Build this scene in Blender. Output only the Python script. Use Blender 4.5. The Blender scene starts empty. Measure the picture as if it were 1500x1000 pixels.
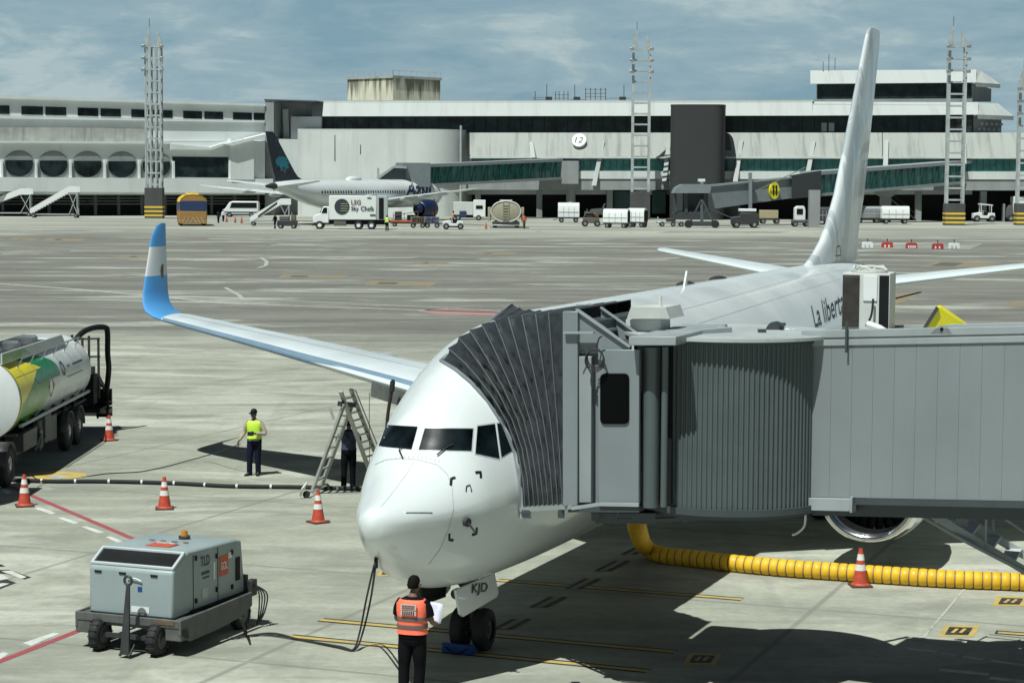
import bpy, bmesh, math, random
from mathutils import Vector, Matrix
from mathutils.bvhtree import BVHTree
random.seed(7)
R = math.radians
SC = bpy.context.scene
COL = SC.collection

# ------------------------------------------------------------------ camera
FPX, CAMH, PITCH, ROLL = 3089.34, 7.854, 0.0778612, 0.00571566
XV = Vector((1, 0, 0))
FWD = Vector((0, math.cos(PITCH), -math.sin(PITCH)))
UPV = Vector((0, math.sin(PITCH), math.cos(PITCH)))
CR = XV * math.cos(ROLL) + UPV * math.sin(ROLL)
CU = -XV * math.sin(ROLL) + UPV * math.cos(ROLL)
CAM = Vector((0, 0, CAMH))
cd = bpy.data.cameras.new("camera")
cam = bpy.data.objects.new("camera", cd)
COL.objects.link(cam)
cam.matrix_world = Matrix(((CR.x, CU.x, -FWD.x, 0), (CR.y, CU.y, -FWD.y, 0), (CR.z, CU.z, -FWD.z, CAMH), (0, 0, 0, 1)))
cd.sensor_width = 36
cd.lens = 36 * FPX / 1500
cd.clip_start = 0.5
cd.clip_end = 6000
SC.camera = cam

def ray(px, py):
    return (FWD + CR * ((px - 750) / FPX) + CU * (-(py - 500) / FPX))
def G(px, py, z=0.0):
    d = ray(px, py); t = (z - CAMH) / d.z
    return CAM + d * t
def W(px, py, Y):
    d = ray(px, py); return CAM + d * (Y / d.y)

class VPlane:
    """a vertical wall plane through two ground points; reads photo measurements on that wall"""
    def __init__(s, a, b):
        s.a = Vector((a[0], a[1], 0)); s.b = Vector((b[0], b[1], 0))
        s.u = (s.b - s.a).normalized()
        s.n = Vector((s.u.y, -s.u.x, 0))          # towards the camera
    def hit(s, px, py, t=0.0):
        d = ray(px, py); o = s.a + s.n * t
        k = (o - CAM).dot(s.n) / d.dot(s.n)
        return CAM + d * k
    def sz(s, px, py, t=0.0):
        p = s.hit(px, py, t); return (p - s.a).dot(s.u), p.z
    def P(s, q, z, t=0.0):
        v = s.a + s.u * q + s.n * t; v.z = z; return v

# ------------------------------------------------------------------ materials
MATS = {}
def lin(c):
    return tuple(((x / 255) / 12.92 if x / 255 <= .04045 else ((x / 255 + .055) / 1.055) ** 2.4) for x in c)
def mat(name, col, rough=.5, metal=0.0, var=.10, scale=1.5, bump=0.0, bscale=30, streak=0.0, sscale=1.2, sdark=.45, spec=.5, sy=1.0, coat=0.0, speck=0.0):
    if name in MATS: return MATS[name]
    m = bpy.data.materials.new(name); m.use_nodes = True
    nt = m.node_tree; N = nt.nodes; L = nt.links
    b = N['Principled BSDF']
    b.inputs['Roughness'].default_value = rough
    b.inputs['Metallic'].default_value = metal
    b.inputs['Specular IOR Level'].default_value = spec
    b.inputs['Coat Weight'].default_value = coat
    tc = N.new('ShaderNodeTexCoord')
    no = N.new('ShaderNodeTexNoise'); no.inputs['Scale'].default_value = scale; no.inputs['Detail'].default_value = 6
    L.new(tc.outputs['Object'], no.inputs['Vector'])
    mr = N.new('ShaderNodeMapRange'); mr.inputs[1].default_value = .3; mr.inputs[2].default_value = .7
    mr.inputs[3].default_value = 1 - var; mr.inputs[4].default_value = 1 + var * .6
    L.new(no.outputs['Fac'], mr.inputs['Value'])
    mul = N.new('ShaderNodeVectorMath'); mul.operation = 'SCALE'
    mul.inputs[0].default_value = col[:3]
    L.new(mr.outputs[0], mul.inputs['Scale'])
    out = mul.outputs[0]
    if streak:
        mp = N.new('ShaderNodeMapping'); mp.inputs['Scale'].default_value = (sscale, sscale * sy, sscale * .09)
        L.new(tc.outputs['Object'], mp.inputs['Vector'])
        n2 = N.new('ShaderNodeTexNoise'); n2.inputs['Scale'].default_value = 1.0; n2.inputs['Detail'].default_value = 5; n2.inputs['Roughness'].default_value = .65
        L.new(mp.outputs[0], n2.inputs['Vector'])
        r2 = N.new('ShaderNodeMapRange'); r2.inputs[1].default_value = .50; r2.inputs[2].default_value = .72
        r2.inputs[3].default_value = 0; r2.inputs[4].default_value = streak
        L.new(n2.outputs['Fac'], r2.inputs['Value'])
        mx = N.new('ShaderNodeMix'); mx.data_type = 'RGBA'
        L.new(r2.outputs[0], mx.inputs['Factor']); L.new(out, mx.inputs['A'])
        mx.inputs['B'].default_value = (col[0] * sdark, col[1] * sdark, col[2] * sdark, 1)
        out = mx.outputs['Result']
    if speck:
        n3 = N.new('ShaderNodeTexNoise'); n3.inputs['Scale'].default_value = 9; n3.inputs['Detail'].default_value = 3
        L.new(tc.outputs['Object'], n3.inputs['Vector'])
        r3 = N.new('ShaderNodeMapRange'); r3.inputs[1].default_value = .6; r3.inputs[2].default_value = .72
        r3.inputs[3].default_value = 0; r3.inputs[4].default_value = speck
        L.new(n3.outputs['Fac'], r3.inputs['Value'])
        mx = N.new('ShaderNodeMix'); mx.data_type = 'RGBA'
        L.new(r3.outputs[0], mx.inputs['Factor']); L.new(out, mx.inputs['A'])
        mx.inputs['B'].default_value = (col[0] * .35, col[1] * .34, col[2] * .3, 1)
        out = mx.outputs['Result']
    L.new(out, b.inputs['Base Color'])
    rr = N.new('ShaderNodeMapRange'); rr.inputs[1].default_value = .3; rr.inputs[2].default_value = .7
    rr.inputs[3].default_value = max(.02, rough - .08); rr.inputs[4].default_value = min(1, rough + .1)
    L.new(no.outputs['Fac'], rr.inputs['Value']); L.new(rr.outputs[0], b.inputs['Roughness'])
    if bump:
        nb = N.new('ShaderNodeTexNoise'); nb.inputs['Scale'].default_value = bscale; nb.inputs['Detail'].default_value = 4
        L.new(tc.outputs['Object'], nb.inputs['Vector'])
        bp = N.new('ShaderNodeBump'); bp.inputs['Strength'].default_value = bump; bp.inputs['Distance'].default_value = .02
        L.new(nb.outputs['Fac'], bp.inputs['Height']); L.new(bp.outputs[0], b.inputs['Normal'])
    MATS[name] = m
    return m

M = {}
M['plane_white'] = mat('plane_white', (.70, .745, .745), .20, var=.025, scale=.6, coat=.25)
M['plane_grey'] = mat('plane_grey', (.50, .54, .54), .35, var=.06, scale=.8)
M['wing_top'] = mat('wing_top', (.62, .68, .70), .30, var=.07, scale=.5)
M['bare_metal'] = mat('bare_metal', (.72, .73, .73), .16, metal=1.0, var=.05, scale=1)
M['steel'] = mat('steel', (.45, .47, .47), .35, metal=.8, var=.15, scale=3)
M['glass_dark'] = mat('glass_dark', (.010, .014, .016), .10, var=.3, scale=.8, spec=.12)
M['glass_far'] = mat('glass_far', (.014, .024, .025), .25, var=.9, scale=.5, spec=.25)
M['black'] = mat('black', (.010, .011, .012), .6, spec=.2, var=.2)
M['rubber'] = mat('rubber', (.018, .018, .019), .75, var=.25, scale=6, bump=.2)
M['dark_metal'] = mat('dark_metal', (.05, .053, .055), .5, metal=.3, var=.25, scale=4)
M['bridge_grey'] = mat('bridge_grey', (.205, .235, .248), .40, var=.09, scale=.8, streak=.30, sscale=2.0, sdark=.72, bump=.35, bscale=1.6)
M['bridge_light'] = mat('bridge_light', (.31, .345, .355), .42, var=.09, scale=1.4, streak=.3, sscale=3, sdark=.65)
M['bridge_dark'] = mat('bridge_dark', (.05, .062, .068), .45, var=.15, scale=2)
M['bridge_roof'] = mat('bridge_roof', (.40, .44, .44), .5, var=.14, scale=1.2, speck=.35)
M['curtain'] = mat('curtain', (.085, .108, .11), .38, var=.08, scale=2, streak=.25, sscale=3, sdark=.7)
M['white_paint'] = mat('white_paint', (.74, .77, .76), .4, var=.08, scale=2)
M['dirty_white'] = mat('dirty_white', (.58, .60, .57), .55, var=.15, scale=2, streak=.4, sscale=2, sdark=.6)
M['cart_grey'] = mat('cart_grey', (.30, .36, .37), .38, var=.06, scale=2, streak=.25, sscale=4, sdark=.75)
M['chassis_grey'] = mat('chassis_grey', (.105, .11, .105), .6, var=.25, scale=4, streak=.5, sscale=5, speck=.5)
M['rust_metal'] = mat('rust_metal', (.16, .14, .12), .6, metal=.3, var=.3, scale=6)
M['orange'] = mat('orange', (.72, .13, .045), .45, var=.12, scale=6)
M['cone_red'] = mat('cone_red', (.50, .07, .035), .5, var=.2, scale=9)
M['cone_white'] = mat('cone_white', (.72, .72, .70), .45, var=.15, scale=12)
M['red'] = mat('red', (.42, .045, .045), .5, var=.15, scale=5)
M['hiviz_yellow'] = mat('hiviz_yellow', (.55, .85, .06), .65, var=.08, scale=9, bump=.3, bscale=18)
M['hiviz_orange'] = mat('hiviz_orange', (.95, .17, .09), .65, var=.08, scale=9, bump=.3, bscale=18)
M['reflect'] = mat('reflect', (.13, .115, .12), .4, var=.1)
M['skin'] = mat('skin', (.16, .085, .055), .55, var=.1, scale=12)
M['hair'] = mat('hair', (.008, .007, .006), .8, spec=.08, var=.2, scale=20)
M['navy'] = mat('navy', (.010, .014, .030), .85, spec=.1, var=.25, scale=8, bump=.3, bscale=20)
M['cloth_black'] = mat('cloth_black', (.007, .007, .009), .9, spec=.08, var=.25, scale=8, bump=.3, bscale=20)
M['cloth_tan'] = mat('cloth_tan', (.40, .34, .26), .8, var=.12, scale=8)
M['cloth_blue'] = mat('cloth_blue', (.10, .12, .20), .8, var=.2, scale=8)
M['paper'] = mat('paper', (.62, .63, .74), .7, var=.05)
M['yellow_hose'] = mat('yellow_hose', (.80, .46, .015), .5, var=.12, scale=5, bump=.15)
M['yellow'] = mat('yellow', (.78, .70, .02), .45, var=.06, scale=2)
M['bus_yellow'] = mat('bus_yellow', (.75, .50, .05), .4, var=.08, scale=2)
M['bus_blue'] = mat('bus_blue', (.02, .045, .12), .35, var=.15, scale=2)
M['bus_orange'] = mat('bus_orange', (.34, .19, .055), .5, var=.12, scale=3)
M['chock_blue'] = mat('chock_blue', (.010, .055, .24), .5, var=.15, scale=5)
M['sky_blue'] = mat('sky_blue', (.085, .30, .62), .3, var=.05, scale=2)
M['green_dark'] = mat('green_dark', (.0, .22, .08), .3, var=.06)
M['green_mid'] = mat('green_mid', (.10, .30, .04), .3, var=.06)
M['tank_yellow'] = mat('tank_yellow', (.88, .76, .02), .3, var=.05)
M['tank_white'] = mat('tank_white', (.74, .78, .77), .25, var=.05, scale=1.2, streak=.18, sscale=3, sdark=.75)
M['letter_blue'] = mat('letter_blue', (.012, .022, .07), .4, var=.05)
M['letter_dark'] = mat('letter_dark', (.03, .045, .055), .45, var=.05)
M['letter_black'] = mat('letter_black', (.015, .015, .015), .5, var=.05)
M['tail_navy'] = mat('tail_navy', (.008, .014, .030), .3, var=.2)
M['cyan'] = mat('cyan', (.03, .32, .42), .4, var=.2, scale=1)
M['teal_glass'] = mat('teal_glass', (.03, .15, .135), .14, var=.45, scale=.7)
M['teal_frame'] = mat('teal_frame', (.012, .05, .045), .4, var=.1)
M['concrete_white'] = mat('concrete_white', (.60, .63, .61), .8, var=.10, scale=.12, streak=.6, sscale=.30, sdark=.66)
M['window_black'] = mat('window_black', (.003, .004, .004), .25, spec=.06)
M['tunnel_paint'] = mat('tunnel_paint', (.222, .25, .262), .38, var=.10, scale=.6, streak=.30, sscale=1.4, sdark=.76, bump=.25, bscale=1.3)
M['cockpit_glass'] = mat('cockpit_glass', (.006, .011, .014), .32, var=.9, scale=2.5, spec=.08)
M['concourse_white'] = mat('concourse_white', (.70, .74, .73), .8, var=.07, scale=.15, streak=.45, sscale=.35, sdark=.72)
M['roof_white'] = mat('roof_white', (.43, .46, .445), .8, var=.05, scale=.12, streak=.55, sscale=.5, sdark=.68, sy=.06)
M['concrete_panel'] = mat('concrete_panel', (.52, .56, .555), .8, var=.07, scale=.15, streak=.3, sscale=.35, sdark=.7)
M['concrete_stain'] = mat('concrete_stain', (.42, .43, .40), .85, var=.22, scale=.5, streak=.75, sscale=.9, sdark=.40)
M['concrete_slope'] = mat('concrete_slope', (.36, .38, .355), .85, var=.07, scale=.12, streak=.8, sscale=.8, sdark=.45, sy=.06)
M['concrete_grey'] = mat('concrete_grey', (.27, .29, .29), .8, var=.12, scale=.3, streak=.4, sscale=.5)
M['concrete_dark'] = mat('concrete_dark', (.075, .08, .08), .8, var=.2, scale=.3, streak=.4, sscale=.5)
M['tower_grey'] = mat('tower_grey', (.032, .036, .038), .8, var=.08, scale=.3, speck=.15)
M['tank_concrete'] = mat('tank_concrete', (.60, .58, .46), .85, var=.12, scale=.3, streak=.8, sscale=.9, sdark=.3)
M['mast_white'] = mat('mast_white', (.40, .44, .44), .55, var=.2, scale=.8, streak=.4, sscale=1.5)
M['undercroft_shade'] = mat('undercroft_shade', (.022, .023, .022), .9, var=.4, scale=.4)  # near-black tone stands in for the shade inside the undercrofts
M['beige'] = mat('beige', (.42, .36, .22), .5, var=.15, scale=2, streak=.4, sscale=2)
M['tanker_beige'] = mat('tanker_beige', (.36, .34, .25), .45, var=.15, scale=1.5, streak=.5, sscale=1.5)
M['canvas'] = mat('canvas', (.034, .040, .046), .55, var=.22, scale=3.0, bump=1.0, bscale=7, spec=.35)
M['amber'] = mat('amber', (.55, .22, .02), .25, var=.1)
M['sign_red'] = mat('sign_red', (.55, .10, .05), .45, var=.05)
M['brown'] = mat('brown', (.14, .09, .05), .6, var=.3, scale=3)

M['reflect_pale'] = mat('reflect_pale', (.62, .45, .40), .45, var=.1)
M['cart_light'] = mat('cart_light', (.50, .56, .57), .38, var=.06)
M['patterned'] = mat('patterned', (.03, .045, .085), .7, var=1.0, scale=9, speck=.9)
# ------------------------------------------------------------------ mesh builder
class MB:
    def __init__(s):
        s.v = []; s.f = []; s.m = []; s.cur = 0; s.xf = None
    def add(s, verts, faces, m=None):
        o = len(s.v)
        for p in verts:
            p = Vector(p)
            s.v.append(s.xf @ p if s.xf is not None else p)
        for f in faces:
            s.f.append([o + i for i in f]); s.m.append(s.cur if m is None else m)
        return s
    def box(s, c, d, rz=0, m=None, rot=None):
        hx, hy, hz = d[0] / 2, d[1] / 2, d[2] / 2
        Mx = Matrix.Translation(Vector(c)) @ (rot.to_4x4() if rot is not None else Matrix.Rotation(rz, 4, 'Z'))
        P = [Mx @ Vector((a * hx, b * hy, e * hz)) for e in (-1, 1) for b in (-1, 1) for a in (-1, 1)]
        return s.add(P, [(0, 2, 3, 1), (4, 5, 7, 6), (0, 1, 5, 4), (1, 3, 7, 5), (3, 2, 6, 7), (2, 0, 4, 6)], m)
    def hexa(s, b, t, m=None):
        """b, t : four bottom and four top corners, counter-clockwise from above"""
        return s.add(list(b) + list(t), [(3, 2, 1, 0), (4, 5, 6, 7), (0, 1, 5, 4), (1, 2, 6, 5), (2, 3, 7, 6), (3, 0, 4, 7)], m)
    def prism(s, poly, ext, m=None):
        """closed polygon (list of points) extruded along vector ext"""
        n = len(poly); ext = Vector(ext)
        P = [Vector(p) for p in poly]
        nrm = Vector((0, 0, 0))
        for i in range(n): nrm += P[i].cross(P[(i + 1) % n])
        if nrm.dot(ext) > 0: P = P[::-1]
        V = P + [p + ext for p in P]
        F = [tuple(range(n)), tuple(range(2 * n - 1, n - 1, -1))]
        for i in range(n):
            j = (i + 1) % n; F.append((i, n + i, n + j, j))
        return s.add(V, F, m)
    def bar(s, a, b, w, h=None, m=None, up=(0, 0, 1)):
        a = Vector(a); b = Vector(b); h = h or w
        d = (b - a)
        if d.length < 1e-6: return s
        d.normalize(); upv = Vector(up)
        if abs(d.dot(upv)) > .98: upv = Vector((0, 1, 0))
        x = d.cross(upv).normalized(); y = x.cross(d)
        P = []
        for o in (a, b):
            for sx, sy in ((-1, -1), (1, -1), (1, 1), (-1, 1)): P.append(o + x * (sx * w / 2) + y * (sy * h / 2))
        return s.add(P, [(0, 3, 2, 1), (4, 5, 6, 7), (0, 1, 5, 4), (1, 2, 6, 5), (2, 3, 7, 6), (3, 0, 4, 7)][:6], m)
    def cyl(s, a, b, r, r2=None, n=20, m=None, cap=True):
        a = Vector(a); b = Vector(b); r2 = r if r2 is None else r2
        d = (b - a).normalized(); u = Vector((0, 0, 1)) if abs(d.z) < .9 else Vector((1, 0, 0))
        x = d.cross(u).normalized(); y = d.cross(x)
        V = []
        for o, q in ((a, r), (b, r2)):
            for i in range(n):
                t = 2 * math.pi * i / n; V.append(o + x * (q * math.cos(t)) + y * (q * math.sin(t)))
        F = [(i, (i + 1) % n, n + (i + 1) % n, n + i) for i in range(n)]
        if cap: F += [tuple(range(n - 1, -1, -1)), tuple(range(n, 2 * n))]
        return s.add(V, F, m)
    def tube(s, pts, r, n=10, m=None, cap=True):
        P = [Vector(p) for p in pts]; k = len(P)
        rr = r if isinstance(r, (list, tuple)) else [r] * k
        V = []; x = None
        for i in range(k):
            d = (P[min(i + 1, k - 1)] - P[max(i - 1, 0)]).normalized()
            if x is None:
                u = Vector((0, 0, 1)) if abs(d.z) < .9 else Vector((1, 0, 0)); x = d.cross(u).normalized()
            else:
                x = (x - d * x.dot(d)).normalized()
            y = d.cross(x)
            for j in range(n):
                t = 2 * math.pi * j / n; V.append(P[i] + x * (rr[i] * math.cos(t)) + y * (rr[i] * math.sin(t)))
        F = []
        for i in range(k - 1):
            for j in range(n):
                F.append((i * n + j, i * n + (j + 1) % n, (i + 1) * n + (j + 1) % n, (i + 1) * n + j))
        if cap: F += [tuple(range(n - 1, -1, -1)), tuple(range((k - 1) * n, k * n))]
        return s.add(V, F, m)
    def grid(s, rows, closed=False, m=None, flip=False, capends=False):
        """rows of equal-length point lists"""
        nr = len(rows); nc = len(rows[0]); V = [p for r_ in rows for p in r_]; F = []
        for i in range(nr - 1):
            for j in range(nc if closed else nc - 1):
                a, b, c, d = i * nc + j, i * nc + (j + 1) % nc, (i + 1) * nc + (j + 1) % nc, (i + 1) * nc + j
                F.append((a, d, c, b) if flip else (a, b, c, d))
        if capends and closed:
            F.append(tuple(range(nc)) if flip else tuple(range(nc - 1, -1, -1)))
            e = (nr - 1) * nc
            F.append(tuple(range(e + nc - 1, e - 1, -1)) if flip else tuple(range(e, e + nc)))
        return s.add(V, F, m)
    def lathe(s, o, axis, prof, n=28, m=None, squash=None):
        """prof: (distance along axis, radius)"""
        o = Vector(o); d = Vector(axis).normalized(); u = Vector((0, 0, 1)) if abs(d.z) < .9 else Vector((1, 0, 0))
        x = d.cross(u).normalized(); y = d.cross(x)
        rows = []
        for h, r in prof:
            rows.append([o + d * h + x * (r * math.cos(2 * math.pi * j / n)) + y * (r * math.sin(2 * math.pi * j / n)) for j in range(n)])
        return s.grid(rows, closed=True, m=m)
    def ball(s, c, r, n=12, m=None):
        if not isinstance(r, (tuple, list)): r = (r, r, r)
        rows = []
        for i in range(n + 1):
            p = math.pi * i / n; q = max(math.sin(p), 1e-3)
            rows.append([Vector(c) + Vector((r[0] * q * math.cos(2 * math.pi * j / (2 * n)), r[1] * q * math.sin(2 * math.pi * j / (2 * n)), -r[2] * math.cos(p))) for j in range(2 * n)])
        return s.grid(rows, closed=True, m=m)
    def build(s, name, mats, parent=None, bevel=0, smooth=True, ang=35, world=False):
        me = bpy.data.meshes.new(name)
        me.from_pydata([tuple(p) for p in s.v], [], s.f)
        if not isinstance(mats, (list, tuple)): mats = [mats]
        for mm in mats: me.materials.append(M[mm] if isinstance(mm, str) else mm)
        me.polygons.foreach_set('material_index', s.m)
        bm = bmesh.new(); bm.from_mesh(me); bmesh.ops.recalc_face_normals(bm, faces=bm.faces); bm.to_mesh(me); bm.free()
        if smooth:
            me.polygons.foreach_set('use_smooth', [True] * len(me.polygons))
            me.set_sharp_from_angle(angle=R(ang))
        me.update()
        o = bpy.data.objects.new(name, me); COL.objects.link(o)
        if parent is not None:
            o.parent = parent
            if world: me.transform(RW(parent).inverted())
        if bevel:
            b = o.modifiers.new('Bevel', 'BEVEL'); b.width = bevel; b.segments = 2; b.limit_method = 'ANGLE'; b.angle_limit = R(40)
        return o
RMAT = {}
def RW(o):
    """world matrix of a thing's empty (parts have identity offsets)"""
    while o.parent is not None: o = o.parent
    return o.matrix_basis.copy()
def thing(name, label, cat, loc=(0, 0, 0), rz=0, group=None, scale=1):
    o = bpy.data.objects.new(name, None); COL.objects.link(o)
    o.empty_display_size = .3
    o.matrix_basis = Matrix.Translation(Vector(loc)) @ Matrix.Rotation(rz, 4, 'Z') @ Matrix.Scale(scale, 4)
    o['label'] = label; o['category'] = cat
    if group: o['group'] = group
    return o
def tag(o, label, cat, group=None):
    o['label'] = label; o['category'] = cat
    if group: o['group'] = group
    return o
def struct(o):
    o['kind'] = 'structure'; return o
def kids(o): return [c for c in bpy.data.objects if c.parent == o]
def dup(root, loc, rz, label, scale=None):
    r = root.copy(); COL.objects.link(r)
    sc = scale if scale is not None else root.matrix_basis.to_scale()[0]
    r.matrix_basis = Matrix.Translation(Vector(loc)) @ Matrix.Rotation(rz, 4, 'Z') @ Matrix.Scale(sc, 4)
    r['label'] = label
    for ch in kids(root):
        c = ch.copy(); COL.objects.link(c); c.parent = r
        for g in kids(ch):
            d = g.copy(); COL.objects.link(d); d.parent = c
    return r
def text_mesh(txt, bold=0.0, shear=0.0, width=1.0):
    """flat text as (verts, faces), unit cap height ~.7, baseline at 0, starts at x=0"""
    cu = bpy.data.curves.new('lettering', 'FONT'); cu.body = txt; cu.offset = bold; cu.shear = shear
    cu.resolution_u = 3
    o = bpy.data.objects.new('lettering', cu); COL.objects.link(o)
    dg = bpy.context.evaluated_depsgraph_get(); dg.update()
    me = bpy.data.meshes.new_from_object(o.evaluated_get(dg))
    bm = bmesh.new(); bm.from_mesh(me)
    bmesh.ops.triangulate(bm, faces=bm.faces)
    bmesh.ops.subdivide_edges(bm, edges=[e for e in bm.edges if e.calc_length() > .25], cuts=2, use_grid_fill=True)
    bmesh.ops.triangulate(bm, faces=bm.faces)
    V = [v.co.copy() for v in bm.verts]; bm.verts.index_update()
    F = [[v.index for v in f.verts] for f in bm.faces]; bm.free()
    bpy.data.objects.remove(o); bpy.data.curves.remove(cu); bpy.data.meshes.remove(me)
    x0 = min(v.x for v in V); x1 = max(v.x for v in V); y0 = min(v.y for v in V); y1 = max(v.y for v in V)
    return V, F, (x0, x1, y0, y1)
def text_on(mb, txt, o, ux, uy, width, height, m=None, off=0.006, bold=0.0, shear=0.0):
    """lettering in the plane o + a*ux + b*uy filling width x height"""
    V, F, (x0, x1, y0, y1) = text_mesh(txt, bold, shear)
    o = Vector(o); ux = Vector(ux).normalized(); uy = Vector(uy).normalized(); n = ux.cross(uy)
    mb.add([o + ux * ((v.x - x0) / (x1 - x0) * width) + uy * ((v.y - y0) / (y1 - y0) * height) + n * off for v in V], F, m)
def catmull(pts, n):
    """smooth polyline through points with n samples per span"""
    P = [Vector(p) for p in pts]; out = []
    for i in range(len(P) - 1):
        p0 = P[max(i - 1, 0)]; p1 = P[i]; p2 = P[i + 1]; p3 = P[min(i + 2, len(P) - 1)]
        for k in range(n):
            t = k / n
            out.append(.5 * ((2 * p1) + (p2 - p0) * t + (2 * p0 - 5 * p1 + 4 * p2 - p3) * t * t + (3 * p1 - p0 - 3 * p2 + p3) * t ** 3))
    out.append(P[-1]); return out
def interp(tab, x, k):
    """smooth (monotone cubic) interpolation of column k of a table keyed by column 0"""
    n = len(tab)
    if x <= tab[0][0]: return tab[0][k]
    if x >= tab[-1][0]: return tab[-1][k]
    for i in range(n - 1):
        if tab[i][0] <= x <= tab[i + 1][0]: break
    def sl(j): return (tab[j + 1][k] - tab[j][k]) / (tab[j + 1][0] - tab[j][0])
    def tg(j):
        if j == 0: return sl(0)
        if j == n - 1: return sl(n - 2)
        a, b = sl(j - 1), sl(j)
        return 0 if a * b <= 0 else 2 * a * b / (a + b)
    h = tab[i + 1][0] - tab[i][0]; t = (x - tab[i][0]) / h
    return ((2 * t ** 3 - 3 * t * t + 1) * tab[i][k] + (t ** 3 - 2 * t * t + t) * h * tg(i) + (-2 * t ** 3 + 3 * t * t) * tab[i + 1][k] + (t ** 3 - t * t) * h * tg(i + 1))

# ------------------------------------------------------------------ daylight
SUNV = Vector((.28, .45, -1.0)).normalized()          # direction the light travels
sd = bpy.data.lights.new('sun', 'SUN'); sd.energy = 5.0; sd.angle = R(.5); sd.color = (.95, 1.0, .945)
sun = bpy.data.objects.new('sun', sd); COL.objects.link(sun)
sun.rotation_euler = SUNV.to_track_quat('-Z', 'Y').to_euler(); sun.location = (-30, -40, 90)
ts = -SUNV
SUN_EL = math.asin(ts.z); SUN_AZ = math.atan2(ts.x, ts.y)
w = bpy.data.worlds.new('World'); SC.world = w; w.use_nodes = True
nt = w.node_tree; N = nt.nodes; L = nt.links
bg = N['Background']
sk = N.new('ShaderNodeTexSky'); sk.sky_type = 'NISHITA'; sk.sun_disc = False
sk.sun_elevation = SUN_EL; sk.sun_rotation = SUN_AZ; sk.air_density = 1.0; sk.dust_density = 2.0; sk.ozone_density = 1.0
tc = N.new('ShaderNodeTexCoord')
# broken cloud layer, flattened near the horizon
sep = N.new('ShaderNodeSeparateXYZ'); L.new(tc.outputs['Generated'], sep.inputs[0])
def cloud(scale, loc, sc, det, rough, dist):
    mp = N.new('ShaderNodeMapping'); mp.inputs['Scale'].default_value = scale; mp.inputs['Location'].default_value = loc; L.new(tc.outputs['Generated'], mp.inputs['Vector'])
    n1 = N.new('ShaderNodeTexNoise'); n1.inputs['Scale'].default_value = sc; n1.inputs['Detail'].default_value = det; n1.inputs['Roughness'].default_value = rough; n1.inputs['Distortion'].default_value = dist
    L.new(mp.outputs[0], n1.inputs['Vector']); return n1.outputs['Fac']
ca = cloud((1, 1, 3.6), (2.3, .4, .1), 9.0, 8, .60, .5)
cb2 = cloud((1, 1, 4.5), (7.1, .2, .5), 26.0, 6, .62, .6)
cc_ = cloud((1, 1, 3.0), (4.4, 1.2, .9), 3.2, 4, .5, .2)
am = N.new('ShaderNodeMath'); am.operation = 'MULTIPLY_ADD'; am.inputs[1].default_value = .30; L.new(cb2, am.inputs[0]); L.new(ca, am.inputs[2])
an = N.new('ShaderNodeMath'); an.operation = 'MULTIPLY_ADD'; an.inputs[1].default_value = .45; L.new(cc_, an.inputs[0]); L.new(am.outputs[0], an.inputs[2])
cr = N.new('ShaderNodeValToRGB'); cr.color_ramp.elements[0].position = .72; cr.color_ramp.elements[0].color = (0, 0, 0, 1); cr.color_ramp.elements[1].position = 1.08; cr.color_ramp.elements[1].color = (1, 1, 1, 1)
k_ = cr.color_ramp.elements.new(.90); k_.color = (.42, .42, .42, 1)
L.new(an.outputs[0], cr.inputs[0])
# low in the sky the thin cloud veil is seen edge on and is bright; overhead the sky is a deep blue
lo = N.new('ShaderNodeMapRange'); lo.interpolation_type = 'SMOOTHSTEP'; lo.inputs[1].default_value = .085; lo.inputs[2].default_value = .22; lo.inputs[3].default_value = 1; lo.inputs[4].default_value = 0
L.new(sep.outputs['Z'], lo.inputs['Value'])
veil = N.new('ShaderNodeMix'); veil.data_type = 'RGBA'; veil.inputs['A'].default_value = (4.7, 7.8, 9.6, 1); veil.inputs['B'].default_value = (9.6, 12.1, 12.5, 1)
L.new(cr.outputs[0], veil.inputs['Factor'])
mf = N.new('ShaderNodeMath'); mf.operation = 'MULTIPLY'; mf.inputs[1].default_value = .88; L.new(lo.outputs[0], mf.inputs[0])
mxc = N.new('ShaderNodeMix'); mxc.data_type = 'RGBA'
deep = N.new('ShaderNodeVectorMath'); deep.operation = 'MULTIPLY'; deep.inputs[1].default_value = (.30, .34, .36); L.new(sk.outputs[0], deep.inputs[0])
L.new(deep.outputs[0], mxc.inputs['A']); L.new(veil.outputs['Result'], mxc.inputs['B']); L.new(mf.outputs[0], mxc.inputs['Factor'])
L.new(mxc.outputs['Result'], bg.inputs['Color']); bg.inputs['Strength'].default_value = .05
SC.view_settings.view_transform = 'Standard'; SC.view_settings.look = 'None'; SC.view_settings.exposure = 0; SC.view_settings.gamma = 1
SC.render.film_transparent = False
try:
    SC.cycles.max_bounces = 6; SC.cycles.use_denoising = True
except Exception: pass
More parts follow.
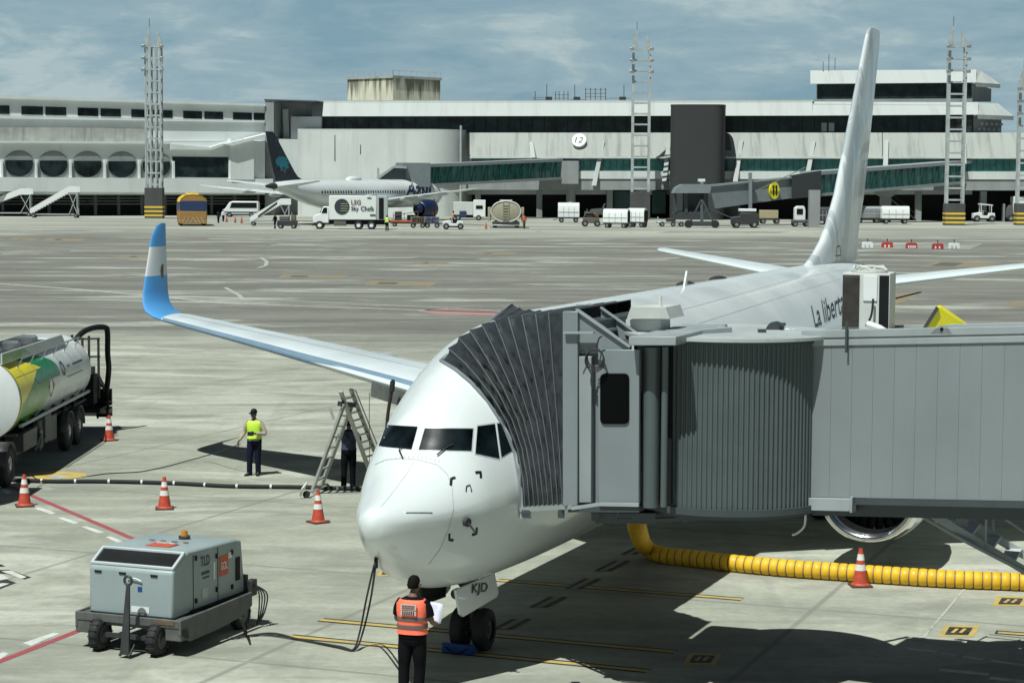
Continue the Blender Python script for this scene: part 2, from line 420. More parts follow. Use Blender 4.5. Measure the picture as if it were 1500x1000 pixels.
# ================================================================== ground
def ground_material():
    m = bpy.data.materials.new('apron_concrete'); m.use_nodes = True
    nt = m.node_tree; N = nt.nodes; L = nt.links; b = N['Principled BSDF']
    b.inputs['Roughness'].default_value = .85; b.inputs['Specular IOR Level'].default_value = .25
    g = N.new('ShaderNodeNewGeometry')
    def noise(scale, loc=(0, 0, 0), rot=0, detail=6, rough=.55, base=1.0, dist=0.0):
        mp = N.new('ShaderNodeMapping'); mp.inputs['Scale'].default_value = scale; mp.inputs['Location'].default_value = loc; mp.inputs['Rotation'].default_value = (0, 0, rot)
        L.new(g.outputs['Position'], mp.inputs['Vector'])
        n = N.new('ShaderNodeTexNoise'); n.inputs['Scale'].default_value = base; n.inputs['Detail'].default_value = detail; n.inputs['Roughness'].default_value = rough; n.inputs['Distortion'].default_value = dist
        L.new(mp.outputs[0], n.inputs['Vector']); return n.outputs['Fac']
    def rng(v, a, b_, c, d, smooth=False):
        r = N.new('ShaderNodeMapRange'); r.inputs[1].default_value = a; r.inputs[2].default_value = b_; r.inputs[3].default_value = c; r.inputs[4].default_value = d
        if smooth: r.interpolation_type = 'SMOOTHSTEP'
        L.new(v, r.inputs['Value']); return r.outputs[0]
    def math_(op, a, b_=None):
        q = N.new('ShaderNodeMath'); q.operation = op
        for i, x in enumerate((a, b_)):
            if x is None: continue
            if isinstance(x, (int, float)): q.inputs[i].default_value = x
            else: L.new(x, q.inputs[i])
        return q.outputs[0]
    def mix(f, a, b_):
        q = N.new('ShaderNodeMix'); q.data_type = 'RGBA'
        if isinstance(f, (int, float)): q.inputs['Factor'].default_value = f
        else: L.new(f, q.inputs['Factor'])
        for k, x in (('A', a), ('B', b_)):
            if isinstance(x, tuple): q.inputs[k].default_value = x + (1,)
            else: L.new(x, q.inputs[k])
        return q.outputs['Result']
    sp = N.new('ShaderNodeSeparateXYZ'); L.new(g.outputs['Position'], sp.inputs[0])
    X, Y = sp.outputs[0], sp.outputs[1]
    big = noise((.05, .05, 0), (3, 1, 0), 0, 5)
    med = noise((.35, .6, 0), (9, 2, 0), R(8), 7, .6)
    fine = noise((5, 5, 0), (0, 0, 0), 0, 8, .7)
    streak = noise((.10, .9, 0), (5, 0, 0), R(-14), 6, .6)
    con = mix(rng(big, .3, .7, 0, 1), (.285, .298, .250), (.375, .385, .330))
    con = mix(rng(med, .42, .66, 0, .75), con, (.19, .195, .172))
    med2 = noise((.10, .22, 0), (2, 6, 0), R(-10), 7, .62, 1.0, .8)
    con = mix(rng(med2, .52, .62, 0, .85), con, (.48, .482, .425))
    con = mix(rng(med2, .30, .42, .6, 0), con, (.205, .21, .185))
    con = mix(rng(streak, .52, .68, 0, .45), con, (.46, .465, .41))
    con = mix(rng(streak, .32, .45, .50, 0), con, (.20, .205, .18))
    # older dark taxiway concrete farther out
    w1 = noise((.012, .03, 0), (2, 5, 0), 0, 5)
    yy = math_('ADD', Y, rng(w1, .3, .7, -26, 26))
    inn = math_('MULTIPLY', rng(yy, 82, 108, 0, 1, True), rng(yy, 262, 300, 1, .25, True))
    s2 = noise((.04, .20, 0), (1, 3, 0), R(-4), 9, .72)
    s3 = noise((.045, .14, 0), (7, 8, 0), R(5), 8, .68)
    tax = mix(rng(s2, .34, .66, 0, 1), (.094, .095, .088), (.21, .212, .197))
    tax = mix(rng(s3, .54, .62, 0, .75), tax, (.43, .44, .405))
    s4 = noise((.10, .45, 0), (3, 9, 0), R(-7), 9, .72)
    tax = mix(rng(s4, .55, .70, 0, .6), tax, (.39, .395, .365))
    tax = mix(rng(s4, .28, .42, .6, 0), tax, (.075, .075, .066))
    tax = mix(rng(s3, .28, .42, .55, 0), tax, (.085, .083, .075))
    base = mix(inn, con, tax)
    far = noise((.02, .10, 0), (4, 4, 0), 0, 5)
    farc = mix(rng(far, .45, .6, 0, 1), (.24, .245, .22), (.42, .425, .385))
    base = mix(rng(yy, 265, 305, 0, .85, True), base, farc)
    # fine grain
    base = mix(rng(fine, .35, .7, 0, .34), base, (.15, .147, .13))
    grit = noise((1.6, 2.2, 0), (4, 7, 0), R(20), 8, .72)
    base = mix(rng(grit, .52, .72, 0, .40), base, (.17, .17, .15))
    base = mix(rng(grit, .28, .44, .30, 0), base, (.47, .47, .42))
    # slab joints along the parking stand axis
    ca, sa = math.cos(.3606), math.sin(.3606)
    def joint(ax, ay, off, step, wd):
        u = math_('ADD', math_('MULTIPLY', X, ax), math_('MULTIPLY', Y, ay)); u = math_('ADD', u, off)
        f = math_('FRACT', math_('MULTIPLY', u, 1.0 / step))
        dd = math_('ABSOLUTE', math_('SUBTRACT', f, .5))
        return rng(dd, wd / step, wd / step + .006, 1, 0)
    j = math_('MAXIMUM', joint(ca, -sa, 12.06, 7.6, .03), joint(sa, ca, 4.2, 7.6, .03))
    nearm = rng(Y, 70, 160, .62, .18)
    base = mix(math_('MULTIPLY', j, nearm), base, (.16, .16, .15))
    # tyre tracks and darker slabs
    tm = noise((.5, .035, 0), (6, 1, 0), R(-21), 6, .6)
    base = mix(rng(tm, .60, .72, 0, .30), base, (.13, .13, .118))
    # oil spots
    sp2 = noise((.9, 1.1, 0), (11, 4, 0), 0, 3)
    base = mix(rng(sp2, .70, .76, 0, .45), base, (.10, .10, .095))
    tint = N.new('ShaderNodeVectorMath'); tint.operation = 'MULTIPLY'; tint.inputs[1].default_value = (1.14, 1.135, 1.10)
    L.new(base, tint.inputs[0]); L.new(tint.outputs[0], b.inputs['Base Color'])
    bp = N.new('ShaderNodeBump'); bp.inputs['Strength'].default_value = .25; bp.inputs['Distance'].default_value = .02
    L.new(fine, bp.inputs['Height']); L.new(bp.outputs[0], b.inputs['Normal'])
    return m
mb = MB(); mb.add([(-1500, -40, 0), (1500, -40, 0), (1500, 4000, 0), (-1500, 4000, 0)], [(0, 1, 2, 3)])
struct(mb.build('apron_ground', ground_material(), smooth=False))

def paint(name, col, wear=.45, sc=(2.6, 2.6, 1), lo_=.45, hi_=.68):
    m = bpy.data.materials.new(name); m.use_nodes = True
    nt = m.node_tree; N = nt.nodes; L = nt.links; b = N['Principled BSDF']; b.inputs['Roughness'].default_value = .7
    g = N.new('ShaderNodeNewGeometry')
    n = N.new('ShaderNodeTexNoise'); n.inputs['Scale'].default_value = 1; n.inputs['Detail'].default_value = 8; n.inputs['Roughness'].default_value = .7
    mp = N.new('ShaderNodeMapping'); mp.inputs['Scale'].default_value = sc; L.new(g.outputs['Position'], mp.inputs['Vector']); L.new(mp.outputs[0], n.inputs['Vector'])
    r = N.new('ShaderNodeMapRange'); r.inputs[1].default_value = lo_; r.inputs[2].default_value = hi_; r.inputs[3].default_value = 0; r.inputs[4].default_value = wear
    L.new(n.outputs['Fac'], r.inputs['Value'])
    mx = N.new('ShaderNodeMix'); mx.data_type = 'RGBA'; mx.inputs['A'].default_value = col + (1,); mx.inputs['B'].default_value = (.20, .20, .178, 1)
    L.new(r.outputs[0], mx.inputs['Factor']); L.new(mx.outputs['Result'], b.inputs['Base Color'])
    return m
PT = {'white': paint('paint_white', (.62, .64, .60)), 'red': paint('paint_red', (.34, .065, .08), .35), 'yellow': paint('paint_yellow', (.55, .39, .10), .7),
      'black': paint('paint_black', (.022, .022, .022), .3), 'worn': paint('paint_worn', (.46, .46, .42), .9), 'pink': paint('paint_pink', (.42, .22, .22), .9),
      'ochre': paint('paint_ochre', (.32, .22, .085), 1.0, (.35, .9, 1), .36, .58), 'patch': paint('paint_patch', (.47, .48, .435), 1.0, (.10, .35, 1), .36, .54), 'dpatch': paint('paint_dark_patch', (.10, .10, .092), .5)}
PTK = list(PT)
class Paint:
    def __init__(s): s.mb = MB(); s.k = 0
    def quad(s, pts, c, z=.004):
        s.mb.add([G(x, y, z) for x, y in pts], [tuple(range(len(pts)))], PTK.index(c)); return s
    def line(s, pts, wd, c, z=.004):
        P = [G(x, y, z) for x, y in pts]
        for a, b in zip(P, P[1:]):
            d = (b - a).normalized(); n = Vector((-d.y, d.x, 0)) * wd / 2
            s.mb.add([a - n, b - n, b + n, a + n], [(0, 1, 2, 3)], PTK.index(c))
        return s
    def done(s, name):
        o = s.mb.build(name, [PT[k] for k in PTK], smooth=False); return struct(o)
p = Paint(); p.line([(-80, 672), (215, 797)], .16, 'red'); p.line([(-60, 991), (262, 866)], .16, 'red', .0045); p.done('red_boundary_line')
p = Paint()
for q in ([(0, 716), (6, 715), (18, 721), (9, 723)], [(50, 744), (57, 742), (82, 751), (75, 753)], [(84, 758), (92, 757), (116, 765), (108, 767)],
          [(119, 771), (127, 770), (153, 779), (144, 781)], [(154, 786), (162, 785), (184, 794), (176, 796)],
          [(33, 941), (78, 926), (88, 927), (45, 945)], [(-10, 962), (4, 954), (14, 956), (-2, 966)]): p.quad(q, 'white')
p.done('white_dash_line')
p = Paint()   # black edged white chevron at the left edge of the stand
for q in ([(-20, 826), (2, 826), (8, 829), (-6, 830)], [(-10, 834), (14, 834), (46, 845), (36, 848), (10, 840), (-10, 839)], [(-10, 852), (10, 848), (24, 853), (-10, 866)]): p.quad(q, 'black')
for q in ([(2, 836), (16, 835), (39, 844.5), (31, 847)], [(-14, 843), (2, 840), (14, 847), (-14, 851)], [(-10, 857), (2, 853.5), (14, 854), (-8, 862)]): p.quad(q, 'white', .008)
p.done('chevron_marking')
p = Paint(); p.quad([(42, 693), (80, 689), (126, 693), (128, 698), (62, 704), (44, 702)], 'yellow'); p.quad([(68, 697), (92, 695), (100, 698), (82, 702)], 'worn', .008); p.done('yellow_hydrant_marking')
def lead(name, a, b, wy=.11, wb=.34, seg=None):
    p = Paint(); p.line([a, b], wb, 'black'); p.line([a, b], wy, 'yellow', .008); p.done(name)
p = Paint()
for a, b in (((470, 907), (990, 954)), ((424, 931), (950, 982)), ((728, 849), (1087, 877))):
    p.line([a, b], .30, 'black'); p.line([a, b], .15, 'yellow', .008)
for cx, cy in ((935, 804), (897, 828), (854, 854), (803, 881), (750, 913)):
    for s_ in (-1, 1):
        o = s_ * (8 + (cy - 800) * .02)
        p.line([(cx + o - 15, cy + 7.5), (cx + o + 15, cy - 7.5)], .10, 'black', .012)
    p.line([(cx - 15, cy + 7.5), (cx + 15, cy - 7.5)], .16, 'ochre', .010)
p.done('stand_lead_line')
p = Paint()    # boxed stop marks
def boxmark(cx, cy, w_, h_, sk_):
    p.quad([(cx - w_ - sk_ * .4, cy + h_), (cx - w_ + sk_ * .6, cy - h_), (cx + w_ + sk_ * .6, cy - h_ * .8), (cx + w_ - sk_ * .4, cy + h_ * 1.1)], 'yellow')
    f = .66
    p.quad([(cx - w_ * f - sk_ * .3, cy + h_ * f), (cx - w_ * f + sk_ * .4, cy - h_ * f), (cx + w_ * f + sk_ * .4, cy - h_ * f * .8), (cx + w_ * f - sk_ * .3, cy + h_ * f * 1.1)], 'black', .008)
    for k in (-.25, .2):
        p.line([(cx + w_ * (k - .1), cy + h_ * .35), (cx + w_ * (k + .18), cy - h_ * .35)], .06, 'yellow', .012)
boxmark(1404, 923, 26, 8.5, 10); boxmark(1480, 879.5, 24, 7, 8); boxmark(1028, 964, 24, 8.5, 10); boxmark(572, 837, 17, 5.5, 8)
p.line([(1458, 925), (1540, 931)], .30, 'black'); p.line([(1462, 925.4), (1540, 931)], .14, 'yellow', .008)
p.line([(1352, 934), (1416, 858)], .05, 'worn', .006)
p.done('stop_position_marking')
p = Paint()
for a, b in (((1329, 949), (1372, 954)), ((1378, 956), (1403, 959)), ((1410, 961), (1440, 965)), ((1452, 967), (1520, 976))): p.line([a, b], .13, 'white')
for a, b in (((1376, 980), (1448, 987)), ((1449, 992), (1520, 1000))): p.line([a, b], .20, 'white')
p.done('white_bay_line')
p = Paint()    # worn lines across the taxiway
p.line([(-20, 414), (120, 424), (250, 436), (330, 444), (560, 452), (800, 460)], .55, 'worn')
p.line([(230, 437), (420, 440), (640, 450), (760, 456)], .35, 'worn')
p.line([(378, 392), (389, 389), (391, 383), (382, 377)], .35, 'worn'); p.line([(330, 421), (350, 432), (358, 440)], .3, 'worn')
p.line([(1300, 440), (1352, 427)], .35, 'patch')
p.done('worn_taxiway_line')
p = Paint()
for q in ([(610, 455), (650, 452), (770, 458), (740, 462), (640, 460)],): p.quad(q, 'pink')
p.done('faded_pink_marking')
p = Paint()
for x0, x1, y, h_ in ((533, 645, 415, 4), (405, 512, 405, 3), (600, 662, 385, 2.5), (60, 130, 351, 2.5), (10, 60, 350, 2), (170, 240, 376, 2.5), (690, 760, 371, 2)):
    p.quad([(x0 + 10, y - h_), (x1, y - h_ * .6), (x1 - 14, y + h_), (x0, y + h_ * .7)], 'ochre')
    p.quad([(x0 + 24, y - h_ * .5), (x0 + (x1 - x0) * .45, y - h_ * .4), (x0 + (x1 - x0) * .42, y + h_ * .3), (x0 + 18, y + h_ * .3)], 'dpatch', .008)
p.quad([(1346, 391), (1376, 382), (1468, 385), (1440, 391.5)], 'ochre'); p.quad([(1362, 389.5), (1380, 384), (1412, 385), (1398, 390)], 'dpatch', .008)
p.quad([(1308, 446), (1312, 430), (1352, 427), (1330, 440)], 'ochre'); p.quad([(1470, 449), (1486, 441), (1530, 443), (1530, 448)], 'ochre')
p.done('ochre_taxiway_marking')
p = Paint()    # pale repaired slabs
for x0, x1, y, h_, sk_ in ((0, 60, 372, 1.6, 6), (100, 330, 367, 1.6, 10), (300, 395, 349, 2, 20), (395, 540, 358, 1.6, 14), (500, 620, 377, 1.8, 20), (655, 705, 343, 1.5, 6), (690, 1000, 379, 2.2, 30), (960, 1160, 340, 1.4, 20), (1290, 1520, 348, 2.4, 30), (1262, 1440, 360, 5, 20), (760, 900, 352, 1.3, 18), (30, 200, 338, 1.3, 20)):
    p.quad([(x0 + sk_, y - h_), (x1, y - h_ * .7), (x1 - sk_, y + h_), (x0, y + h_ * .8)], 'patch')
p.done('pale_repair_patch')
# ================================================================== terminal buildings (far)
def zpx(pl, pts, t=0.0): return [pl.hit(x, y, t) for x, y in pts]
def slab(mb, pl, pts, t0, t1, m=None):
    """photo outline on the wall plane offset t0, thickened to t1 along the wall normal (real distances)"""
    P = [pl.hit(x, y, t0) for x, y in pts]
    return mb.prism(P, pl.n * (t1 - t0), m)
def slant(mb, pl, xs, ytop, ybot, ttop, tbot, thick, m=None):
    """sloping panel between a top edge at offset ttop and a bottom edge at tbot"""
    a, b = pl.hit(xs[0], ybot[0], tbot), pl.hit(xs[1], ybot[1], tbot)
    c, d = pl.hit(xs[1], ytop[1], ttop), pl.hit(xs[0], ytop[0], ttop)
    back = -pl.n * thick
    return mb.prism([a, b, c, d], back, m)

# ---- left concourse
PL = VPlane((-99.0, 391), (-47.4, 418))
cc = thing('concourse_building', 'long pale concourse with a row of round arched windows and small windows along its top', 'building', (-73, 404, 0))
m_ = MB()
slab(m_, PL, [(-70, 207), (-70, 139), (388, 153.5), (388, 207)], -.2, -26)
slab(m_, PL, [(-70, 285), (-70, 207.5), (388, 207.5), (388, 285)], 1.2, -24)
m_.build('wall', 'concourse_white', cc, world=True, smooth=False)
m_ = MB(); slab(m_, PL, [(-70, 142.5), (-70, 138), (389, 152.3), (389, 155.5)], .5, -26.3); slab(m_, PL, [(-70, 171.5), (-70, 169.5), (388, 176.5), (388, 178.2)], .35, -.1)
m_.build('roof_edge', 'concourse_white', cc, world=True, smooth=False)
m_ = MB(); slab(m_, PL, [(-70, 207), (-70, 186), (140, 187), (213, 189), (213, 208)], .12, -.15); m_.build('stained_band', 'concrete_stain', cc, world=True, smooth=False)
m_ = MB(); slab(m_, PL, [(-70, 206), (250, 208), (250, 211), (-70, 209)], 2.0, 1.0); slab(m_, PL, [(250, 211), (250, 219), (310, 219.5), (338, 210), (338, 206), (308, 216)], 2.2, 1.0)
slab(m_, PL, [(330, 211), (394, 195), (394, 199), (340, 214)], 3.5, .5); m_.build('canopy_edge', 'concourse_white', cc, world=True, smooth=False)
for (x0, x1) in ((-30, 14), (31.5, 63), (66.5, 97), (114, 144), (147.5, 177), (192.5, 212), (215, 253), (268.5, 296), (299.5, 327), (341.5, 369), (372, 388)):
    f = lambda x: (x - 0) / 388
    yt = 154.5 + 11.5 * f(x0); yb = 167 + 9.5 * f(x0); yt1 = 154.5 + 11.5 * f(x1); yb1 = 167 + 9.5 * f(x1)
    m_ = MB(); slab(m_, PL, [(x0, yb), (x0, yt), (x1, yt1), (x1, yb1)], -.12, -.4); m_.build('window', 'glass_far', cc, world=True, smooth=False)
for k in range(5):       # arched bays with round windows
    cx = 28 + k * 50.3; cy = 241 + .5 * k; hw = 23.3
    arch = [(cx - hw, cy + 18.5)] + [(cx - hw * math.cos(t), cy + 1 - 21.5 * math.sin(t) ** .9 if False else cy + 1 - 21.5 * math.sin(t)) for t in [math.pi * i / 20 for i in range(21)]] + [(cx + hw, cy + 18.5)]
    m_ = MB(); slab(m_, PL, arch, 1.28, .9); ar = m_.build('arch_bay', 'concrete_grey', cc, world=True, smooth=False)
    circ = [(cx + 20.3 * math.cos(2 * math.pi * i / 28), cy - 1 + 18.6 * math.sin(2 * math.pi * i / 28)) for i in range(28)]
    m_ = MB(); slab(m_, PL, circ, 1.36, 1.0); m_.build('window', 'concrete_grey', ar, world=True, smooth=False)
    low = [(cx + 20.3 * math.cos(t), cy - 1 + 18.6 * math.sin(t)) for t in [math.asin(-.28) + (math.pi - 2 * math.asin(-.28)) * i / 20 for i in range(21)]]
    m_ = MB(); slab(m_, PL, low, 1.44, 1.1); m_.build('pane', 'glass_far', ar, world=True, smooth=False)
m_ = MB()
for k in range(6):
    x = 3.2 + k * 50.3; m_ = MB(); slab(m_, PL, [(x - 1.6, 261), (x - 1.2, 236), (x + 1.2, 236), (x + 1.6, 261)], 1.75, 1.1); m_.build('arch_rib', 'concourse_white', cc, world=True, smooth=False)

m_ = MB(); slab(m_, PL, [(252.5, 259.5), (252.5, 229.5), (338, 230.5), (338, 260.5)], 1.28, .8); m_.build('window', 'glass_far', cc, world=True, smooth=False)
m_ = MB(); slab(m_, PL, [(338, 263), (338, 203), (372, 203), (372, 263)], 2.6, .8); m_.build('annex_wall', 'concourse_white', cc, world=True, smooth=False)
m_ = MB(); slab(m_, PL, [(-70, 280), (-70, 259), (400, 262), (400, 283)], 2.4, .9); m_.build('ledge', 'concourse_white', cc, world=True, smooth=False)
m_ = MB(); slab(m_, PL, [(-70, 330), (-70, 284), (395, 284), (395, 320)], -6.5, -24); m_.build('undercroft', 'undercroft_shade', cc, world=True, smooth=False)
m_ = MB()
for i in range(13):
    x = -30 + i * 34
    a = PL.hit(x, 300, .4); m_.bar((a.x, a.y, 0), (a.x, a.y, 4.7), .5)
m_.build('column', 'concrete_dark', cc, world=True, smooth=False)['kind'] = 'stuff'
m_ = MB()
for i in range(5):
    z = 2.2 + .55 * i; q0, _ = PL.sz(-40, 300, -3); q1, _ = PL.sz(392, 300, -3)
    m_.cyl(PL.P(q0, z, -3 - .3 * i), PL.P(q1, z, -3 - .3 * i), .13, n=6)
m_.build('pipe_run', 'steel', cc, world=True)

# ---- central terminal
PC = VPlane((-44.5, 421), (61.0, 404))
ct = thing('terminal_building', 'central terminal with long pale roof band, dark glass strip and sloping stained concrete wall', 'building', (10, 412, 0))
HI = 2300
m_ = MB(); slab(m_, PC, [(470, 285), (470, 150), (1190, 149), (1190, 285)], -1.5, -40)
slab(m_, PC, [(1188, 285), (1188, 152), (1424, 154), (1424, 285)], -1.5, -30); m_.build('wall', 'concrete_panel', ct, world=True, smooth=False)
m_ = MB(); slant(m_, PC, (457, 1190), (148, 147.5), (170.5, 169.5), -2.0, 1.6, 1.2); slab(m_, PC, [(462, 150), (468, 147.2), (1192, 146.6), (1192, 149)], -1.8, -42)
slant(m_, PC, (1186, 1433), (149, 150), (169.5, 168), -2.5, 1.6, 1.2)
m_.build('roof_band', 'roof_white', ct, world=True, smooth=False)
m_ = MB(); slab(m_, PC, [(458, 194.5), (458, 170), (1426, 168), (1426, 194.5)], -.4, -1.4); gl = m_.build('glass_strip', 'glass_far', ct, world=True, smooth=False)
m_ = MB()
for i in range(56):
    x = 470 + i * 17.2; slab(m_, PC, [(x, 194), (x, 170.5), (x + .7, 170.5), (x + .7, 194)], -.3, -.5)
m_.build('mullion', 'black', gl, world=True, smooth=False)['kind'] = 'stuff'
for x in (1203, 1214):
    m_ = MB(); slab(m_, PC, [(x, 193), (x, 180), (x + 8, 180), (x + 8, 193)], -.2, -.6); m_.build('office_panel', 'concrete_grey', gl, world=True, smooth=False)
m_ = MB(); slant(m_, PC, (688, 1292), (194.5, 194.5), (230.5, 230.5), .5, 4.0, 1.5); slant(m_, PC, (1293, HI), (194.5, 194), (231, 232), .5, 4.0, 1.5)
m_.build('sloping_wall', 'concrete_slope', ct, world=True, smooth=False)
m_ = MB(); slab(m_, PC, [(688, 232), (688, 229.6), (HI, 230.5), (HI, 233)], 4.3, 2.5); slab(m_, PC, [(825, 262), (825, 250.5), (HI, 252.5), (HI, 264)], 4.6, 2.0); m_.build('ledge', 'concrete_white', ct, world=True, smooth=False)
m_ = MB(); slab(m_, PC, [(690, 251), (690, 231.5), (HI, 232.5), (HI, 253)], 3.2, 2.2); lg = m_.build('lounge_glass', 'teal_glass', ct, world=True, smooth=False)
m_ = MB()
for i in range(70):
    x = 826 + i * 9.6; slab(m_, PC, [(x, 251), (x, 232), (x + .6, 232), (x + .6, 251)], 3.28, 3.1)
m_.build('mullion', 'teal_frame', lg, world=True, smooth=False)['kind'] = 'stuff'
m_ = MB(); slab(m_, PC, [(676, 278), (676, 262), (HI, 264), (HI, 280)], 4.4, -10); m_.build('floor_slab', 'concrete_grey', ct, world=True, smooth=False)
m_ = MB(); slab(m_, PC, [(676, 335), (676, 278), (HI, 280), (HI, 335)], -8, -30); m_.build('undercroft', 'undercroft_shade', ct, world=True, smooth=False)
m_ = MB()
for x, y0, y1, xx in ((778, 208, 231, 781), (883, 208, 272, 870), (980, 206, 266, 973), (1086, 206, 266, 1077), (1192, 207, 260, 1182), (1299, 205, 243, 1297), (1413, 207, 240, 1412), (1520, 207, 262, 1512)):
    m_ = MB(); a = PC.hit(x, y0, 2.3); b = PC.hit(xx, y1, 6.0)
    m_.hexa([b + PC.u * -.45 - PC.n * 2.2, b + PC.u * .45 - PC.n * 2.2, b + PC.u * .45, b - PC.u * .45][::-1], [a + PC.u * -.35 - PC.n * 1.6, a + PC.u * .35 - PC.n * 1.6, a + PC.u * .35, a - PC.u * .35][::-1]); m_.build('buttress_fin', 'roof_white', ct, world=True, smooth=False)
for x in (700, 790, 893, 1060, 1235, 1345, 1440):
    a = PC.hit(x, 300, 2.0); m_ = MB(); m_.bar((a.x, a.y, 0), (a.x, a.y, 5.6), 1.1, 1.1); m_.build('column', 'concrete_grey', ct, world=True, smooth=False)
m_ = MB()
for x0, x1, yb in ((888, 930, 313), (955, 975, 313)):
    slab(m_, PC, [(x0, yb), (x0, 280), (x1, 280), (x1, yb)], .5, -3)
m_.build('ground_office', 'teal_frame', ct, world=True, smooth=False)
m_ = MB(); slab(m_, PC, [(1148, 287), (1148, 271), (1172, 271), (1172, 287)], .2, -2); slab(m_, PC, [(1270, 318), (1270, 304), (1330, 304), (1330, 318)], -6.5, -7.5); m_.build('service_room', 'concrete_dark', ct, world=True, smooth=False)
# end wall on the right, with the diamond screen
e0 = PC.hit(1424, 168, -.4); ev = (PC.u * .62 - PC.n * .78)
m_ = MB(); zt = PC.hit(1424, 169, -.4).z; zb = PC.hit(1424, 196, -.4).z
L_ = 9.6
P0 = Vector((e0.x, e0.y, zb)); m_.prism([P0, P0 + ev * L_, P0 + ev * L_ + Vector((0, 0, zt - zb)), P0 + Vector((0, 0, zt - zb))], -PC.u * 5)
m_.build('end_wall', 'concrete_grey', ct, world=True, smooth=False)
m_ = MB(); en = Vector((ev.y, -ev.x, 0))
for r_ in range(3):
    for k in range(5):
        c = P0 + ev * (2.2 + k * 1.6 + (r_ % 2) * .8) + Vector((0, 0, .9 + r_ * 1.05)) + en * .03
        m_.prism([c - ev * .7, c + Vector((0, 0, -.32)), c + ev * .7, c + Vector((0, 0, .32))], en * .12)
m_.build('diamond_screen', 'concrete_panel', ct, world=True, smooth=False)
m_ = MB(); zr = PC.hit(1433, 169, 1.6).z; q0 = PC.hit(1433, 168, 1.6); q1 = PC.hit(1424, 150, -2.5)
A = [q0, q0 + ev * 11.5, Vector((q1.x, q1.y, q1.z)) + ev * 8.5, q1]
m_.prism(A, Vector((0, 0, -.8))); m_.build('end_roof', 'roof_white', ct, world=True, smooth=False)
# control room on the roof
cr_ = MB(); slab(cr_, PC, [(1196, 150), (1196, 121), (1424, 119), (1424, 150)], -6, -17); o1 = cr_.build('rooftop_room', 'concrete_panel', ct, world=True, smooth=False)
m_ = MB(); slant(m_, PC, (1187, 1430), (103.5, 102), (123, 121), -9, -4.6, 1.0)
a = PC.hit(1430, 121, -4.6); b = PC.hit(1430, 102, -9); b.x = PC.hit(1424, 102, -9).x
m_.prism([a, a + ev * 8.0 - PC.n * 1, b + ev * 3.0 - PC.n * 2, b], Vector((0, 0, -.8))); m_.prism([PC.hit(1198, 103.6, -9), PC.hit(1426, 102.2, -9), PC.hit(1426, 102.2, -17), PC.hit(1198, 103.6, -17)], Vector((0, 0, -.8)))
m_.build('roof', 'roof_white', o1, world=True, smooth=False)
m_ = MB(); slab(m_, PC, [(1197, 146), (1197, 124), (1423, 122), (1423, 145)], -5.8, -6.5); m_.build('window', 'glass_far', o1, world=True, smooth=False)
m_ = MB(); slab(m_, PC, [(1193, 154), (1193, 145.5), (1424, 144.5), (1424, 153)], -4.6, -7); m_.build('sill_band', 'concrete_grey', o1, world=True, smooth=False)
m_ = MB(); w0 = PC.hit(1424, 148, -6); z1 = PC.hit(1424, 122, -6).z
m_.prism([w0, w0 + ev * 6.2, w0 + ev * 6.2 + Vector((0, 0, z1 - w0.z - .9)), Vector((w0.x, w0.y, z1))], -PC.u * 4); m_.build('side_wall', 'concrete_grey', o1, world=True, smooth=False)
m_ = MB()
a = PC.hit(1223, 103, -9)
for dx, h in ((-1.2, 3.1), (0, 2.4), (-2.3, 1.6)): m_.cyl(a + Vector((dx, 0, -.3)), a + Vector((dx, 0, h)), .06, n=6)
m_.build('antenna', 'dark_metal', o1, world=True)
# number disc
m_ = MB(); c = PC.hit(848.5, 206.5, 2.3); nn = (PC.n * .9 + Vector((0, 0, .42))).normalized()
m_.cyl(c - nn * .2, c + nn * .45, 1.36, n=32); dsc = m_.build('number_disc', 'white_paint', ct, world=True)
m_ = MB(); uy = Vector((0, 0, 1)) - nn * nn.z; uy.normalize(); ux = uy.cross(nn)
text_on(m_, '12', c - ux * .85 - uy * .62 + nn * .45, ux, uy, 1.65, 1.25, off=.03, bold=.01, shear=.2); m_.build('number', 'letter_black', dsc, world=True, smooth=False)
# ---- service core between the concourse and the terminal
sc_ = thing('stair_core', 'grey concrete stair core block between the arched concourse and the terminal', 'building', (-46, 412, 0))
m_ = MB(); slab(m_, PC, [(388, 330), (388, 146.5), (401, 146.5), (401, 330)], 4.5, -14); slab(m_, PC, [(401.2, 330), (401.2, 147.8), (462, 148.6), (462, 330)], -1.5, -13); m_.build('wall', 'concrete_grey', sc_, world=True, smooth=False)
m_ = MB(); slab(m_, PC, [(387, 147), (387, 145.3), (462, 147.5), (462, 149.3)], 4.7, -14.2); m_.build('parapet', 'concrete_dark', sc_, world=True, smooth=False)
m_ = MB(); slab(m_, PC, [(426, 260), (426, 171), (470, 171), (470, 260)], .8, -1); slab(m_, PC, [(373, 262), (373, 203), (436, 204), (436, 262)], 3.0, -1.2); m_.build('low_block', 'concrete_panel', sc_, world=True, smooth=False)
m_ = MB(); slab(m_, PC, [(415.5, 203), (414, 160), (422, 160), (424, 203)], -.8, -1.6); m_.build('duct', 'concrete_white', sc_, world=True, smooth=False)
